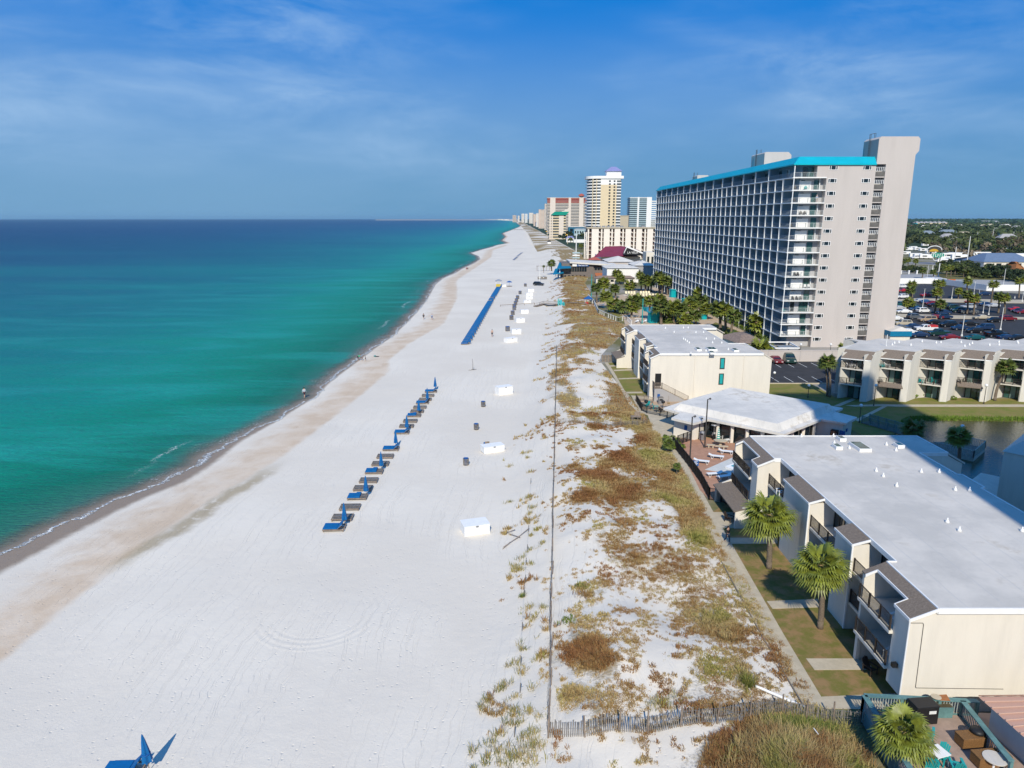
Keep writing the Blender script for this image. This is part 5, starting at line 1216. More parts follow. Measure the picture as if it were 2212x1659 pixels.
box_px((1603,860),(1790,830),(1600,792),'white storage box with blue and wooden gear piled at its left end',1.6)
box_px((1737,322),(1866,305),(1730,243),'white storage box behind the farthest of the near row loungers',1.7)
def gear(x, y, z, label):
    o = empty('folded_gear', (x,y,z), .3, label, 'beach gear'); MB().box(-.35,-.3,0,.35,.3,.5).build('cushion_stack', M['bluepad'], o, bev=.05); MB().box(-.3,-.36,.3,.4,-.31,.75).build('board', M['wood'], o)
p = G(*y1(1625,800)); gear(p[0]-.1,p[1]+.9,p[2]+.0,'blue folded cushions and board leaning against the middle white box'); p = G(*y1(1745,290)); gear(p[0],p[1]+1.0,p[2],'blue folded cushions behind the farthest near white box')
fb_ = [((905,1187),(1028,1170),(900,1125)),((960,1078),(1073,1073),(960,1022)),((1015,940),(1118,935),(1012,888)),((1070,830),(1162,827),(1066,785)),((1110,708),(1192,704),(1108,668)),((1130,655),(1210,655),(1130,622)),((1135,615),(1214,612),(1133,580)),((1155,570),(1228,568),(1153,533))]
for i, (bl, br, tp) in enumerate(fb_): box_px(bl, br, tp, f'low white storage box, {ordn[i]} of the far line beside the dune', 1.6, fn=y2)
# slatted round litter bins with blue liners
def make_bin():
    r = empty('litter_bin'); mb = MB()
    for k in range(22):
        a = 2*math.pi*k/22; mb.cyl((.3*math.cos(a),.3*math.sin(a),.02),(.33*math.cos(a),.33*math.sin(a),.88),.035,n=4)
    mb.build('slatted_drum', M['greywood'], r); MB().lathe([(.27,.05),(.29,.9),(.31,.93),(.28,.93),(.25,.85)], n=18).build('liner', M['blue'], r)
    MB().lathe([(.345,.25),(.355,.25),(.355,.31),(.345,.31)], n=20).build('hoop', M['metal'], r)
    return r
BN = make_bin()
for i, (a, b_) in enumerate([(1433,968),(1528,640),(1592,428)]):
    p = G(*y1(a,b_)); place(BN, p[0], p[1]+.3, p[2], i, ('nearest','middle','farthest')[i]+' of the three grey litter bins with blue liners on the sand', 'litter bin', 'litter bins').scale = (1.15,1.15,1.1)
for i, (a, b_) in enumerate([(907,1040),(954,902),(969,843),(987,786),(991,758),(1004,722),(1015,688),(1028,650),(1058,592),(1122,500)]):
    p = G(*y2(a,b_)); place(BN, p[0], p[1], p[2], i, f'grey litter bin {ordn[i]} in the line left of the far white boxes', 'litter bin', 'litter bins in the far line').scale = (2.0,2.0,1.55)
# driftwood post standing on the sand, poles, pavilion
o = empty('driftwood_post', G(*y1(1497,88)), 0, 'thin driftwood pole stuck upright in the sand with crossed sticks at its foot', 'post')
MB().path([(0,0,0),(.03,0,1.4),(-.08,0,2.6)],[.07,.055,.03],6).build('pole', M['greywood'], o); MB().cyl((-.9,-.3,.05),(.9,.4,.12),.05,.03,6).build('stick', M['greywood'], o); MB().cyl((-.3,.5,.05),(.7,.1,.2),.04,.03,6).build('stick', M['greywood'], o)
hut = empty('lifeguard_hut', G(*y2(797,510)), 0, 'small lifeguard hut with grey hip roof at the far end of the blue row', 'hut')
for sx_ in (-1.1,1.1):
    for sy_ in (-1.1,1.1): MB().box(sx_-.08,sy_-.08,0,sx_+.08,sy_+.08,3.1).build('post', M['white'], hut)
MB().box(-1.2,-1.2,1.0,1.2,1.2,1.2).build('floor', M['wood'], hut); MB().box(-1.2,-1.25,.2,1.2,-1.15,1.7).build('front_panel', pm('yel', (.55,.42,.06), .8, .1, 2), hut)
MB().prism([(-1.7,-1.7),(1.7,-1.7),(1.7,1.7),(-1.7,1.7)],3.1,4.0,[(-.3,-.3),(.3,-.3),(.3,.3),(-.3,.3)]).build('roof', pm('slate', (.24,.27,.33), .8, .1, 2), hut)
p = G(*y2(860,508)); o = box_px((830,508),(890,505),(830,478),'white box with an orange panel just right of the lifeguard hut',2, fn=y2)
p = G(*y2(928,500)); ou = empty('open_umbrella', p, 0, 'open blue umbrella shading a lounger right of the lifeguard hut', 'umbrella')
MB().cyl((0,0,0),(0,0,2.6),.04).build('pole', M['wood'], ou); MB().lathe([(1.5,2.1),(1.1,2.4),(.5,2.7),(.02,2.85)],n=10).build('canopy', M['blue'], ou)
place(LW, p[0], p[1]-.4, p[2], .2, 'lounger shaded by the open blue umbrella near the lifeguard hut', 'lounger')
# thin low pole lying to the boardwalk: rope on stakes
o = empty('rope_line', G(*y2(820,745)), 0, 'long thin pole and rope line running from the bins to the dune boardwalk', 'rope'); pa, pb = G(*y2(820,742)), G(*y2(1230,716)); MB(pa).cyl((pa[0],pa[1],pa[2]+.6),(pb[0],pb[1],pb[2]+.6),.09).build('rope', M['wood'], o)
for t in (0,.35,.7,1): MB(pa).cyl((pa[0]+(pb[0]-pa[0])*t,pa[1]+(pb[1]-pa[1])*t,pa[2]),(pa[0]+(pb[0]-pa[0])*t,pa[1]+(pb[1]-pa[1])*t,pa[2]+.75),.08).build('stake', M['wood'], o)
# ---------------------------------------------------------------- sand fences on the dune
fence_slat = M['greywood']
def sand_fence(px, label, h=1.15, step=.13, name='sand_fence', lean=.10, hgts=None, sw=.022):
    pts = [G(*q) for q in px]; o = empty(name, pts[0], 0, label, 'fence'); org = tuple(o.location); mb = MB(org); wires = MB(org); rr = random.Random(len(px)); tot = 0
    for i in range(len(pts)-1):
        a, b_ = pts[i], pts[i+1]; L = math.dist(a[:2], b_[:2]); k = max(2, int(L/step))
        dx, dy = (b_[0]-a[0])/L, (b_[1]-a[1])/L
        for j in range(k):
            t = j/k; x, y = a[0]+(b_[0]-a[0])*t, a[1]+(b_[1]-a[1])*t; z = hz(x,y)-.1; hh = h*rr.uniform(.88,1.03)*(1-.25*max(0, math.sin((tot+L*t)*.8)-.6)); ll = rr.gauss(lean,.035)+.25*max(0, math.sin((tot+L*t)*.45)-.75); la = rr.gauss(0,.03)
            s_ = sw
            bx_, by_ = x-dy*ll*hh+dx*la, y+dx*ll*hh+dy*la
            mb.add([(x-dx*s_,y-dy*s_,z),(x+dx*s_,y+dy*s_,z),(x+dx*s_-dy*.012,y+dy*s_+dx*.012,z),(bx_-dx*s_,by_-dy*s_,z+hh),(bx_+dx*s_,by_+dy*s_,z+hh),(bx_+dx*s_-dy*.012,by_+dy*s_+dx*.012,z+hh)],[(0,1,4,3),(1,2,5,4),(2,0,3,5),(3,4,5)])
        for zf in (.18,.5,.85):
            wires.cyl((a[0],a[1],hz(a[0],a[1])+h*zf),(b_[0],b_[1],hz(b_[0],b_[1])+h*zf),.008,n=4)
        if i % 1 == 0:
            MB(org).cyl((a[0],a[1],hz(a[0],a[1])-.3),(a[0]+rr.gauss(0,.06),a[1]+rr.gauss(0,.06),hz(a[0],a[1])+h+.3),.055,.05,6).build('post', M['wood'], o)
        tot += L
    mb.build('slats', M['greywood'], o); wires.build('wire', M['metal'], o)
    return o
FL = [(1184,1594),(1186,1560),(1187,1525),(1190,1480),(1189,1440),(1191,1400),(1189,1360),(1190,1330),(1191,1290),(1193,1240),(1194,1190),(1195,1140),(1195,1090),(1197,1040),(1198,990),(1199,940),(1200,900),(1201,850),(1202,800),(1203,752)]
sand_fence(FL, 'long weathered slatted sand fence running along the dune away from the camera', 1.05)
FB = [(1184,1594),(1262,1582),(1334,1572),(1400,1574),(1470,1566),(1548,1557),(1620,1549),(1690,1543),(1752,1537),(1800,1550),(1850,1558)]
FB = [(1184,1594),(1264,1592),(1336,1580),(1400,1583),(1470,1570),(1548,1563),(1620,1552),(1690,1546),(1740,1556),(1800,1566),(1872,1574)]
sand_fence(FB, 'slatted sand fence crossing the dune from left to right at the bottom', 1.25, .125, sw=.03)
sand_fence([b5(0,1490) if 0 else (1200,918),(1240,914),(1290,917),(1340,920),(1380,922)], 'short slatted sand fence crossing the dune below the clubhouse corner', .95)
sand_fence([b5(300,1545),b5(380,1560),b5(470,1540),b5(545,1520)], 'pale slatted fence end beside the bush below the clubhouse', 1.1, .12)
# sagging line of small stakes seaward of the fence
stk = [y5(235,1500),y5(265,1270),y5(268,1130),y5(275,950),y5(285,770),y5(292,700),y5(295,610),y5(302,540),y5(308,440),y5(320,190)]
o = empty('stake_line', G(*stk[0]), 0, 'sparse line of thin leaning stakes joined by string left of the sand fence', 'stakes')
sp3 = [G(*q) for q in stk]
for q in sp3: MB(tuple(o.location)).cyl((q[0],q[1],q[2]-.2),(q[0]+.05,q[1]+.03,q[2]+.75),.035,n=5).build('stake', M['greywood'], o)
sg2 = MB(tuple(o.location))
for i in range(len(sp3)-1): sg2.cyl((sp3[i][0],sp3[i][1],sp3[i][2]+.55),(sp3[i+1][0],sp3[i+1][1],sp3[i+1][2]+.55),.006,n=4)
sg2.build('string', M['metal'], o)
o = empty('driftwood', G(*y5(240,465)), 0, 'tangle of dark driftwood branches on the sand right of the nearest box', 'driftwood'); lo_ = tuple(o.location)
for a, b_ in (((185,450),(240,435)),((205,450),(265,475)),((178,520),(262,470)),((240,480),(310,430)),((175,530),(215,500))):
    p, q = G(*y5(*a)), G(*y5(*b_)); MB(lo_).cyl((p[0],p[1],p[2]+.05),(q[0],q[1],q[2]+.2),.03,.05,6).build('branch', M['wood'], o)
p, q = G(*z7(515,1470)), G(*z7(795,1590)); o = empty('fallen_pipe', p, 0, 'white pipe lying on the dune between the grass tuft and the sand fence', 'pipe'); MB(p).cyl((p[0],p[1],p[2]+.12),(q[0],q[1],q[2]+.1),.09,n=8).build('pipe', M['white'], o)
for i, (a, b_) in enumerate([(1600,1512),(1612,1490)]): pass
p, q = G(*z8(665,938)), G(*z8(700,972)); o = MB(p).cyl((p[0],p[1],p[2]+.9),(q[0],q[1],q[2]+.8),.03,n=5).build('stick', M['white'], None, loc=p); tag(o,'small pale stick caught in the tall grass at the bottom right','stick')
# ---------------------------------------------------------------- black fences of the two terraces
def fence_px(q, fn, label, h, step=.14, mat='black', z=.07, post=1.8):
    return rail_thing('metal_fence', [P(*fn(*v), z)[:2] for v in q], z, M[mat], label, 'fence', h, step, .02, post, top=.05)
fence_px([(140,640),(240,770),(390,960),(570,1215),(700,1465)], b3, 'black picket fence between the walkway and the red pool terrace', 1.35)
fence_px([(700,1465),(880,1500),(960,1530)], b3, 'short black picket fence closing the near end of the red terrace', 1.35)
fence_px([(215,632),(300,600),(415,562)], b3, 'black fence panels with a gate by the clubhouse corner', 1.35, .14, 'black', .07, 1.1)
fence_px([(350,1175),(440,1320),(520,1360),(720,1400),(830,1430),(930,1420)], b5, 'black picket fence around the barbecue terrace by the white condo', 1.2)
fence_px([(350,1180),(480,1170),(610,1210)], b5, 'low pale railing at the back of the barbecue terrace', 1.0, .16, 'wood')
# lamp posts
def lamp(bpx, tpx, fn, label, globe=True, mat='pole'):
    p = P(*fn(*bpx)); X, Z = PY(*fn(*tpx), p[1]); o = empty('lamp_post', p, 0, label, 'lamp post')
    r0 = .1 if not globe else .06
    MB().cyl((0,0,0),(0,0,Z),r0,r0*.8,10).build('pole', M[mat], o); MB().cyl((0,0,0),(0,0,.25),r0*1.9,n=10).build('base', M[mat], o)
    if globe: MB().ball((0,0,Z+.22),.26,14).build('globe', M['white'], o, True)
    else:
        MB().cyl((0,0,Z-.05),(.28,-.05,Z+.12),.05,n=8).build('arm', M[mat], o); MB().cyl((.2,-.05,Z+.02),(.42,-.08,Z+.16),.15,.11,10).build('lamp_head', M[mat], o)
    return o
lamp((402,905),(440,200),b3,'tall dark lamp post standing at the black fence of the pool terrace',False)
lamp((632,675),(668,-70),b3,'tallest dark lamp post on the pool terrace, in front of the clubhouse',False)
lamp((540,545),(552,235),b3,'small thin lamp post beside the grey bin and clubhouse wall',False)
lamp((140,770),(142,665),z6,'white globe lamp on the lawn left of the double palm'); lamp((770,850),(783,665),z6,'dark globe lamp post before the second bay of the zigzag condo')
lamp((632,1010),(645,858),z6,'globe lamp at the end of the green footbridge railing'); lamp((1825,830),(1852,665),z6,'dark globe lamp post before the fourth pillar of the zigzag condo')
lamp((1356,585),(1360,515),z5,'globe lamp beside the stair on the lawn behind the clubhouse'); lamp((345,420),(360,270),z6,'globe lamp by the boundary wall, behind the double palm'); lamp((1585,1300),(1598,1060),z6,'globe lamp rising above the shaded palm at the pond deck')
lamp((60,420),(68,270),z6,'globe lamp by the boundary wall above the parked van')
# pool loungers
def make_pool_lounger():
    r = empty('pool_lounger'); s = MB().box(-.95,-.3,.36,.45,.3,.40); s.build('seat', M['white'], r)
    MB().add([(.45,-.3,.37),(.45,.3,.37),(1.0,.3,.60),(1.0,-.3,.60),(.46,-.3,.33),(.46,.3,.33),(1.01,.3,.56),(1.01,-.3,.56)],[(3,2,1,0),(4,5,6,7),(0,1,5,4),(1,2,6,5),(2,3,7,6),(3,0,4,7)]).build('backrest', M['white'], r)
    for x in (-.7,.5): MB().path([(x-.18,-.29,.36),(x-.05,-.31,.0),(x+.05,-.31,0),(x+.18,-.29,.36)],[.022]*4,6).path([(x-.18,.29,.36),(x-.05,.31,.0),(x+.05,.31,0),(x+.18,.29,.36)],[.022]*4,6).build('leg_frame', M['white'], r)
    return r
PL = make_pool_lounger()
for i, (a, b_, rz, lab) in enumerate([(585,915,160,'nearest white sun lounger of three on the red terrace'),(810,840,160,'middle white sun lounger of three on the red terrace'),(960,765,160,'farthest white sun lounger of three on the red terrace'),(780,1110,10,'white sun lounger beside the pale pool surround, in the sun'),(930,1150,20,'white sun lounger in the shadow of the near condo'),(1030,580,25,'cream sun lounger by the clubhouse glass front')]):
    p = P(*b3(a,b_),.07); place(PL, p[0], p[1], .09, math.radians(rz), lab, 'sun lounger', 'white sun loungers on the pool terrace')
# picnic table with closed striped umbrella, benches, heater, bin, chairs
p = P(*b3(870,640),.09); o = empty('picnic_table', p, math.radians(-20), 'octagonal concrete picnic table in the middle of the red terrace', 'table'); MB().prism([(.95*math.cos(k*math.pi/4),.7*math.sin(k*math.pi/4)) for k in range(8)],.68,.78).build('table_top', M['concrete'], o); MB().cyl((0,0,0),(0,0,.68),.22).build('pedestal', M['concrete'], o)
for k, (a, b_, lab) in enumerate([(725,675,'stubby concrete bench left of the picnic table'),(890,695,'long concrete bench in front of the picnic table')]):
    q = P(*b3(a,b_),.09); ob_ = empty('bench', q, math.radians(-10), lab, 'bench'); MB().box(-.55-.3*k,-.2,.38,.55+.3*k,.2,.47).build('seat', M['concrete'], ob_); MB().box(-.35,-.15,0,-.2,.15,.38).build('leg', M['concrete'], ob_); MB().box(.2,-.15,0,.35,.15,.38).build('leg', M['concrete'], ob_)
ou = empty('patio_umbrella', (p[0]-.1,p[1]+.75,.09), 0, 'closed green and white striped umbrella behind the picnic table', 'umbrella'); MB().cyl((0,0,0),(0,0,2.4),.03).build('pole', M['white'], ou)
m, n, l, b = new_mat('stripes'); tc = n.new('ShaderNodeTexCoord'); wv_ = n.new('ShaderNodeTexWave'); wv_.bands_direction = 'Z'; wv_.inputs['Scale'].default_value = 1.1; l.new(tc.outputs['Object'], wv_.inputs['Vector']); l.new(mixc(n,l,sstep(n,l,wv_.outputs['Fac'],.45,.55),(.0,.30,.22),(.7,.7,.66)), b.inputs['Base Color'])
MB().lathe([(.26,.7),(.22,1.1),(.12,1.9),(.02,2.4)],n=9).build('canopy', m, ou)
p = P(*b3(768,545),.09); o = empty('patio_heater', p, 0, 'mushroom patio heater with shiny round hood by the clubhouse', 'patio heater'); MB().cyl((0,0,0),(0,0,.75),.22,.18,12).build('base', M['black'], o); MB().cyl((0,0,.75),(0,0,2.1),.04).build('pole', M['metal'], o); MB().lathe([(.5,2.1),(.42,2.2),(.05,2.28)],n=16).build('hood', M['metal'], o)
p = P(*b3(590,550),.09); o = empty('waste_bin', p, math.radians(-30), 'grey square waste bin with domed lid against the clubhouse wall', 'waste bin'); MB().box(-.32,-.3,0,.32,.3,1.05).build('body', M['metal'], o, bev=.03); MB().prism([(-.34,-.32),(.34,-.32),(.34,.32),(-.34,.32)],1.055,1.3,[(-.2,-.2),(.2,-.2),(.2,.2),(-.2,.2)]).build('lid', M['metal'], o); MB().box(-.2,-.32,.8,.2,-.305,.98).build('flap', M['black'], o)
p = P(*b3(810,540),.09); chair(CHW, p[0], p[1]+.6, .09, 2.6, 'white slatted chair beside the patio heater'); p = P(*b3(895,545),.09); chair(CHW, p[0], p[1]+.3, .09, -.6, 'white chair right of the striped umbrella by the glass front')
p = P(*b3(490,1040),.07); o = empty('pool_sign', (p[0],p[1],.07), 0, 'blue pool rules sign with white lettering on the black fence', 'sign'); MB().box(-.35,-.02,.75,.35,.02,1.45).build('panel', M['blue'], o)
def text_mesh(txt, size, mat, parent, loc, rot=(math.pi/2,0,0), name='lettering', ext=.006):
    c = bpy.data.curves.new('t','FONT'); c.body = txt; c.size = size; c.align_x = 'CENTER'; c.align_y = 'CENTER'; c.extrude = ext
    t = bpy.data.objects.new('t', c); COL.objects.link(t); dg = bpy.context.evaluated_depsgraph_get(); me_ = bpy.data.meshes.new_from_object(t.evaluated_get(dg)); bpy.data.objects.remove(t); bpy.data.curves.remove(c)
    me_.materials.clear(); me_.materials.append(mat); o = bpy.data.objects.new(name, me_); COL.objects.link(o); adopt(o, parent); o.location = loc; o.rotation_euler = rot; return o
sk_ = MB()
for r_, (u0, u1) in enumerate([(-.2,.22),(-.24,.1),(-.1,.24),(-.2,.15)]): sk_.box(u0,-.032,1.33-r_*.14,u1,-.021,1.38-r_*.14)
sk_.build('lettering', M['white'], o)
# barbecue terrace furniture
p = P(*b5(765,1290)); o = empty('kettle_grill', p, 0, 'black kettle grill on a pole by the barbecue terrace fence', 'grill'); MB().cyl((0,0,0),(0,0,.9),.05).build('pole', M['black'], o); MB().ball((0,0,1.15),.33,12,.8).build('bowl', M['black'], o, True)
p = P(*b5(505,1270)); o = empty('kettle_grill', p, 0, 'black grill beside the picnic tables of the barbecue terrace', 'grill'); MB().cyl((0,0,0),(0,0,.8),.05).build('pole', M['black'], o); MB().ball((0,0,1.05),.35,12,.8).build('bowl', M['black'], o, True)
p = P(*b5(728,1225)); o = empty('waste_bin', p, 0, 'grey recycling bin against the outside stair wall', 'waste bin'); MB().box(-.4,-.35,0,.4,.35,1.15).build('body', M['metal'], o, bev=.03); MB().box(-.42,-.37,1.152,.42,.37,1.3).build('lid', M['greywood'], o, bev=.04); MB().box(-.25,-.37,.75,.25,-.352,1.0).build('flap', M['black'], o)
p = P(*b5(855,1225)); o = empty('broom', p, 0, 'wooden broom leaning against the outside stair wall', 'broom'); MB().cyl((0,0,0),(0,.3,1.4),.03).build('handle', M['wood'], o); MB().box(-.2,-.06,0,.2,.08,.3).build('bristles', M['dead'], o)
for i, (a, b_) in enumerate([(600,1330),(690,1370),(820,1350),(900,1340),(470,1290)]):
    p = P(*b5(a,b_),.08); o = empty('cafe_table', (p[0],p[1]+1.0,.08), i, f'small cluttered cafe table {i+1} from the left side inside the barbecue terrace fence', 'table', 'cafe tables on the barbecue terrace'); MB().lathe([(.42,.70),(.42,.74)],n=12).build('table_top', M[('greywood','wood')[i%2]], o); MB().cyl((0,0,0),(0,0,.7),.05).build('pedestal', M['black'], o)
    chair(CHD if i%2 else CHT, p[0]+.75, p[1]+1.2, .08, 1.2+i, f'garden chair at cafe table {i+1} of the barbecue terrace', 'chairs of the barbecue terrace')
o = empty('lifeguard_bench', P(*b5(370,1500)), 0, 'pale wooden bench deck at the end of the slatted fence below the barbecue terrace', 'bench'); MB().box(-1.0,-.4,.9,.6,.4,1.0).build('seat', M['wood'], o); MB().box(-.4,.3,1.0,.5,.38,1.6).build('backrest', M['wood'], o)
for sx_ in (-.9,.5): MB().box(sx_-.05,-.35,0,sx_+.05,-.25,.9).build('leg', M['wood'], o); MB().box(sx_-.05,.25,0,sx_+.05,.35,.9).build('leg', M['wood'], o)
# balcony chairs of the near condo
p = b1(590,600); chair(CHW, 25.6, 63.4, 4.9, -1.5, 'white adirondack chair on the upper balcony past the palms'); chair(CHW, 25.0, 41.5, 4.9, -1.2, 'white chair on the top balcony nearest to the camera'); chair(CHW, 24.9, 41.4, 2.36, -1.0, 'pale chair on the middle balcony nearest to the camera'); chair(CHD, 24.6, 43.2, .05, .4, 'dark chair on the ground patio of the nearest bay')
p = P(*z7(365,540)); chair(CHD, p[0], p[1], .05, .8, 'dark metal chair on the small concrete patio beside the walkway'); p = P(*z7(395,500)); o = empty('side_table', (p[0],p[1],.05), 0, 'small dark patio table by the ground floor door of the near condo', 'table'); MB().box(-.4,-.4,.65,.4,.4,.7).build('table_top', M['darkrail'], o); MB().cyl((0,0,0),(0,0,.65),.06).build('pedestal', M['darkrail'], o)
for i, (a, b_) in enumerate([(545,445),(590,450),(850,445),(905,450),(1240,590),(1360,600),(1600,600),(1680,600),(830,580)]):
    X, Z = PY(*z6(a,b_), 119.6); zf = 5.57 if b_ < 500 else 2.82
    chair((CHW,CHD,CHT)[(0,0,2,0,2,2,1,1,1)[i]], X, 119.8, zf, .6, f'{("white","white","teal","white","teal","teal","dark","dark","dark")[i]} chair on {"an upper" if zf > 5 else "a middle"} balcony of the zigzag condo, spot {i+1}', 'balcony chairs of the zigzag condo')
# hotel pool garden: white boardwalk rail, teal umbrellas, masts, sun chairs
rail_thing('boardwalk_railing', [P(*z4(*q))[:2] for q in [(125,510),(190,580),(240,690),(330,735),(470,790),(560,770),(620,830)]], .02, M['white'], 'white board railing curving along the dune edge of the hotel garden', 'railing', 1.35, 2.2, .07, 2.2, top=.14)
rail_thing('boardwalk_railing', [P(*z4(*q))[:2] for q in [(150,470),(250,440),(340,400)]], .02, M['white'], 'white railing stub leading back among the garden palms', 'railing', 1.2, 2.0, .06, 2.0, top=.14)
for i, (a, b_, t) in enumerate([(740,820,525),(163,520,250)]):
    p = P(*z4(a,b_)); X, Z = PY(*z4(a+10,t), p[1]); o = empty('flag_mast', p, 0, ('turquoise mast standing behind the white condo roof','turquoise mast beside the blue canopy at the dune edge')[i], 'mast'); MB().cyl((0,0,0),(0,0,Z),.16,.12,8).build('pole', M['tealp'], o); MB().cyl((0,0,0),(0,0,.3),.35,n=8).build('base', M['concrete'], o)
p = P(*z4(128,590)); o = empty('canopy_tent', p, 0, 'small royal blue canopy with red chairs at the dune edge of the garden', 'canopy')
for sx_ in (-1.3,1.3):
    for sy_ in (-1.3,1.3): MB().box(sx_-.05,sy_-.05,0,sx_+.05,sy_+.05,2.0).build('leg', M['white'], o)
MB().prism([(-1.6,-1.6),(1.6,-1.6),(1.6,1.6),(-1.6,1.6)],2.0,3.0,[(-.2,-.2),(.2,-.2),(.2,.2),(-.2,.2)]).build('roof', M['blue'], o)
red = pm('redp', (.45,.03,.03), .7, .1, 2); o = MB().box(-.5,-.4,0,.5,.4,.5).box(-.5,.3,.5,.5,.4,1.0).build('beach_cooler', red, None, loc=(p[0]-.6,p[1]-1.2,0)); tag(o,'red seat beside the blue canopy','seat')
tq = pm('turq', (.0,.36,.40), .7, .1, 2)
for i, (a, b_, w_, h_, lab) in enumerate([(890,800,4.2,3.4,'big turquoise cabana block by the garden palms'),(1095,510,2.6,3.2,'turquoise kiosk with flat roof at the foot of the hotel'),(1222,570,1.6,1.6,'small turquoise cabinet by the garden walk'),(1430,760,1.7,1.9,'turquoise oval board by the near palms'),(1105,780,1.2,2.0,'slim turquoise cabinet between the palm trunks')]):
    p = P(*z4(a,b_)); o = empty('cabana', p, .2, lab, 'cabana'); MB().box(-w_/2,-.9,0,w_/2,.9,h_-.3).build('body', tq, o); MB().box(-w_/2-.25,-1.1,h_-.3,w_/2+.25,1.1,h_-.1).build('roof', tq, o); MB().box(-w_*.1,-.93,.1,w_*.1,-.905,h_*.75).build('door', M['teal'], o)
def make_sun_chair():
    r = empty('sun_chair'); MB().box(-.35,-.9,.32,.35,.3,.40).build('seat', pm('creamp', (.72,.64,.44), .8, .06, 2), r); MB().add([(-.35,.3,.38),(.35,.3,.38),(.35,.75,1.15),(-.35,.75,1.15),(-.35,.36,.34),(.35,.36,.34),(.35,.82,1.12),(-.35,.82,1.12)],[(0,1,2,3),(7,6,5,4),(0,4,5,1),(1,5,6,2),(2,6,7,3),(3,7,4,0)]).build('backrest', MATS['creamp'], r)
    for x in (-.3,.3): MB().box(x-.03,-.85,0,x+.03,-.79,.32).build('leg', M['white'], r); MB().box(x-.03,.25,0,x+.03,.31,.32).build('leg', M['white'], r)
    return r
SCH = make_sun_chair(); k = 0
for (a0, a1, b_, nn) in ((560,655,480,4),(730,820,478,4),(610,905,508,9)):
    for i in range(nn):
        p = P(*z4(a0+(a1-a0)*i/(nn-1), b_)); k += 1
        place(SCH, p[0], p[1], .06, 0, f'cream sun chair {i+1} from the left in the {"front row" if nn == 9 else ("left back group" if a0 < 700 else "right back group")} by the hotel pool', 'sun chair', 'cream sun chairs by the hotel pool').scale = (1.15,1.15,1.1)
for i, (a, b_, rz) in enumerate([(650,740,.3),(700,770,-.5),(760,800,.8),(820,790,2.),(680,800,1.1),(560,500,0),(610,560,.4),(260,560,1.),(280,610,.5),(1300,760,.3),(1180,770,0)]):
    p = P(*z4(a,b_)); place(PL, p[0], p[1], .06, rz, f'white lounger {i+1} scattered among the garden palms near the pool', 'sun lounger', 'loungers scattered in the hotel garden').scale = (1.2,1.2,1.2)
# surfboard signs and boardwalk at the dune
for i, (a, b_, t, c_) in enumerate([(425,540,415,'tealp'),(465,535,420,'teal'),(505,540,470,'teal'),(520,545,480,'tealp')]):
    p = G(*y7(a,b_)); X, Z = PY(*y7(a,t), p[1]); h_ = Z-p[2]; o = empty('surfboard', p, .2*i, f'upright turquoise surfboard, {ordn[i]} from the left in the dune stand', 'surfboard', 'upright surfboards on the dune'); mb = MB()
    mb.prism([(-.02,-.04),(.02,-.04),(.02,.04),(-.02,.04)],0,.01); pts = [(.4*math.sin(math.pi*min(1,(k_+.6)/12.6))**.6, h_*k_/12) for k_ in range(13)]
    mb = MB().xz([(-x, z) for x, z in pts]+[(x, z) for x, z in pts[::-1]], -.05, .05); mb.build('board', M[c_], o); MB().box(-.02,-.062,.1,.02,-.052,h_-.15).build('stringer', M['white'], o)
p = [G(*y7(*q)) for q in ((20,560),(95,545),(165,520),(410,530),(600,500),(760,505),(900,520))]
bw = empty('beach_boardwalk', p[0], 0, 'low brown boardwalk with railings crossing the dune to the hotel garden', 'boardwalk'); ob_ = tuple(bw.location); dkm = MB(ob_)
for i in range(len(p)-1):
    dkm.wall(p[i][:2], p[i+1][:2], (p[i][2]+.2,p[i+1][2]+.2), (p[i][2]+.38,p[i+1][2]+.38), 1.6)
    q = MB(ob_); rail_bars(q, p[i][:2], p[i+1][:2], (p[i][2]+.4,p[i+1][2]+.4), 1.0, 1.2, .07, 0, .1); q.build('railing', M['wood'], bw)
dkm.build('deck_floor', M['wood'], bw)
# ---------------------------------------------------------------- the teal railed deck at the bottom right
DZ = .9
dkp = [P(*b2(*q), DZ+1.0)[:2] for q in [(300,1025),(1290,1065),(1340,1068)]]
c0 = P(*b2(305,1025), DZ+1.05)[:2]; c1 = P(*b2(1290,1075), DZ+1.05)[:2]; cw = P(*b2(640,1560), DZ+1.05)[:2]; ce0 = P(*b2(1160,1075), DZ+1.05)[:2]; ce1 = P(*b2(1520,1520), DZ+1.05)[:2]
cw2 = (c0[0]+(cw[0]-c0[0])*1.35, c0[1]+(cw[1]-c0[1])*1.35); ce2 = (ce0[0]+(ce1[0]-ce0[0])*1.15, ce0[1]+(ce1[1]-ce0[1])*1.15)
flo = empty('terrace_deck', (c0[0],c0[1],0), 0, 'raised tan paved deck at the bottom right corner with garden chairs', 'deck'); of = tuple(flo.location)
MB(of).prism([c0, (ce2[0]+9,c1[1]), (ce2[0]+9,cw2[1]-3), (cw2[0]+1,cw2[1]-3), cw2], .1, DZ).build('deck_floor', M['paver'], flo)
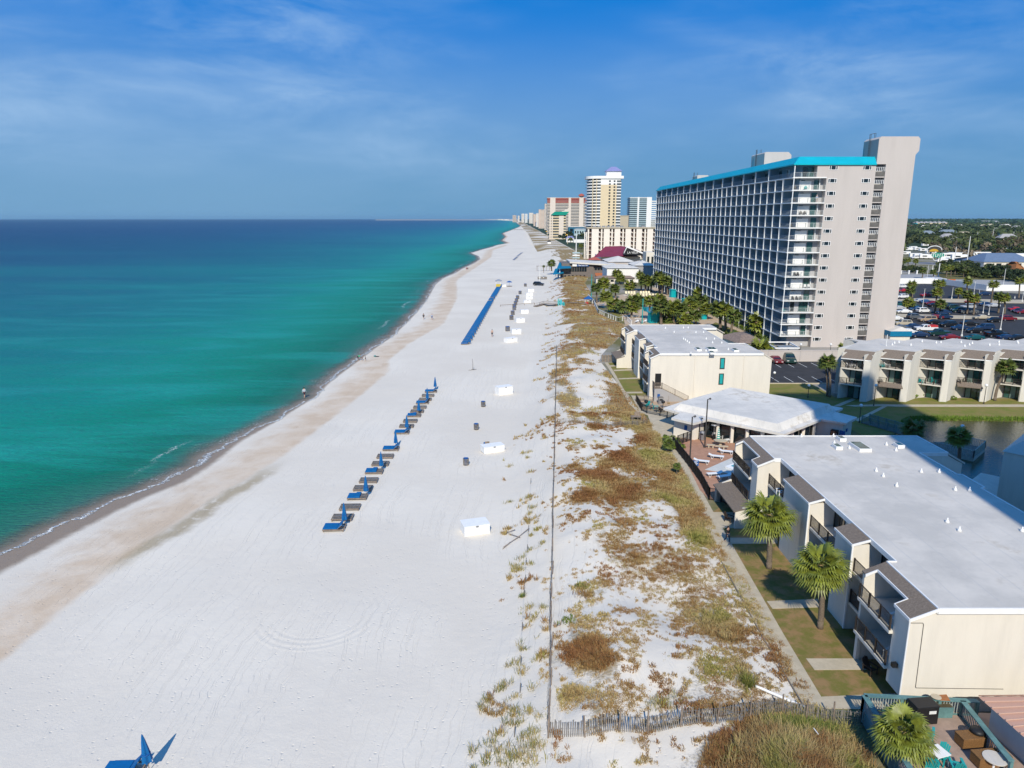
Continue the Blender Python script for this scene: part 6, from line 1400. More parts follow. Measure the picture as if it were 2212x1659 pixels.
def deck_rail(pts, label):
    o = empty('deck_railing', (*pts[0],DZ), 0, label, 'railing'); g = tuple(o.location)
    for i in range(len(pts)-1):
        q = MB(g); L_ = math.dist(pts[i],pts[i+1]); k = int(L_/.16)
        for j in range(k+1):
            t = j/k; x = pts[i][0]+(pts[i+1][0]-pts[i][0])*t; y = pts[i][1]+(pts[i+1][1]-pts[i][1])*t; q.box(x-.022,y-.022,DZ+.08,x+.022,y+.022,DZ+1.0)
        q.build('balusters', pm('tealpale', (.36,.40,.38), .8, .15, 2), o)
        MB(g).wall(pts[i], pts[i+1], DZ+1.0, DZ+1.06, .34).build('cap_rail', M['tealrail'], o); MB(g).wall(pts[i], pts[i+1], DZ-.75, DZ+.1, .08).build('fascia_board', M['tealrail'], o)
        for t in [j/max(1,round(L_/2.2)) for j in range(max(1,round(L_/2.2))+1)]:
            x = pts[i][0]+(pts[i+1][0]-pts[i][0])*t; y = pts[i][1]+(pts[i+1][1]-pts[i][1])*t; MB(g).box(x-.09,y-.09,0,x+.09,y+.09,DZ+1.0).build('post', M['tealrail'], o)
deck_rail([cw2, c0, c1], 'teal wooden railing around the corner deck, front and left side'); deck_rail([ce0, ce2], 'teal wooden railing separating the corner deck from the pink roofed house')
gb = P(*b2(840,1290), DZ); o = empty('storage_cabinet', (gb[0],gb[1]+.5,DZ), .1, 'black deck cabinet with a small white sticker behind the leaning palm', 'cabinet'); MB().box(-.7,-.45,0,.7,.45,1.15).build('body', M['black'], o, bev=.03); MB().box(-.72,-.47,1.152,.72,.47,1.22).build('lid', M['black'], o, bev=.02); MB().box(.05,-.49,.75,.5,-.475,.95).build('sticker', M['paint'], o)
gb = P(*b2(1000,1230), DZ); o = empty('planter_box', (gb[0],gb[1]+.4,DZ), 0, 'grey slatted planter box beside the black deck cabinet', 'planter'); MB().box(-.5,-.35,0,.5,.35,.7).build('body', M['tealrail'], o); MB().box(-.45,-.3,.7,.45,.3,.74).build('soil', M['leafb'], o)
gb = P(*b2(990,1055), DZ+1.06); o = MB().prism([(-.3,-.2),(.3,-.25),(.32,.2),(-.28,.22)],0,.06,[(-.32,-.1),(.2,-.3),(.36,.3),(-.2,.25)]).build('clay_tray', pm('clay', (.35,.14,.05), .8, .2, 3), None, loc=(gb[0],gb[1],DZ+1.065)); tag(o,'rust coloured tray lying on the teal cap rail of the corner deck','tray')
gb = P(*b2(925,1055), DZ+1.06); o = MB().lathe([(.1,0),(.25,.1),(.28,.1),(.3,.12)],n=12).build('shell_dish', M['concrete'], None, loc=(gb[0],gb[1],DZ+1.065)); tag(o,'pale dish on the teal cap rail left of the rust tray','dish')
for i, (a, b_, w_) in enumerate([(1150,1470,1.9),(1290,1640,1.9)]):
    gb = P(*b2(a,b_), DZ); o = empty('wicker_ottoman', (gb[0]+.75,gb[1]+.15,DZ), math.radians(6), ('farther','nearer')[i]+' brown wicker storage bench lit orange on its end', 'wicker bench', 'brown wicker benches'); MB().box(-.95,-.38,.06,.95,.38,.62).build('body', pm('wicker', (.26,.13,.045), .7, .5, 24, .5, 40), o, bev=.03); MB().box(-.97,-.40,.622,.97,.40,.70).build('lid', MATS['wicker'], o, bev=.03)
    for x in (-.8,.8): MB().box(x-.05,-.3,0,x+.05,.3,.06).build('foot', M['black'], o)
gb = P(*b2(1270,1440), DZ); o = empty('round_grill', (gb[0],gb[1],DZ), 0, 'black round grill table between the two wicker benches', 'grill'); MB().ball((0,0,.8),.42,14,.5).build('bowl', M['black'], o, True)
for k_ in range(3): MB().cyl((.1*math.cos(k_*2.1),.1*math.sin(k_*2.1),.7),(.4*math.cos(k_*2.1),.4*math.sin(k_*2.1),0),.02).build('leg', M['metal'], o)
for i, (a, b_, rz, lab) in enumerate([(840,1400,2.6,'turquoise adirondack chair under the palm, farthest on the deck'),(960,1600,-.9,'turquoise and white chair turned sideways on the deck'),(870,1660,2.9,'turquoise chair low behind the palm trunk'),(1100,1690,2.9,'turquoise chair cut by the bottom edge of the picture'),(745,1560,.8,'turquoise chair left of the palm fronds')]):
    gb = P(*b2(a,b_), DZ); o = chair(CHT, gb[0], gb[1], DZ, rz, lab, 'turquoise adirondack chairs on the corner deck')
gb = P(*b2(920,1600), DZ); o = empty('white_table', (gb[0],gb[1]-.1,DZ), .3, 'white folding table among the turquoise chairs', 'table'); MB().box(-.45,-.45,.72,.45,.45,.76).build('table_top', M['white'], o)
for x in (-.4,.4):
    for y in (-.4,.4): MB().cyl((x,y,0),(x*.8,y*.8,.72),.03).build('leg', M['white'], o)
gb = P(*b2(1420,1670), DZ); o = empty('round_table', (gb[0],gb[1],DZ), 0, 'pale round table cut by the bottom edge near the wicker bench', 'table'); MB().lathe([(.6,.7),(.6,.75)],n=20).build('table_top', M['roofwhite'], o); MB().cyl((0,0,0),(0,0,.7),.06).build('pedestal', M['white'], o)
# pink metal roofed house, cut by the right edge
hp = [P(*b2(*q), 2.9)[:2] for q in [(1295,1035),(1690,1045),(1690,1500)]]
a0_, a1_ = hp[0], hp[2]
hs_ = empty('pink_roof_house', (a0_[0]+2,a0_[1]-2,0), 0, 'pale blue house with a pink seamed metal hip roof at the bottom right edge', 'house'); ohs = tuple(hs_.location)
pr_ = pm('pinkroof', (.50,.30,.23), .55, .08, .6); W2 = 9.0
ev_ = [a0_, (a0_[0]+W2,a0_[1]+.2), (a0_[0]+W2,a1_[1]-4), (a1_[0]+1.2,a1_[1]-4)]
rp_ = [(a0_[0]+W2*.5,a0_[1]-1.9), (a0_[0]+W2*.6,a0_[1]-1.9), (a0_[0]+W2*.6,a1_[1]-3), (a0_[0]+W2*.5,a1_[1]-3)]
rf_ = MB(ohs).prism(ev_, 2.85, 5.0, [(a0_[0]+4.2,a0_[1]-2.8),(a0_[0]+W2,a0_[1]-2.8),(a0_[0]+W2,a1_[1]-3.6),(a0_[0]+5.2,a1_[1]-3.6)]).build('roof', pr_, hs_)
sm_ = MB(ohs)
e0, e1 = Vector((*a0_,2.93)), Vector((ev_[3][0],ev_[3][1],2.93)); t0, t1 = Vector((a0_[0]+4.2,a0_[1]-2.8,5.07)), Vector((a0_[0]+5.2,a1_[1]-3.6,5.07))
for k_ in range(17):
    t = k_/16; sm_.cyl(e0.lerp(e1,t), t0.lerp(t1,t), .035, n=4)
e2 = Vector((ev_[1][0],ev_[1][1],2.93)); t2 = Vector((a0_[0]+W2,a0_[1]-2.8,5.07))
for k_ in range(12): sm_.cyl(e0.lerp(e2,k_/11), t0.lerp(t2,k_/11), .035, n=4)
sm_.build('roof_seams', pm('pinkseam', (.62,.40,.30), .5, .05, 1), rf_)
MB(ohs).prism([(a0_[0]+.6,a0_[1]-.4),(a0_[0]+W2,a0_[1]-.4),(a0_[0]+W2,a1_[1]-3.8),(a1_[0]+1.9,a1_[1]-3.8)],0,2.84).build('wall', pm('palebluew', (.45,.50,.52), .8, .06, 1), hs_)
# ---------------------------------------------------------------- vehicles
def carpaint(name, c): return pm('paint_'+name, c, .25, .04, 2, spec=.6)
def car_mesh(kind, name, c):
    """front towards -X; separate meshes for body, windows, wheels, lamps"""
    L, W, H = {'sedan':(4.7,1.82,1.42),'suv':(4.7,1.9,1.75),'pickup':(5.7,1.95,1.85),'van':(5.1,1.95,1.8),'hatch':(4.2,1.78,1.5)}[kind]
    l = L/2; g = .3
    low = {'sedan':[(-l,.3),(-l,.72),(-l+.25,.82),(-l+1.35,.95),(l-.9,1.0),(l-.1,.95),(l,.7),(l,.3)],
           'hatch':[(-l,.3),(-l,.72),(-l+.2,.84),(-l+1.1,1.0),(l-.3,1.05),(l,.85),(l,.3)],
           'suv':[(-l,.35),(-l,.9),(-l+.2,1.02),(-l+1.3,1.12),(l-.1,1.15),(l,.9),(l,.35)],
           'van':[(-l,.3),(-l,.85),(-l+.2,.98),(-l+1.1,1.12),(l-.05,1.15),(l,.9),(l,.3)],
           'pickup':[(-l,.4),(-l,1.0),(-l+.2,1.12),(-l+1.6,1.2),(l,1.2),(l,.4)]}[kind]
    cab = {'sedan':[(-l+1.3,.93),(-l+2.0,H),(l-1.6,H),(l-.75,.98)],'hatch':[(-l+1.05,.98),(-l+1.7,H),(l-.7,H),(l-.15,1.03)],
           'suv':[(-l+1.25,1.1),(-l+1.85,H),(l-.5,H),(l-.1,1.13)],'van':[(-l+1.0,1.1),(-l+1.75,H),(l-.35,H),(l-.05,1.13)],'pickup':[(-l+1.55,1.18),(-l+2.15,H),(-l+3.5,H),(-l+3.75,1.18)]}[kind]
    mb = MB(); w2 = W/2
    def ext(prof, ya, yb, ins=0.):
        n_ = len(prof); top = max(z for x, z in prof)
        f = lambda z: ins*(z-prof[0][1])/(top-prof[0][1]) if ins else 0
        vs = [(x,-w2+f(z),z) for x,z in prof]+[(x,w2-f(z),z) for x,z in prof]
        return vs, [tuple(range(n_)), tuple(range(n_,2*n_))[::-1]]+[(i,i+n_,(i+1)%n_+n_,(i+1)%n_) for i in range(n_)]
    low2 = low[::-1]
    mb.add(*ext(low2, 0, 0)); cb2 = cab[::-1]; mb.add(*ext(cb2, 0, 0, .22))
    if kind == 'pickup': mb.box(l-2.0,-w2+.12,1.201,l-.1,w2-.12,1.205)
    body = mb.mesh('body', carpaint(name, c))
    g_ = MB()
    x0, zb = cab[0]; x1, zt = cab[1]; x2, _ = cab[2]; x3, zc = cab[3]
    ins = .22
    for s_ in (-1, 1):
        def q(x, z): 
            k = ins*(z-zb)/(zt-zb); return (x, s_*(w2-k+.008), z)
        segs = [(x0+.22,(x0+x2)/2+.25,x1+.08),((x0+x2)/2+.33,x3-.22,None)]
        a = (x0+.30, zb+.05); b_ = (x1+.12, zt-.10); mid = (x1+x2)/2
        g_.add([q(*a), q(mid-.04,zb+.05), q(mid-.04,zt-.10), q(*b_)], [(0,1,2,3) if s_ < 0 else (3,2,1,0)])
        g_.add([q(mid+.05,zb+.05), q(x3-.30,zb+.05), q(x2-.12,zt-.10), q(mid+.05,zt-.10)], [(0,1,2,3) if s_ < 0 else (3,2,1,0)])
    def strip(xa, za, xb, zb_, off):
        ya = w2-.14; yb = w2-ins-.08
        g_.add([(xa+off[0],-ya,za),(xa+off[0],ya,za),(xb+off[0],yb,zb_),(xb+off[0],-yb,zb_)], [(0,3,2,1) if off[0] < 0 else (0,1,2,3)])
    strip(x0+.06, zb+.08, x1-.03, zt-.06, (-.012,)); strip(x3-.06, zc+.08, x2+.03, zt-.06, (.012,))
    win = g_.mesh('windows', M['glassd'])
    wh = MB().cyl((0,-.11,0),(0,.11,0),.34,n=14).mesh('wheel', M['black']); rim = MB().cyl((0,-.12,0),(0,.12,0),.20,n=10).mesh('rim', M['metal'])
    hl = MB().box(-.02,-.2,-.07,.03,.2,.07).mesh('headlight', M['paint']); tl = MB().box(-.03,-.18,-.09,.02,.18,.09).mesh('taillight', pm('taill', (.35,.01,.01), .3, .1, 2))
    r = empty('parked_car')
    ob = bpy.data.objects.new('body', body); COL.objects.link(ob); adopt(ob, r); bv = ob.modifiers.new('b','BEVEL'); bv.width = .07; bv.segments = 2; bv.limit_method = 'ANGLE'; bv.angle_limit = math.radians(25)
    o = bpy.data.objects.new('windows', win); COL.objects.link(o); adopt(o, r)
    for x in (-l+.85, l-.9):
        for s_ in (-1, 1):
            o = bpy.data.objects.new('wheel', wh); COL.objects.link(o); adopt(o, r); o.location = (x, s_*(w2-.1), .34)
            o2 = bpy.data.objects.new('rim', rim); COL.objects.link(o2); adopt(o2, o)
    zl = low[1][1]-.12
    for s_ in (-1, 1):
        o = bpy.data.objects.new('headlight', hl); COL.objects.link(o); adopt(o, r); o.location = (-l, s_*(w2-.32), zl)
        o = bpy.data.objects.new('taillight', tl); COL.objects.link(o); adopt(o, r); o.location = (l, s_*(w2-.28), zl+.05)
    return r
PAL = {'white':(.72,.72,.72),'silver':(.42,.43,.45),'beige':(.45,.40,.31),'tan':(.36,.27,.18),'red':(.38,.02,.03),'dark red':(.16,.012,.02),'orange red':(.48,.06,.02),'navy':(.012,.03,.08),'blue':(.02,.08,.2),'black':(.012,.014,.018),'dark green':(.012,.04,.035),'teal':(.01,.08,.09),'grey':(.10,.11,.12),'lime':(.45,.62,.02)}
CARP = {}; ncar = [0]
KN = {'sedan':'sedan','suv':'sport utility car','pickup':'pickup truck','van':'minivan','hatch':'hatchback'}
def car(x, y, z, rz, kind, cn, where, group='cars parked in the big hotel lot', s=1.0):
    key = (kind, cn)
    if key not in CARP: CARP[key] = car_mesh(kind, cn.replace(' ','_'), PAL[cn])
    pr = CARP[key]; o = place(pr, x, y, z, rz, f'{cn} {KN[kind]} {where}', 'car', group); o.scale = (s,s,s); return o
cars = [(105,992,'white','suv'),(118,1038,'red','sedan'),(100,1112,'white','suv'),(385,1092,'red','sedan'),(1055,1078,'navy','sedan'),(295,1158,'silver','sedan'),(385,1170,'blue','sedan'),(440,1185,'dark red','sedan'),(905,1170,'orange red','sedan'),
 (95,1205,'teal','suv'),(235,1228,'dark green','sedan'),(125,1285,'white','sedan'),(355,1280,'white','suv'),(60,1245,'silver','sedan'),(270,1252,'blue','sedan'),(480,1212,'black','sedan'),(640,1222,'black','pickup'),(585,1297,'navy','sedan'),(700,1240,'dark green','suv'),(760,1275,'dark green','suv'),(865,1232,'silver','suv'),(870,1287,'grey','pickup'),(1150,1215,'silver','sedan'),(1070,1200,'navy','sedan'),(1420,1258,'red','sedan'),(1455,1275,'black','sedan'),(1500,1290,'dark red','sedan'),
 (255,1352,'grey','suv'),(395,1382,'tan','van'),(485,1350,'dark red','sedan'),(590,1350,'navy','suv'),(1020,1355,'beige','sedan'),(1165,1388,'black','hatch'),(1325,1372,'dark red','suv'),
 (120,1428,'beige','suv'),(20,1368,'white','sedan'),(490,1412,'black','sedan'),(635,1442,'black','suv'),(775,1478,'navy','sedan'),(885,1425,'black','sedan'),(1065,1478,'navy','suv'),(945,1512,'black','hatch'),
 (105,1478,'grey','sedan'),(225,1462,'navy','sedan'),(380,1492,'white','pickup'),(180,1522,'white','sedan'),(310,1562,'navy','sedan'),(530,1545,'dark green','pickup'),(1195,1557,'black','pickup'),(655,1588,'dark red','sedan'),(940,1592,'teal','sedan'),(1320,1592,'navy','sedan'),(1430,1597,'black','sedan')]
colw = ('far left','left','left of centre','centre','right of centre','right','far right')
roww = lambda b: 'in the back rows' if b < 1120 else ('behind the far median' if b < 1200 else ('between the two medians' if b < 1300 else ('just below the near median' if b < 1400 else ('in the middle front row' if b < 1500 else 'in the front row'))))
for i, (a, b_, cn, k) in enumerate(cars):
    p = P(*z3(a, b_)); flip = (i*7) % 3 == 0
    car(p[0], p[1]+.9, .04, (math.pi if flip else 0)+math.radians([4,-3,6,2,-5][i%5]), k, cn, f'{roww(b_)}, {colw[min(6,int(a/215))]} of the lot')
o = MB().box(-.9,-.92,1.22,1.9,.92,1.72).build('truck_cap', red, None); o.location = (0,0,0); 
p = P(*z3(380,1492)); o.location = (p[0]+.9,p[1]+.9,.04); tag(o,'red camper cap on the bed of the white pickup truck','truck cap')
p = P(*z5(1392,436)); car(p[0], p[1]+1.6, .03, math.pi/2, 'sedan', 'dark red', 'parked nose out by the boundary wall beside the green van', 'cars by the boundary wall')
p = P(*z5(1500,434)); car(p[0], p[1]+1.8, .03, math.pi/2-.15, 'van', 'dark green', 'parked by the boundary wall beside the red sports car', 'cars by the boundary wall', 1.1)
p = G(*z2(450,1392)); car(p[0], p[1]+1.0, p[2], math.radians(160), 'suv', 'black', 'standing on the sand at the edge of the dune', None, 1.15)
for i, (a, b_, cn, k) in enumerate([(745,712,'white','sedan'),(800,722,'white','suv'),(885,730,'white','pickup'),(960,742,'white','sedan'),(1085,752,'lime','suv'),(260,655,'white','van'),(1260,740,'white','sedan')]):
    p = P(*z3(a,b_)); car(p[0], p[1]+2, .08, math.radians([0,180,5][i%3]), k, cn, f'beyond the road, vehicle {i+1} from the left by the shops', 'cars beyond the road', 1.35)
# kiosk with blue roof just behind the zigzag condo roof
p0_, p1_ = PY(*z3(0,1560), 168), PY(*z3(182,1545), 168)
ks = empty('kiosk', (p0_[0],168,0), 0, 'cream gatehouse with a bright blue band roof beside the foot of the tower', 'kiosk'); oo = tuple(ks.location)
zt_ = PY(*z3(100,1470), 168)[1]; zb_ = PY(*z3(100,1545), 168)[1]; Wk = p1_[0]-p0_[0]
MB(oo).box(p0_[0]-1,168,0,p1_[0],173,zb_).build('wall', M['stucco'], ks); MB(oo).box(p0_[0]-1.2,167.7,zb_,p1_[0]+.2,173.3,zt_-.35).build('roof_band', pm('bluer', (.0,.16,.30), .6, .1, 1), ks); MB(oo).prism([(p0_[0]-1.1,167.8),(p1_[0]+.1,167.8),(p1_[0]+.1,173.2),(p0_[0]-1.1,173.2)],zt_-.35,zt_+.5,[(p0_[0]+2,169),(p1_[0]-1.5,169),(p1_[0]-1.5,172),(p0_[0]+2,172)]).build('roof', M['roofwhite'], ks)
# light poles and signs of the lot
for i, (a, b_, t, w_) in enumerate([(375,890,730,.1),(318,1275,1000,.1),(660,1115,985,.1),(915,1065,905,.1),(975,1070,1000,.08),(1020,1280,1140,.1),(1085,1300,1205,.1),(775,1545,1300,.12),(1220,1475,1215,.12),(1245,1020,770,.12),(1470,1150,1035,.1),(825,770,395,.28),(505,860,705,.3),(440,780,725,.25),(1385,1110,1080,.1)]):
    p = P(*z3(a,b_)); X, Z = PY(*z3(a+ (10 if i==11 else 2),t), p[1]); o = empty('light_pole', p, 0, f'pale {"tall " if b_-t > 200 else ""}light pole {i+1} in or beyond the big car park', 'light pole', 'pale poles of the big car park'); MB().cyl((0,0,0),(0,0,Z),w_,w_*.7,8).build('pole', M['whitepole'], o); MB().cyl((0,0,0),(0,0,.6),w_*2.5,w_*1.6,8).build('base', M['paint'], o)
    if i < 11: MB().box(-.35,-.15,Z-.05,.35,.15,Z+.08).build('lamp_head', M['metal'], o)
for i, (a, b_, t) in enumerate([(505,290,200),(950,440,345),(1128,438,312),(1365,430,340),(1458,420,330),(690,700,515)]):
    p = P(*z3(a,b_)); X, Z = PY(*z3(a+8,t), p[1]); o = empty('utility_pole', p, 0, f'distant pale utility pole {i+1} from the left among the trees', 'pole', 'distant utility poles'); MB().cyl((0,0,0),(0,0,Z),.35,.22,6).build('pole', M['whitepole'], o); MB().box(-1.6,-.12,Z-1.4,1.6,.12,Z-1.1).build('crossarm', M['greywood'], o)
for i, a in enumerate((75,165,258)):
    p = P(*z3(a,830)); o = MB().box(-.35,-.35,0,.35,.35,1.9).box(-.45,-.45,1.9,.45,.45,2.1).build('gate_pillar', M['white'], None, loc=p); tag(o, ('left','middle','right')[i]+' white pillar of the row beyond the white wall', 'pillar')
# oval roadside sign
p = P(*z3(500,715)); Yq = p[1]; sg_ = empty('roadside_sign', p, 0, 'big oval roadside sign with green band and yellow arches beyond the lot', 'sign')
def oval(mat, name, ca, cb, ra, rb_, th, y_, ring=0.0, half=False):
    X0, Z0 = PY(*z3(ca, cb), Yq); X1, _ = PY(*z3(ca+ra, cb), Yq); _, Z1 = PY(*z3(ca, cb-rb_), Yq); A, B = X1-X0, Z1-Z0; n_ = 28; mb = MB()
    rng = range(n_+1) if not half else range(n_//2+1)
    pts = [(X0-p[0]+A*math.cos(2*math.pi*k/n_), Z0+B*math.sin(2*math.pi*k/n_)) for k in rng]
    if ring:
        for k in range(len(pts)-1): mb.cyl((pts[k][0],y_,pts[k][1]),(pts[k+1][0],y_,pts[k+1][1]),ring,n=6)
    else: mb.xz(pts[:-1] if not half else pts, y_-th/2, y_+th/2)
    return mb.build(name, mat, sg_)
yel = pm('yel2', (.55,.33,.03), .7, .1, 2); grn = pm('grn', (.0,.25,.16), .7, .1, 2)
oval(M['pole'],'back_panel',460,555,78,48,.5,.4,half=True); oval(yel,'yellow_arch',455,570,52,30,.3,.0,half=True); oval(M['whitepole'],'arch_rim',462,553,84,46,.3,-.1,ring=.32,half=True)
oval(grn,'green_panel',503,612,76,28,.4,-.3); oval(M['whitepole'],'lower_rim',480,640,36,36,.3,-.2,ring=.25)
X0, Z0 = PY(*z3(503,613), Yq); X0 -= p[0]; sk_ = MB(); rk = random.Random(2)
for k in range(9): u = X0-6.6+k*1.5; sk_.box(u,-.62,Z0-1.1,u+.32,-.56,Z0+1.1); sk_.box(u+.32,-.62,Z0+(-1.1,0,.8)[k%3],u+1.05,-.56,Z0+(-.8,.3,1.1)[k%3])
sk_.build('lettering', M['white'], sg_)
MB().cyl((-.6,.1,0),(-.6,.1,6),.3).cyl((1.2,.1,0),(1.2,.1,6),.3).build('post', M['pole'], sg_)
# ---------------------------------------------------------------- buildings down the coast
def rectpx(fn, a0, t, a1, b_, Y):
    """pixel rectangle at distance Y -> x0, x1, z0, z1"""
    x0, z1_ = PY(*fn(a0, t), Y); x1, z0_ = PY(*fn(a1, b_), Y); return x0, x1, z0_, z1_
def slab_tower(label, fn, a0, top, a1, Y, depth, nfl, mats, z0=0, vert=None, name='condo_tower', side=True, band=.45, group=None):
    x0, z1_ = PY(*fn(a0, top), Y); x1, _ = PY(*fn(a1, top), Y); o = empty(name, ((x0+x1)/2, Y+depth/2, 0), 0, label, 'tower', group); g = tuple(o.location)
    MB(g).box(x0+1.2, Y+1.2, 0, x1-.2, Y+depth-.5, z1_-.6).build('wall', M[mats[1]], o)
    fh = (z1_-z0)/nfl; W = x1-x0
    bm = MB().box(-W/2,-depth/2,0,W/2,-depth/2+1.6,fh*band).box(-W/2,-depth/2+1.6,0,-W/2+1.6,depth/2,fh*band).mesh('balcony_band', M[mats[0]])
    for i in range(nfl): 
        q = bpy.data.objects.new('balcony_band', bm); COL.objects.link(q); adopt(q, o); q.location = (0,0,z0+i*fh+fh*.05)
    if vert:
        for k, (u0, u1) in enumerate(vert): MB(g).box(x0+W*u0, Y-.5, 0, x0+W*u1, Y+2.5, z1_+.6).build('pier', M[mats[2]], o)
    MB(g).box(x0-.3, Y-.3, z1_-.5, x1+.3, Y+depth, z1_+.3).build('roof', M[mats[2]], o)
    return o, (x0, x1, z1_)
M['cream2'] = pm('cream2', (.66,.54,.36), .85, .05, .2); M['cream3'] = pm('cream3', (.66,.58,.50), .85, .05, .2); M['peach'] = pm('peach', (.58,.46,.38), .85, .05, .2); M['redroof'] = pm('redroof', (.40,.10,.07), .8, .1, .3)
M['farglass'] = pm('farglass', (.10,.13,.15), .4, .3, .15); M['pinkw'] = pm('pinkw', (.78,.71,.63), .85, .04, .2); M['maroon'] = pm('maroon', (.22,.03,.055), .6, .15, .3); M['lav'] = pm('lav', (.22,.23,.45), .6, .1, .5); M['bluewall'] = pm('bluewall', (.015,.13,.22), .7, .1, .4); M['lightblue'] = pm('lightblue', (.40,.52,.56), .7, .1, .4); M['greenroof'] = pm('greenroof', (.0,.22,.14), .7, .1, .4)
# seven storey hotel with slanted pale piers
Yh = 560.; x0, x1, zb, zt = rectpx(a5, 185, 1100, 1420, 1560, Yh)
h = empty('beach_hotel', ((x0+x1)/2, Yh+10, 0), 0, 'seven storey pale pink hotel with saw edged piers in front of the yellow tower', 'hotel'); g = tuple(h.location)
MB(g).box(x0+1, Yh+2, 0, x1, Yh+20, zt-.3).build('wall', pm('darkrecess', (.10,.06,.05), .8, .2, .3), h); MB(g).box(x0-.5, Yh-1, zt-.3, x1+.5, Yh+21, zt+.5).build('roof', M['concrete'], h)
for k, (u0, u1) in enumerate([(262,385),(475,580),(665,765),(858,958),(1052,1150),(1243,1345)]):
    xa, _ = PY(*a5(u0,1200), Yh); xb2, _ = PY(*a5(u1,1200), Yh); pr = MB(g); n_ = 7; pts = [(xa,0)]
    pr.box(xa, Yh-.5, 0, xb2, Yh+2, zt-.3)
    for i in range(n_):
        z_ = i*(zt-.3)/n_; pr.add([(xb2,Yh-.4,z_),(xb2,Yh+2,z_),(xb2+2.,Yh+2,z_),(xb2,Yh-.4,z_+1.4),(xb2,Yh+2,z_+1.4)],[(0,2,1),(0,3,2),(3,4,2),(3,0,1,4)])
    pr.build('pier', M['pinkw'], h)
for a in (190,425,610,805,1000,1195):
    xa, _ = PY(*a5(a,1200), Yh); MB(g).box(xa, Yh-.2, 0, xa+1.1, Yh+.8, zt-.3).build('column', M['pinkw'], h)
bl = MB().box(0,0,0,x1-x0-1,.7,.3).mesh('floor_slab', M['pinkw'])
for i in range(1, 8):
    q = bpy.data.objects.new('floor_slab', bl); COL.objects.link(q); adopt(q, h); q.location = Vector((x0, Yh+.6, i*(zt-.3)/7-.2))-h.location
for k in range(8):
    xa, _ = PY(*a5(285+k*80 if k < 7 else 1140,1085), Yh+8); MB(g).box(xa, Yh+7, zt+.5, xa+2.5, Yh+9, zt+1.7).build('roof_unit', M['metal'], h)
for k, a in enumerate((130,160)):                                    # outside stair frame at its sea end
    xa, _ = PY(*a5(a,1200), Yh-2); MB(g).box(xa, Yh-3, 0, xa+.7, Yh-2.3, zt-3).build('stair_frame', M['pinkw'], h)
# yellow tower with curved seaward balconies
Yt = 740.; X = lambda a, b_=500: PY(*a5(a,b_), Yt); xL, xM, xR = X(195)[0], X(420)[0], X(790)[0]; zt = X(0,225)[1]; zw = X(0,332)[1]
t = empty('condo_tower', ((xL+xR)/2, Yt+15, 0), 0, 'tall yellow and white tower with curved balconies and a small lavender roof', 'tower'); g = tuple(t.location)
MB(g).box(xM, Yt, 0, xR-1.2, Yt+26, zw).build('wall', M['cream2'], t); MB(g).box(xM, Yt, zw, xR-1.2, Yt+26, zt).build('wall', M['white'], t)
nfl = 24; fh = zt/nfl; arc = [(xM, Yt+.3)]+[(xM-(xM-xL)*math.sin(k*math.pi/2/6), Yt+.3+13*(1-math.cos(k*math.pi/2/6))) for k in range(1,7)]+[(xL,Yt+26),(xM,Yt+26)]
MB(g).prism([(xM-(xM-x)*.86, y+1.2) for x, y in arc], 0, zt).build('wall', M['farglass'], t)
bm = MB(g).prism(arc, 0, fh*.42).mesh('balcony_band', M['white'])
for i in range(nfl): q = bpy.data.objects.new('balcony_band', bm); COL.objects.link(q); adopt(q, t); q.location = (0,0,i*fh+.2)
for u in (.32,.62): 
    xa = xM-(xM-xL)*u; MB(g).box(xa-.3, Yt+.4, 0, xa+.3, Yt+4, zt).build('column', M['cream2'], t)
MB(g).prism([(x-1.2,y-1.2) for x, y in arc[:-2]]+[(xL-1.2,Yt+27),(xR+1.5,Yt+27),(xR+1.5,Yt-1.2)], zt, zt+2.6).build('cornice', M['white'], t)
wm_ = MB().box(-.9,-.08,0,.9,0,1.5).mesh('window', M['glassd']); bm2 = MB().box(-2.2,-.1,0,2.2,0,1.9).mesh('loggia', M['farglass']); bs2 = MB().box(-2.2,-.5,-.9,2.2,-.12,.1).mesh('loggia_parapet', M['white'])
for i in range(nfl-1):
    for a in (578, 660): xa = X(a)[0]; put(wm_, 'window', xa, Yt, (i+.9)*fh, t)
    xa = X(740)[0]; q = put(bm2, 'loggia', xa, Yt, (i+.75)*fh, t); q2 = bpy.data.objects.new('loggia_parapet', bs2); COL.objects.link(q2); adopt(q2, q)
x0, x1, zb, z1_ = rectpx(a5, 525, 95, 780, 160, Yt+8); MB(g).box(x0, Yt+6, zt+2.6, x1, Yt+18, z1_).build('roof_house', M['white'], t); MB(g).prism([(x0-1.5,Yt+4.5),(x1+1,Yt+4.5),(x1+1,Yt+19.5),(x0-1.5,Yt+19.5)], z1_, z1_+4.5, [(x0+5,Yt+10),(x1-5,Yt+10),(x1-5,Yt+14),(x0+5,Yt+14)]).build('roof', M['lav'], t)
# white curved tower behind, right
o, q = slab_tower('white banded tower right of the yellow tower, with two tall white piers', a5, 940, 560, 1250, 1000., 26, 19, ('lightblue','farglass','white'), 6, [(.44,.54),(.97,1.25)], group=None); 
xa, xb3 = PY(*a5(1330,560), 1000.)[0], PY(*a5(1400,560), 1000.)[0]; g = tuple(o.location)
for i in range(18): MB(g).box(xa, 1003, 6+i*(q[2]-6)/19, xb3+8, 1022, 6+i*(q[2]-6)/19+1.3).build('balcony_band', M['white'], o)
x0, x1, zb, z1_ = rectpx(a5, 755, 885, 910, 1040, 900); MB().box(0,0,0,x1-x0,30,z1_).box(-.4,-.4,z1_,x1-x0+.4,30.4,z1_+.6).build('garage_block', M['concrete'], None, loc=(x0,900,0), label='plain grey parking block between the yellow tower and the white tower', cat='building')
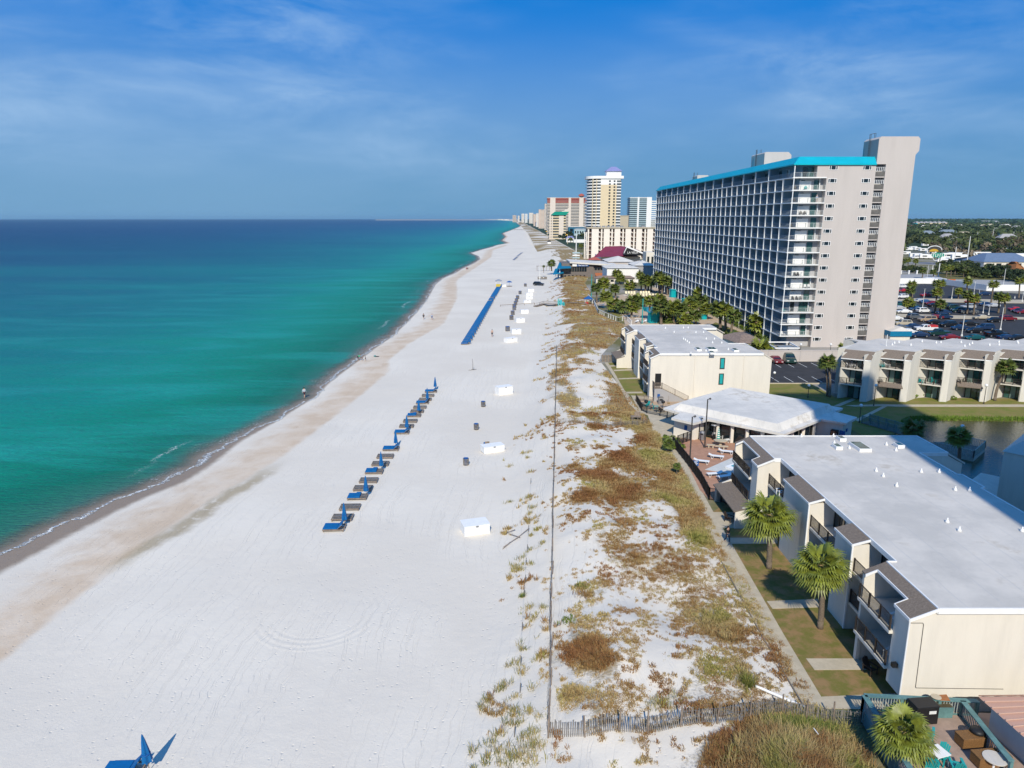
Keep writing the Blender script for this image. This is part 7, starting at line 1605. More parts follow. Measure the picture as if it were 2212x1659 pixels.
# red topped block
o, q = slab_tower('long cream block with red upper storeys and one tall domed pier', b4, 350, 262, 1400, 1500., 30, 24, ('cream3','farglass','cream3'), 0, [(.07,.2),(.52,.58),(.78,.885)])
g = tuple(o.location); x0, x1, zt_ = q; zr = PY(*b4(500,390), 1500)[1]
for k, (u0, u1) in enumerate([(0,.07),(.2,.52),(.58,.78),(.885,1)]):
    for j in range(4):
        zz = zr+(zt_-zr)*j/4; MB(g).box(x0+(x1-x0)*u0-.1, 1499, zz, x0+(x1-x0)*u1, 1501.5, zz+(zt_-zr)*.15).build('red_band', M['redroof'], o)
    MB(g).box(x0+(x1-x0)*u0, 1500.9, zr, x0+(x1-x0)*u1, 1502, zt_).build('red_wall', pm('redwall', (.22,.05,.05), .8, .2, .2), o)
xd = x0+(x1-x0)*.832; MB((xd,1502,0)).lathe([(6.5,0),(5.5,2.4),(3,4.2),(.5,5)],c=(xd,1502,zt_+3.4),n=14).build('dome', M['redroof'], o, loc=(xd-g[0],1502-g[1],0)); MB(g).box(x0+(x1-x0)*.78,1499.4,0,x0+(x1-x0)*.885,1506,zt_+3.4).build('pier', M['cream3'], o)
# green roofed block in front of it
o, q = slab_tower('cream block with a green mansard roof and deep balconies, before the red topped block', b4, 400, 705, 830, 1100., 24, 9, ('cream2','farglass','cream3'), 0, [(.02,.1),(.14,.22),(.58,.86)])
g = tuple(o.location); x0, x1, z_ = q; MB(g).prism([(x0+3,1098),(x1,1098),(x1,1122),(x0+3,1122)], z_, z_+5, [(x0+9,1104),(x1+5,1104),(x1+5,1118),(x0+9,1118)]).build('mansard', M['greenroof'], o); MB(g).xz([(x0+(x1-x0)*.75,z_+5),(x1+4,z_+10),(x1+4,z_+5)],1105,1112).build('gable', M['cream3'], o)
# distant towers on the left: cream, orange, and the row on the horizon
for i, (a0, t_, a1, Y, fl, m_, lab) in enumerate([(285,420,350,2000.,20,'cream3','slim cream tower just left of the red topped block'),(130,565,290,2300.,16,'peach','orange and grey block left of the slim cream tower'),(75,660,130,2700.,14,'white','white block left of the orange block'),(0,680,75,3000.,13,'peach','pinkish block fourth left of the red topped block')]):
    slab_tower(lab, b4, a0, t_, a1, Y, 30, fl, ('cream3',('farglass','peach','pinkw','peach')[i],m_), 0, [(0,.3),(.8,1)], band=.5)
for i, (a0, a1, t_, Y, m_) in enumerate([(165,205,620,6200.,'peach'),(222,240,625,6500.,'pinkw'),(262,292,603,5600.,'pinkw'),(300,328,604,5200.,'white'),(345,390,594,4600.,'pinkw'),(390,420,606,4300.,'peach'),(425,448,598,3900.,'white'),(5,60,662,14000.,'pinkw'),(70,120,664,13000.,'pinkw')]):
    x0, z1_ = PY(*z2(a0,t_), Y); x1, _ = PY(*z2(a1,t_), Y); o = empty('distant_tower', ((x0+x1)/2,Y,0), 0, f'hazy tower {ordn[i]} from the left of the skyline at the end of the beach' if i < 7 else ('left','right')[i-7]+' one of two faint low blocks on the water horizon', 'tower')
    MB().box(-(x1-x0)/2,0,0,(x1-x0)/2,60,z1_).build('wall', M[m_], o)
    for k in range(3): MB().box(-(x1-x0)*(.35-.3*k),-1.5,0,-(x1-x0)*(.28-.3*k),0,z1_*.96).build('window_strip', M['farglass'], o)
# low strip of coast far away over the water
o = MB().box(-2600,-20,0,200,20,14).build('coast_strip', M['beige2'], None, loc=(-200,15000,SEA)); tag(o,'very distant low strip of coast near the horizon','pier')
o = MB().box(-40,-3,1.5,45,3,2.4).build('beach_pier', M['greywood'], None, loc=(*P(*z2(330,775))[:2],BEACH)); tag(o,'low dark boardwalk crossing the far beach','boardwalk')
def block(label, fn, a0, t_, a1, b_, Y, depth, mat, roofm=None, name='beach_house', roof=2.0, cat='building', wins=0, slope=None):
    if Y is None: Y = P(*fn((a0+a1)/2, b_))[1]
    x0, x1, z0_, z1_ = rectpx(fn, a0, t_, a1, b_, Y); o = empty(name, ((x0+x1)/2,Y,0), 0, label, cat); W = x1-x0
    MB().box(-W/2,0,0,W/2,depth,z1_).build('wall', M[mat] if isinstance(mat, str) else mat, o)
    if roofm: MB().prism([(-W/2-.6,-.6),(W/2+.6,-.6),(W/2+.6,depth+.6),(-W/2-.6,depth+.6)], z1_, z1_+roof, [(-W/2+depth*.3,depth*.4),(W/2-depth*.3,depth*.4),(W/2-depth*.3,depth*.6),(-W/2+depth*.3,depth*.6)]).build('roof', M[roofm] if isinstance(roofm, str) else roofm, o)
    for k in range(wins):
        u = -W/2+W*(k+.5)/wins; MB().box(u-W*.25/wins,-.12,z1_*.35,u+W*.25/wins,-.01,z1_*.75).build('window', M['glassd'], o)
    return o
block('blue sided two storey house below the red topped block', b4, 890, 1010, 1360, 1190, None, 18, 'bluewall', 'roofclub', roof=1.2, wins=3)
o_lb = block('light blue balcony house left of the seven storey hotel', b4, 1040, 1070, 1350, 1230, None, 12, 'lightblue', 'roofclub', roof=1.0, wins=5)
block('grey blue house with white porch left of the blue sided house', b4, 590, 1010, 890, 1120, None, 16, 'beige2', 'concrete', roof=2, wins=4)
block('turquoise wall by the dune left of the trees', b4, 530, 1120, 770, 1195, None, 4, 'teal', None)
block('yellow beach house with grey roof at the dune edge far away', b4, 245, 1000, 400, 1045, None, 20, 'cream2', 'beige2', roof=4, wins=5)
block('round rust coloured pavilion far down the beach', b4, 50, 890, 240, 1000, None, 50, 'beige2', 'redroof', roof=6, name='pavilion')
block('small grey and white bathing house among the dunes', b4, 840, 1290, 1030, 1400, None, 8, 'white', 'lav', roof=2.4, wins=2)
block('white terrace with pale roof beside the seven storey hotel', b4, 1030, 1330, 1390, 1410, None, 8, 'white', None)
block('tiny dune shed with dark hipped roof', b4, 355, 1385, 440, 1440, None, 4, 'white', 'darkrail', roof=1.6, name='shed')
for i, (a, b_, t_) in enumerate([(345,1280,1110),(865,1440,1190)]):
    p = P(*b4(a,b_)); X_, Z = PY(*b4(a,t_), p[1]); o = empty('flag_pole', p, 0, ('yellow topped pole standing in the far dune grass','pole with yellow flag left of the bathing house')[i], 'flag pole'); MB().cyl((0,0,0),(0,0,Z),.3,.25).build('pole', M['cream2'], o); MB().box(-2.2,-.1,Z-1.5,0,.1,Z).build('flag', yel, o)
p = P(*z2(858,1130)); X_, Z = PY(*z2(868,830), p[1]); o = empty('tall_mast', p, 0, 'tall white mast rising behind the grey timber beach restaurant', 'mast'); MB().cyl((0,0,0),(0,0,Z),.45,.3,8).build('pole', M['whitepole'], o)
for k, zz in enumerate((2.5,4.2,6)): MB().box(-2.6,-1,zz,2.6,1,zz+.8).build('banner', M[('lightblue','white','lightblue')[k]], o)
p = G(*z2(463,1340)); X_, Z = PY(*z2(466,1165), p[1]); o = empty('beach_mast', p, 0, 'white mast standing behind the black car on the sand', 'mast'); MB().cyl((0,0,0),(0,0,Z-p[2]),.22,.16,8).build('pole', M['whitepole'], o)
# grey timber beach restaurant with white and blue roofs
Yr = 385.; X_ = lambda a, b_, Y=Yr: PY(*z2(a,b_), Y)
r = empty('beach_restaurant', (X_(850,1300)[0], Yr, 0), 0, 'grey timber beach restaurant with long dark windows, blue shade roofs and a lettered sign', 'restaurant'); g = tuple(r.location)
gw = pm('greytimber', (.20,.17,.15), .9, .3, 3, .2, 20, stretch=(4,1,.4))
xa, zl = X_(680,1265); xb4, _ = X_(1070,1265); MB(g).box(xa, Yr, 0, xb4, Yr+22, zl).build('wall', gw, r)
xa2, zu = X_(705,1150); xb5, _ = X_(1055,1150); MB(g).box(xa2, Yr+1, zl, xb5, Yr+22, zu).build('wall', gw, r)
xc, zc_ = X_(1200,1185); MB(g).box(xb5, Yr+2, 0, xc, Yr+24, zc_).build('wall', gw, r)
for i in range(7):
    x_a, z_a = X_(792+i*27,1190); x_b, z_b = X_(792+i*27+22,1238); MB(g).box(x_a, Yr+.85, z_b, x_b, Yr+.99, z_a).build('window', M['glassd'], r)
for i in range(3): x_a, z_a = X_(1068+i*32,1198); x_b, z_b = X_(1068+i*32+24,1222); MB(g).box(x_a, Yr+1.85, z_b, x_b, Yr+1.99, z_a).build('window', M['glassd'], r)
for i in range(7):
    x_a, z_a = X_(690+i*42,1275); x_b, z_b = X_(690+i*42+16,1300); MB(g).box(x_a, Yr-.12, z_b-.3, x_b, Yr-.01, z_a).build('opening', M['black'], r)
wt = M['roofclub']; x_a, z_a = X_(790,1145); x_b, _ = X_(1310,1150); MB(g).prism([(x_a,Yr-.5),(x_b,Yr-.5),(x_b,Yr+26),(x_a,Yr+26)], lambda p_: z_a+(-1.6*(p_[0]-x_a)/(x_b-x_a)), lambda p_: z_a+.8+(-1.6*(p_[0]-x_a)/(x_b-x_a))).build('roof', wt, r)
bu = M['bluer'] = MATS['bluer']
for (pa_, pb_, zz, dd) in (((645,1175),(800,1180),0,9),((600,1240),(720,1235),0,8)):
    x_a, z_a = X_(*pa_); x_b, z_b = X_(*pb_); MB(g).add([(x_a,Yr-4,z_a-1.3),(x_b,Yr-3,z_b-.8),(x_b,Yr+dd,z_b+1.2),(x_a+2,Yr+dd,z_a+.9),(x_a,Yr-4,z_a-1.0),(x_b,Yr-3,z_b-.5),(x_b,Yr+dd,z_b+1.5),(x_a+2,Yr+dd,z_a+1.2)],[(0,3,2,1),(4,5,6,7),(0,1,5,4),(1,2,6,5),(2,3,7,6),(3,0,4,7)]).build('shade_roof', M['bluer'], r)
    MB(g).box(x_a+1.5, Yr-2, 0, x_a+1.9, Yr-1.6, z_a-1.0).build('post', M['white'], r)
x_a, z_a = X_(820,1155); x_b, z_b = X_(1000,1180); sb = MB(g).box(x_a, Yr+.2, z_b, x_b, Yr+.5, z_a+.1).build('sign_board', M['blue'], r); MB(g).box(x_a, Yr+.05, z_b, x_a+(x_b-x_a)*.27, Yr+.19, z_a+.1).build('sign_panel', M['white'], sb)
sk_ = MB(g); hh_ = z_a-z_b
for r_ in (0, 1):
    for k in range(9): u = x_a+(x_b-x_a)*(.34+.066*k); sk_.box(u, Yr+.12, z_b+hh_*(.18+.42*r_), u+(x_b-x_a)*(.045 if (k+r_)%3 else .02), Yr+.19, z_b+hh_*(.45+.42*r_))
sk_.build('lettering', M['white'], sb)
x_a, z_a = X_(680,1310); x_b, z_b = X_(760,1335); MB(g).box(x_a, Yr-.15, .1, x_b-3, Yr-.02, z_a-1).build('blue_panel', M['blue'], r)
x_a, z_a = X_(1070,1255); x_b, z_b = X_(1200,1290); MB(g).add([(x_a,Yr-2,z_b+.6),(x_b,Yr-2,z_b+.6),(x_b,Yr+2,z_a),(x_a,Yr+2,z_a),(x_a,Yr-2,z_b+.3),(x_b,Yr-2,z_b+.3),(x_b,Yr+2,z_a-.3),(x_a,Yr+2,z_a-.3)],[(0,1,2,3),(7,6,5,4),(0,4,5,1),(1,5,6,2),(2,6,7,3),(3,7,4,0)]).build('awning', pm('orangeaw', (.42,.14,.06), .8, .1, 1), r)
# neighbours: beige hall, white sail roofs, maroon roofed hall with lettering, cream changing block
block('beige hall with a rounded cream roof behind the beach restaurant', z2, 1215, 1130, 1500, 1200, 400., 24, 'beige', 'roofclub', roof=2.5, name='hall')
block('long white roofed annexe right of the restaurant', z2, 1200, 1200, 1545, 1245, 350., 18, 'white', 'roofclub', roof=1.2, name='annexe')
block('white roofed building against the far foot of the hotel', z2, 1500, 1170, 1720, 1310, 372., 20, 'beige2', 'roofclub', roof=2.2, name='hall')
block('low white changing rooms with doors at the back of the garden', z2, 1080, 1310, 1500, 1370, None, 6, 'stucco', 'brownroof' if 0 else MATS['brownroof'], roof=1.0, name='changing_rooms', wins=6)
block('orange tiled low roof left of the maroon roof', z2, 1010, 1110, 1130, 1135, 420., 8, 'stucco', 'redroof', roof=1.4, name='shed')
block('cream block at the right end of the maroon roof', z2, 1630, 1025, 1720, 1090, 440., 12, 'stucco', None, name='annexe', wins=2)
Ym = 470.; Xm = lambda a, b_, Y=Ym: PY(*z2(a,b_), Y)
mr = empty('maroon_roof_hall', (Xm(1350,1050)[0], Ym, 0), 0, 'large hall with a peaked maroon metal roof and white lettering on its dark gable', 'hall'); g = tuple(mr.location)
xa, za = Xm(1050,1080); xb6, zb_ = Xm(1220,990); xc, zc_ = Xm(1650,1060); xp, zp = Xm(1415,970)
MB(g).box(xa+6, Ym+6, 0, xc-4, Ym+44, max(2,za)).build('wall', M['stucco'], mr)
MB(g).add([(xa,Ym,za),(xc,Ym,zc_),(xc,Ym+40,zc_+2),(xa+14,Ym+40,za+4),(xb6,Ym+18,zb_+1),(xp,Ym+22,zp)],[(0,1,5,4),(1,2,5),(2,3,4,5),(3,0,4),(0,3,2,1)]).build('roof', M['maroon'], mr)
xg0, zg0 = Xm(1380,1035); xg1, zg1 = Xm(1630,1060)
MB(g).add([(xg0,Ym-1,zg0-1),(xg1,Ym-1,zg1),(xp,Ym-1,zp-.3),(xg0,Ym+5,zg0-1),(xg1,Ym+5,zg1),(xp,Ym+5,zp-.3)],[(0,1,2),(5,4,3),(0,3,4,1),(1,4,5,2),(2,5,3,0)]).build('gable', M['black'], mr)
MB(g).wall((xp,Ym-1.2),(xg1,Ym-1.2),(zp-.2,zg1),(zp+.9,zg1+.9),.5).wall((xg0,Ym-1.2),(xp,Ym-1.2),(zg0-.4,zp-.2),(zg0+.5,zp+.9),.5).build('barge_board', M['white'], mr)
xt_, zt_ = Xm(1460,1022); text_mesh('LA VELA', 1.9, M['white'], mr, (xt_-g[0]+1, -1.3, zt_-.4))
# far side buildings beyond the lot
def blk3(label, a0, t_, a1, b_, mat, roofm=None, roof=2., depth=14, **k):
    p = P(*z3((a0+a1)/2, b_)); return block(label, z3, a0, t_, a1, b_, p[1], depth, mat, roofm, roof=roof, **k)
blk3('shop with a long blue grey roof beyond the road at the right', 1035, 690, 1600, 757, 'stucco', pm('bluegrey', (.13,.18,.27), .6, .1, .5), 5, 22, wins=5)
blk3('dark green shop left of the blue roofed shop', 880, 668, 1022, 722, 'bluewall', 'darkrail', 1.5, 18, wins=2)
sb = blk3('bright blue lettered sign board of the green shop', 1022, 645, 1102, 690, pm('cyanp', (.02,.30,.42), .6, .1, 1), None, depth=1, name='sign_board', cat='sign')
blk3('white awning tent before the blue roofed shop', 1228, 700, 1345, 742, 'white', 'bluegrey' if 0 else M['lightblue'], 1.2, 8, name='awning_tent', cat='tent')
blk3('hut with a rust brown thatched roof at the right edge', 1395, 785, 1500, 822, 'wood', pm('rust', (.30,.12,.04), .9, .2, 1), 4.5, 12, name='hut', cat='hut')
blk3('dark green container behind the bushes right of the road', 1085, 790, 1170, 850, 'bluewall', None, depth=6, name='container', cat='container')
blk3('brick red warehouse at the foot of the tower on the skyline', 100, 268, 232, 305, 'redroof', None, depth=40, name='warehouse')
blk3('red house with a teal roof right of the brick red warehouse', 232, 262, 300, 285, 'redroof', 'teal', 5, 25)
blk3('small red roofed house in the distant trees at the right', 1265, 268, 1330, 292, 'redroof', 'redroof', 4, 25)
blk3('blue billboard on posts among the distant trees', 1207, 366, 1328, 412, 'bluewall', None, depth=2, name='billboard', cat='billboard')
for i in range(7): blk3(f'tan town house, number {i+1} from the left on the far skyline', 255+i*52, 240, 300+i*52, 275, 'cream2', 'beige2', 6, 30, name='town_house', cat='house')['group'] = 'tan town houses on the skyline'
blk3('long grey roof on the wooded skyline', 1000, 232, 1240, 250, 'beige2', 'beige2', 8, 60, name='long_building')
blk3('green dumpster shed behind the white wall', 440, 885, 600, 940, 'white', None, depth=8, name='dumpster_enclosure', cat='enclosure')
o = blk3('orange barrier at the end of the white wall', 620, 890, 705, 912, pm('orangeb', (.5,.12,.02), .7, .1, 1), None, depth=1, name='barrier', cat='barrier')
# white tower base on the left of the view to the lot: water slide style pole
for i, (a, b_, w_, h_) in enumerate([(150,560,9,3),(215,545,8,3),(260,560,7,3),(360,510,10,4),(330,570,8,3),(120,610,9,3),(420,600,9,3),(640,655,16,4.5),(700,640,12,4),(740,665,11,4),(300,650,10,3.5),(360,655,9,3.5),(600,350,18,4),(680,350,14,4),(1380,555,16,3.5),(1290,570,12,3.5),(1150,610,12,4),(930,615,18,3.5),(1000,625,16,3.5),(1380,640,14,3),(1460,635,14,3),(600,700,14,2.6),(570,690,8,3),(240,640,9,3.4)]):
    p = P(*z3(a,b_)); o = empty('camper_trailer', (p[0],p[1],0), math.radians((i*37)%40-20), f'white camper or trailer {i+1} of the park beyond the road', 'camper', 'white campers beyond the road')
    MB().box(-w_/2,-1.4,.6,w_/2,1.4,h_).build('body', M['white'], o, bev=.15); MB().box(-w_*.3,-1.43,h_*.5,w_*.05,-1.405,h_*.75).build('window', M['glassd'], o)
    for x in (-w_*.2,w_*.2): MB().cyl((x,-1.45,.45),(x,-1.2,.45),.45,n=10).build('wheel', M['black'], o)
# trees beyond the lot, each its own
rr = random.Random(12); TL = []
for (a0, a1, b0, b1_, nn, s0, h0) in ((110,700,300,345,16,2.6,11),(130,720,420,470,14,2.4,10),(690,1060,440,500,14,2.5,11),(640,1000,330,380,10,3.0,13),(1050,1500,340,400,14,2.8,12),(1180,1500,500,560,12,2.3,9),(990,1200,520,580,8,2.2,9),(540,900,780,880,12,1.5,6),(1060,1280,850,880,7,1.5,5.5),(880,1080,850,880,6,1.1,3),(1300,1500,860,930,7,1.4,5),(90,330,780,815,7,.9,3),(1080,1500,600,640,6,1.8,7)):
    for k in range(nn):
        TL.append((a0+(a1-a0)*(k+.5)/nn+rr.uniform(-12,12), rr.uniform(b0,b1_), s0*rr.uniform(.8,1.2), h0*rr.uniform(.8,1.15), 2 if (a0 > 1150 and b0 == 500) else rr.choice((0,1,1,3))))
for i, (a, b_, s_, h_, k) in enumerate(TL):
    p = P(*z3(a,b_)); col = ('left edge','left','centre left','centre','centre right','right','right edge')[min(6,int(a/215))]; dep = 'far back' if b_ < 400 else ('in the middle distance' if b_ < 620 else 'near the road')
    tree(p[0], p[1], 0, h_, s_, f'{("olive","dark green","bare brownish","olive green")[k]} tree {dep}, {col} past the tower, tree {i+1}', k, 'trees beyond the big car park')
for i, (a, b_, s_, h_) in enumerate([(700,1310,1.6,6.5),(760,1350,1.8,7),(820,1290,2.0,8),(870,1300,1.7,7),(930,1260,1.8,7),(670,1300,1.3,5),(1220,1290,1.5,6),(1260,1290,1.3,5),(560,1060,2.5,8),(520,1040,2.2,7)]):
    p = P(*b4(a,b_)); tree(p[0], p[1], 0, h_*1.25, s_*1.25, f'dark coastal tree {i+1} from the left beside the beach houses before the tall blocks', 1 if i%3 else 0, 'coastal trees by the beach houses')
for i, (a, b_, tx, ty) in enumerate([(1300,1010,1300,975),(1550,1010,1550,990),(920,990,915,950),(800,920,800,880),(950,1080,960,1060),(1020,1080,1020,1060),(1640,760,1650,715),(590,1230,585,1145)]):
    palm_px(*z2(a,b_), *z2(tx,ty), f'distant palm {i+1} from the list near the beach restaurant and hotels', CR_LO[i%3], 1.9, group='distant palms')
palm_px(*z2(505,1250),*z2(505,1180),'palm by the beach masts', CR_LO[1], .6)
# timber pergola by the beach mast
pg = empty('timber_pergola', G(*z2(500,1230)), 0, 'weathered timber pergola and posts behind the white beach mast', 'pergola')
for x in (-4,-2,0,2,4): MB().box(x-.12,-.12,0,x+.12,.12,3.0).build('post', M['wood'], pg)
MB().box(-4.4,-1,3.0,4.4,1,3.2).build('roof_slats', M['wood'], pg)
gr = empty('signboard', G(*z2(490,1325)), 0, 'grey low board with white dots beside the beach mast', 'board'); MB().box(-2.6,-.1,.3,2.6,.1,1.6).build('panel', M['greywood'], gr)
for x in (-1.8,-.9,.6): MB().box(x-.2,-.14,.9,x+.2,-.11,1.3).build('patch', M['white'], gr)
# far woodland as masses of leaf clumps
def woods(name, nn, Ya, Yb, pw, zfun, R0, leafn, k0, k1, mat, skip, seed):
    mb = MB(); rw = random.Random(seed)
    for k in range(nn):
        Y = Ya+rw.random()**pw*(Yb-Ya); X = rw.uniform(Y*k0, Y*k1)
        if skip and nz(X, Y, .006, 3.) > skip: continue
        zt_ = zfun(Y)+rw.uniform(-3,3); R = rw.uniform(*R0)
        for j in range(leafn):
            a = rw.uniform(0,6.28); e_ = rw.uniform(-.1,1.35); v = Vector((math.cos(a)*math.cos(e_), math.sin(a)*math.cos(e_), math.sin(e_)*.8)); c = Vector((X,Y,zt_-R*.6))+v*R*rw.uniform(.55,1)
            n1 = (v+Vector((rw.uniform(-.5,.5),rw.uniform(-.5,.5),rw.uniform(-.5,.5)))).orthogonal().normalized(); n2 = v.cross(n1).normalized(); s_ = R*.26
            mb.add([tuple(c-n1*s_), tuple(c-n2*s_*.8), tuple(c+n1*s_), tuple(c+n2*s_*.8)], [(0,1,2,3)])
    tag(mb.build(name, mat), kind='stuff')
woods('woodland', 1500, 3300, 9000, 1.2, lambda Y: 9+15*sm(3300,7000,Y), (18,30), 24, .45, .85, pm('wood_far', (.05,.10,.045), .9, .6, .008), 0, 77)
woods('mixed_woods', 1500, 1150, 3600, 1.1, lambda Y: 10., (7,14), 26, .48, .84, pm('wood_mid2', (.075,.105,.035), .9, .6, .02, c2=(.04,.055,.02)), .22, 75)
woods('mixed_scrub', 420, 640, 1200, 1.0, lambda Y: 7.5, (4,7), 40, .50, .82, pm('wood_mid', (.11,.135,.04), .9, .6, .03, c2=(.05,.06,.02)), .10, 78)
woods('bare_scrub', 330, 560, 1500, 1.0, lambda Y: 6.5, (3.5,6.5), 40, .58, .84, pm('wood_bare', (.22,.17,.11), .9, .5, .03), .15, 79)
M['greyblue2'] = MATS['greyblue']; rb_ = random.Random(5)
for i in range(26):
    Y = rb_.uniform(900, 2600); X = Y*rb_.uniform(.56,.74); W = rb_.uniform(14,34); o = empty('far_house', (X,Y,0), rb_.uniform(-.5,.5), 'pale low house half hidden in the far trees past the car park', 'house', 'low houses among the far trees')
    MB().box(-W/2,-6,0,W/2,6,7).build('wall', M[('cream2','white','peach')[i%3]], o); MB().prism([(-W/2-1,-7),(W/2+1,-7),(W/2+1,7),(-W/2-1,7)],7,12,[(-W/2+5,-.4),(W/2-5,-.4),(W/2-5,.4),(-W/2+5,.4)]).build('roof', M[('beige2','concrete','roofclub','brownroof2')[i%4] if i%4 < 3 else 'greyblue2'], o)
# ---------------------------------------------------------------- people
def person(x, y, z, rz, label, shirt, bottom, pose='stand', hair='hair', h=1.75, long=True, bend=0.):
    r = empty('person', (x,y,z), rz, label, 'person'); k = h/1.75
    st = .12 if pose == 'walk' else .0
    V = {'pel':(0,0,.95),'spine':(0,0,1.2),'chest':(0,.0,1.38),'neck':(0,0,1.50),'head':(0,-.02,1.60),'top':(0,-.01,1.72)}
    for s, n_ in ((-1,'l'),(1,'r')):
        V['hip'+n_] = (s*.09,0,.90); V['knee'+n_] = (s*.10,-.04-st*s,.50); V['ank'+n_] = (s*.10,.02-st*s*1.9+(.1 if st and s < 0 else 0),.08); V['toe'+n_] = (s*.11,-.14-st*s*1.9+(.1 if st and s < 0 else 0),.03)
        V['sh'+n_] = (s*.19,0,1.40); V['el'+n_] = (s*.25,.03+st*s,1.13); V['wr'+n_] = (s*.25,-.06+st*s*1.6,.88); V['hand'+n_] = (s*.25,-.10+st*s*1.7,.80)
    R_ = dict(pel=.125,spine=.115,chest=.135,neck=.055,head=.085,top=.06)
    for n_ in 'lr': R_.update({'hip'+n_:.09,'knee'+n_:.06,'ank'+n_:.04,'toe'+n_:.035,'sh'+n_:.06,'el'+n_:.042,'wr'+n_:.03,'hand'+n_:.038})
    E_ = [('pel','spine'),('spine','chest'),('chest','neck'),('neck','head'),('head','top')]
    for n_ in 'lr': E_ += [('pel','hip'+n_),('hip'+n_,'knee'+n_),('knee'+n_,'ank'+n_),('ank'+n_,'toe'+n_),('chest','sh'+n_),('sh'+n_,'el'+n_),('el'+n_,'wr'+n_),('wr'+n_,'hand'+n_)]
    if bend:
        def bf(p):
            if p[2] <= .93: return p
            yy, zz = p[1], p[2]-.95; return (p[0], yy*math.cos(bend)-zz*math.sin(bend), .95+zz*math.cos(bend)+yy*math.sin(bend))
        V = {a: bf(b_) for a, b_ in V.items()}
        for n_ in 'lr': V['el'+n_] = (V['el'+n_][0], V['sh'+n_][1]-.02, V['sh'+n_][2]-.28); V['wr'+n_] = (V['el'+n_][0], V['sh'+n_][1]-.04, V['sh'+n_][2]-.52); V['hand'+n_] = (V['el'+n_][0], V['sh'+n_][1]-.05, V['sh'+n_][2]-.60)
    def skin(name, keys, edges, mat, gr=0., rads=None):
        idx = {a: i for i, a in enumerate(keys)}; me_ = bpy.data.meshes.new(name); me_.from_pydata([tuple(c*k for c in V[a]) for a in keys], [(idx[a], idx[b_]) for a, b_ in edges], [])
        o = bpy.data.objects.new(name, me_); COL.objects.link(o); adopt(o, r); o.modifiers.new('s','SKIN'); sk = me_.skin_vertices[0].data
        for a in keys: q = ((rads or R_)[a]+gr)*k; sk[idx[a]].radius = (q, q)
        for v in sk: v.use_root = False
        sk[0].use_root = True
        su = o.modifiers.new('d','SUBSURF'); su.levels = 1; su.render_levels = 1; me_.materials.append(mat); return o
    skin('body', list(V), E_, M['skin'])
    # clothes follow the limbs a little proud of the skin
    if shirt:
        ks = ['spine','pel','chest']+['shl','shr','ell','elr']+(['wrl','wrr'] if long else []); ed = [('pel','spine'),('spine','chest'),('chest','shl'),('chest','shr'),('shl','ell'),('shr','elr')]+([('ell','wrl'),('elr','wrr')] if long else [])
        skin('shirt', ks, ed, shirt, .02)
    kb = ['pel','hipl','hipr','kneel','kneer']+(['ankl','ankr'] if pose == 'walk' and long == 'full' else []); eb = [('pel','hipl'),('pel','hipr'),('hipl','kneel'),('hipr','kneer')]+([('kneel','ankl'),('kneer','ankr')] if len(kb) > 5 else [])
    skin('trousers' if len(kb) > 5 else 'shorts', kb, eb, bottom, .022)
    hm_ = MB().ball((V['top'][0]*k,(V['top'][1]+.02)*k,(V['top'][2]-.04)*k),.105*k,10,1.0)
    if pose == 'walk' and long == 'full': hm_.box(-.08*k,.03*k,1.42*k,.08*k,.11*k,1.62*k)
    hm_.build('hair', M[hair], r, True)
    return r
cs = lambda nm, c: pm('cloth_'+nm, c, .85, .1, 4)
p = G(*y4(347,1160)); person(p[0],p[1],p[2],math.radians(170),'person in a pale grey top and dark shorts walking at the water edge',cs('grey',(.45,.50,.56)),cs('dkr',(.06,.02,.04)),'walk',h=2.05)
p = G(*y4(1700,268)); person(p[0],p[1],p[2],math.radians(160),'person in a black outfit walking up the beach, left of a pair',cs('blk',(.02,.02,.025)),cs('blk',(.02,.02,.025)),'walk',h=2.0)
p = G(*y4(1795,272)); person(p[0],p[1],p[2],math.radians(10),'person in a pale blue shirt and blue shorts, right of a pair',cs('pb',(.35,.42,.55)),cs('bl',(.03,.08,.2)),'walk',h=2.0)
p = G(*y4(955,740)); person(p[0],p[1],p[2],math.radians(90),'person in a bright green shirt bending down at the shore',cs('grn',(.02,.45,.22)),cs('blk',(.02,.02,.025)),'stand',h=2.0,bend=1.1,long=False)
p = G(*y4(1003,738)); person(p[0],p[1],p[2],math.radians(-60),'small child in dark clothes beside the bending green person',cs('dk',(.05,.03,.05)),cs('dk',(.05,.03,.05)),'stand',h=1.15,long=False)
p = G(*y4(1040,738)); person(p[0],p[1],p[2],math.radians(-100),'small child in grey, rightmost of the group at the shore',cs('gr2',(.2,.22,.26)),cs('dk',(.05,.03,.05)),'stand',h=1.15,long=False)
p = G(*y4(1147,695)); o = empty('beach_bag', p, 0, 'small pile of towels and a bag on the sand right of the shore group', 'bag'); MB().ball((0,0,.2),.35,10,.6).build('bag', cs('tb',(.1,.25,.25)), o); MB().box(.2,-.4,0,1.0,.3,.12).build('towel', cs('blk',(.02,.02,.025)), o)
p = G(*y2(720,1108)); person(p[0],p[1],p[2],math.radians(180),'bare chested person in dark shorts standing right of the long blue row',None,cs('blk',(.02,.02,.025)),'walk',h=2.1)
for i, a in enumerate((409,425)):
    p = G(*y2(a,304)); person(p[0],p[1],p[2],math.radians(170),('distant person in a red top at the far water edge','distant person in black at the far water edge')[i],cs('red',(.4,.03,.03)) if i == 0 else cs('blk',(.02,.02,.025)),cs('dk',(.05,.03,.05)),'walk',h=2.1)
p = P(*z7(358,658)); person(p[0],p[1],.05,math.radians(20),'person with long dark hair in black top and jeans on the walkway',cs('blk',(.02,.02,.025)),cs('jean',(.03,.05,.09)),'walk',h=1.68,long='full')
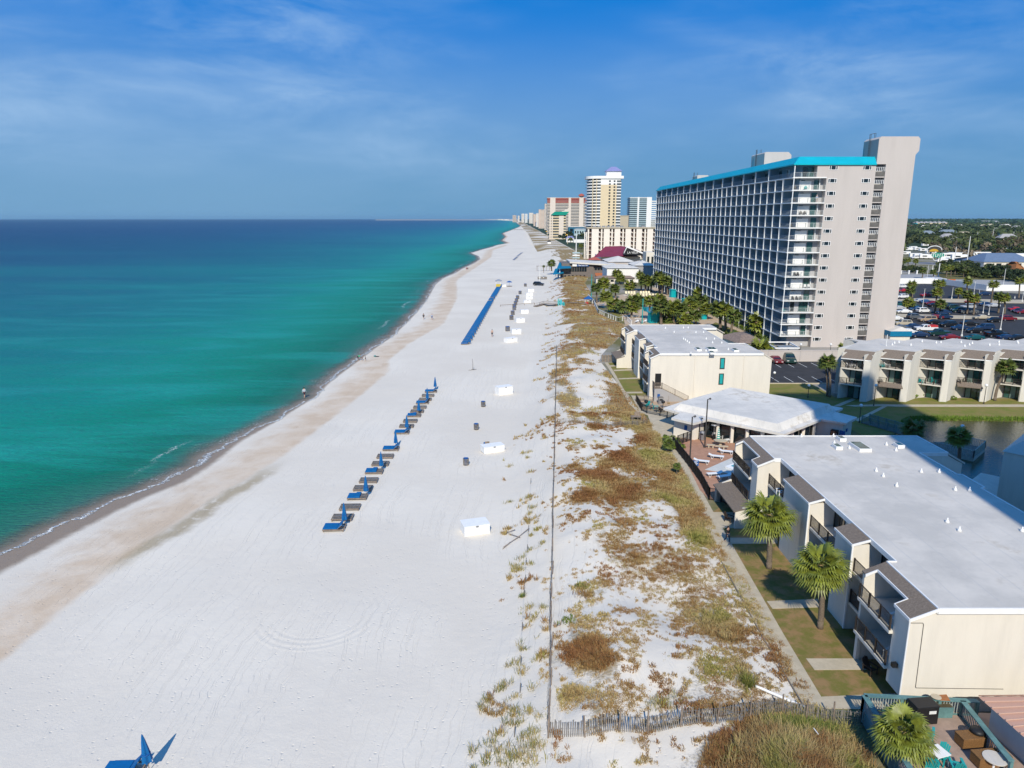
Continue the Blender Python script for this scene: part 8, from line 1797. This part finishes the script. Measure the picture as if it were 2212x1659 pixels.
X_, _ = PY(*z1(1012,450), HY+.9); person(X_, HY+.9, FZ[11], 0,'person in a pale blue shirt on a balcony of the tall hotel',cs('pb',(.35,.42,.55)),cs('tanp',(.35,.3,.2)),'stand','white',h=1.75)
# small patio chairs etc. on end balconies of the hotel
for i, (fl, dx, pr_) in enumerate([(12,.7,CHD),(12,3.2,CHT),(10,2.6,CHD),(10,3.6,CHD),(9,.6,CHD),(5,2.6,CHD),(5,3.4,CHD),(3,2.7,CHD),(3,3.7,CHD),(3,4.3,CHD),(4,5.2,CHW),(4,6.1,CHW),(4,.5,CHW),(0,.7,CHW),(11,1.0,CHD),(6,.8,CHD),(2,.6,CHT)]):
    chair(pr_, HX+dx, HY+.8, FZ[fl], (i*.9)%.8-.4, f'{"white" if pr_ is CHW else ("teal" if pr_ is CHT else "dark")} chair on end balcony level {fl+1} of the tall hotel, spot {i+1}', 'chairs on the end balconies of the tall hotel')
# ---------------------------------------------------------------- dune grass: tufts of blades as one ground cover
rg = random.Random(99)
gm, n, l, b = new_mat('dune_grass'); at_ = n.new('ShaderNodeAttribute'); at_.attribute_name = 'tint'
rp = n.new('ShaderNodeValToRGB'); cr = rp.color_ramp; l.new(at_.outputs['Fac'], rp.inputs['Fac'])
stops = [(0,(.22,.10,.04)),(.25,(.28,.17,.065)),(.45,(.40,.30,.14)),(.6,(.32,.27,.085)),(.78,(.19,.185,.04)),(1,(.09,.14,.025))]
while len(cr.elements) < len(stops): cr.elements.new(.5)
for e_, (p_, c_) in zip(cr.elements, stops): e_.position = p_; e_.color = (*c_, 1)
l.new(rp.outputs[0], b.inputs['Base Color']); b.inputs['Roughness'].default_value = .8; setc(b, 'Specular IOR Level', .2)
def grass(name, gen):
    vs = []; fs = []; ti = []
    for (x, y, z, n_, h, sp, tint, wid) in gen:
        for k in range(n_):
            a = rg.uniform(0,6.283); r0 = sp*rg.random()**.7; bx, by = x+r0*math.cos(a), y+r0*math.sin(a); hh = h*rg.uniform(.5,1.1)
            ln = rg.uniform(.25,1.0)*hh; a2 = a+rg.uniform(-.9,.9); cx_, cy_ = math.cos(a2), math.sin(a2); w_ = wid*rg.uniform(.7,1.3); tt = min(1, max(0, tint+rg.gauss(0,.09)))
            i0 = len(vs); vs += [(bx-cy_*w_,by+cx_*w_,z-.03),(bx+cy_*w_,by-cx_*w_,z-.03),(bx+cx_*ln*.4+cy_*w_*.8,by+cy_*ln*.4-cx_*w_*.8,z+hh*.65),(bx+cx_*ln*.4-cy_*w_*.8,by+cy_*ln*.4+cx_*w_*.8,z+hh*.65),(bx+cx_*ln,by+cy_*ln,z+hh*.9)]
            fs += [(i0,i0+1,i0+2,i0+3),(i0+3,i0+2,i0+4)]; ti += [tt]*5
    me_ = bpy.data.meshes.new(name); me_.from_pydata(vs, [], fs); at = me_.attributes.new('tint','FLOAT','POINT'); at.data.foreach_set('value', np.array(ti, dtype=np.float32)); me_.materials.append(gm)
    o = bpy.data.objects.new(name, me_); COL.objects.link(o); o['kind'] = 'stuff'; return o
def near_gen():
    cnt = 0
    for _ in range(75000):
        Y = 33*math.exp(rg.random()*math.log(110/33.)); d = float(xdune(Y)); X = rg.uniform(d-1.5, float(xdend(Y))+.1)
        v = veg(X, Y); sp_ = .5+.5*nz(X, Y, 1.6, 2.)+.35*nz(X, Y, .55, 8.)
        if v < .05 or sp_ < .97-v*.95: continue
        if cnt > 24000: break
        cnt += 1; dense = v > .62
        t = (X-d)/(float(xdend(Y))-d); tint = .25+.6*nz(X, Y, .25, 4.)+.15*(t > .8)+(.1 if t < .2 else 0)
        if dense and t < .75: tint -= .12
        h = rg.uniform(.10,.24) if not dense else rg.uniform(.2,.45)
        if t < .24 and rg.random() < .5: h = rg.uniform(.3,.6)
        yield (X, Y, height(X, Y), 7 if not dense else 10, h, .16 if not dense else .32, tint, .014+Y*.00016)
def mound_gen():
    for k in range(2600):
        X = rg.gauss(16.6,2.3); Y = rg.uniform(31.5,37.6)
        if X > 20.6 or X < 8.5 or Y > 37.4-max(0,15.5-X)*.8: continue
        yield (X, Y, height(X, Y), 13, rg.uniform(.35,1.0), .32, .46+.75*nz(X, Y, .5, 6.), .013)
def far_gen():
    cnt = 0
    for _ in range(30000):
        Y = 105*math.exp(rg.random()*math.log(420/105.)); d = float(xdune(Y)); X = rg.uniform(d-2, float(xdend(Y))); v = veg(X, Y); sp_ = .5+.5*nz(X, Y, .5, 2.)+.3*nz(X, Y, .2, 8.)
        if v < .08 or sp_ < .9-v*.85: continue
        cnt += 1
        if cnt > 7000: break
        yield (X, Y, height(X, Y), 6, rg.uniform(.12,.38), .55, .30+.45*nz(X, Y, .12, 4.), .03+Y*.0002)
def sparse_gen():                                             # lone tufts seaward of the sand fence
    for (a, b_, s_) in [(310,30,1),(300,60,.8),(210,100,.9),(320,130,.7),(210,285,.8),(310,262,1.3),(330,315,1),(310,350,.8),(310,385,1),(330,460,.7),(380,500,.9),(320,535,.7),(265,580,.8),(320,605,.7),(240,620,1.3),(260,640,1),(285,770,.6),(300,840,1.2),(380,835,1),(350,870,.7),(330,900,.6),(275,1040,1.3),(220,1130,1.3),(280,1165,1.1),(350,1100,.8),(395,1085,.8),(330,1250,.6),(190,1240,.9),(155,1260,.8),(90,1315,.8),(60,1355,.9),(235,1370,1.3),(250,1440,.9),(200,1430,.7),(155,1490,.8),(110,1530,.9),(230,1300,.7),(310,1370,.7),(365,1400,.6),(300,1510,1.2),(170,1560,1.3),(330,1560,1.4),(240,1590,1.2),(260,1630,1.4),(190,1620,1.2),(350,1620,1.2),(20,1580,.6),(85,1640,.6),(350,1540,1.2),(320,1480,1)]:
        p = G(*y5(a+6*(rg.random()-.5),b_))
        for k in range(int(9*s_)): 
            X, Y = p[0]+rg.gauss(0,.28*s_), p[1]+rg.gauss(0,.22*s_); yield (X, Y, height(X, Y), 11, rg.uniform(.25,.55), .22, .55+rg.uniform(-.15,.25), .014)
    p = G(*b6(1360,430))
    for k in range(26): yield (p[0]+rg.gauss(0,.5), p[1]+rg.gauss(0,.35), p[2], 9, .5, .25, .62, .014)
    p = G(*z7(480,1455))
    for k in range(16): yield (p[0]+rg.gauss(0,.22), p[1]+rg.gauss(0,.18), p[2], 12, .8, .2, .8, .013)
    for (a, b_) in ((590,720),(520,895)):
        p = G(*y5(a,b_))
        for k in range(18): yield (p[0]+rg.gauss(0,.35), p[1]+rg.gauss(0,.25), p[2], 10, .22, .25, .95, .03)
    p = G(*y5(610,770))
    for k in range(26): yield (p[0]+rg.gauss(0,.45), p[1]+rg.gauss(0,.3), p[2], 12, .5, .28, .25, .014)
    p = G(*y5(283,775))
    for k in range(6): yield (p[0]+rg.gauss(0,.12), p[1]+rg.gauss(0,.1), p[2], 9, .3, .15, .95, .03)
grass('dune_grass', near_gen()); grass('tall_dune_grass', mound_gen()); grass('distant_dune_grass', far_gen()); grass('beach_grass_tufts', sparse_gen())

def debris_gen():                                             # low creeping runners and dry litter between the tufts
    cnt = 0
    for _ in range(120000):
        Y = 37.5*math.exp(rg.random()*math.log(75/37.5)); d = float(xdune(Y)); e = float(xdend(Y)); X = rg.uniform(d+3.6, e)
        t = (X-d)/(e-d); q = .5+.5*nz(X, Y, 2.6, 21.)+.45*nz(X*.8, Y, .8, 22.)+.35*nz(X, Y, .22, 23.)
        if q < .66-.12*sm(.3,.8,t)+.1*sm(55,72,Y)+(.2 if t < .3 else 0): continue
        cnt += 1
        if cnt > 26000: break
        yield (X, Y, height(X, Y), 4, rg.uniform(.05,.13), .13, .18+.55*rg.random()*(.5+nz(X, Y, .4, 6.)), .016)
grass('dune_creepers', debris_gen())
hz_ = MB().box(-32000,-300,-9,32000,52000,130).build('haze', air_mat); hz_['kind'] = 'stuff'
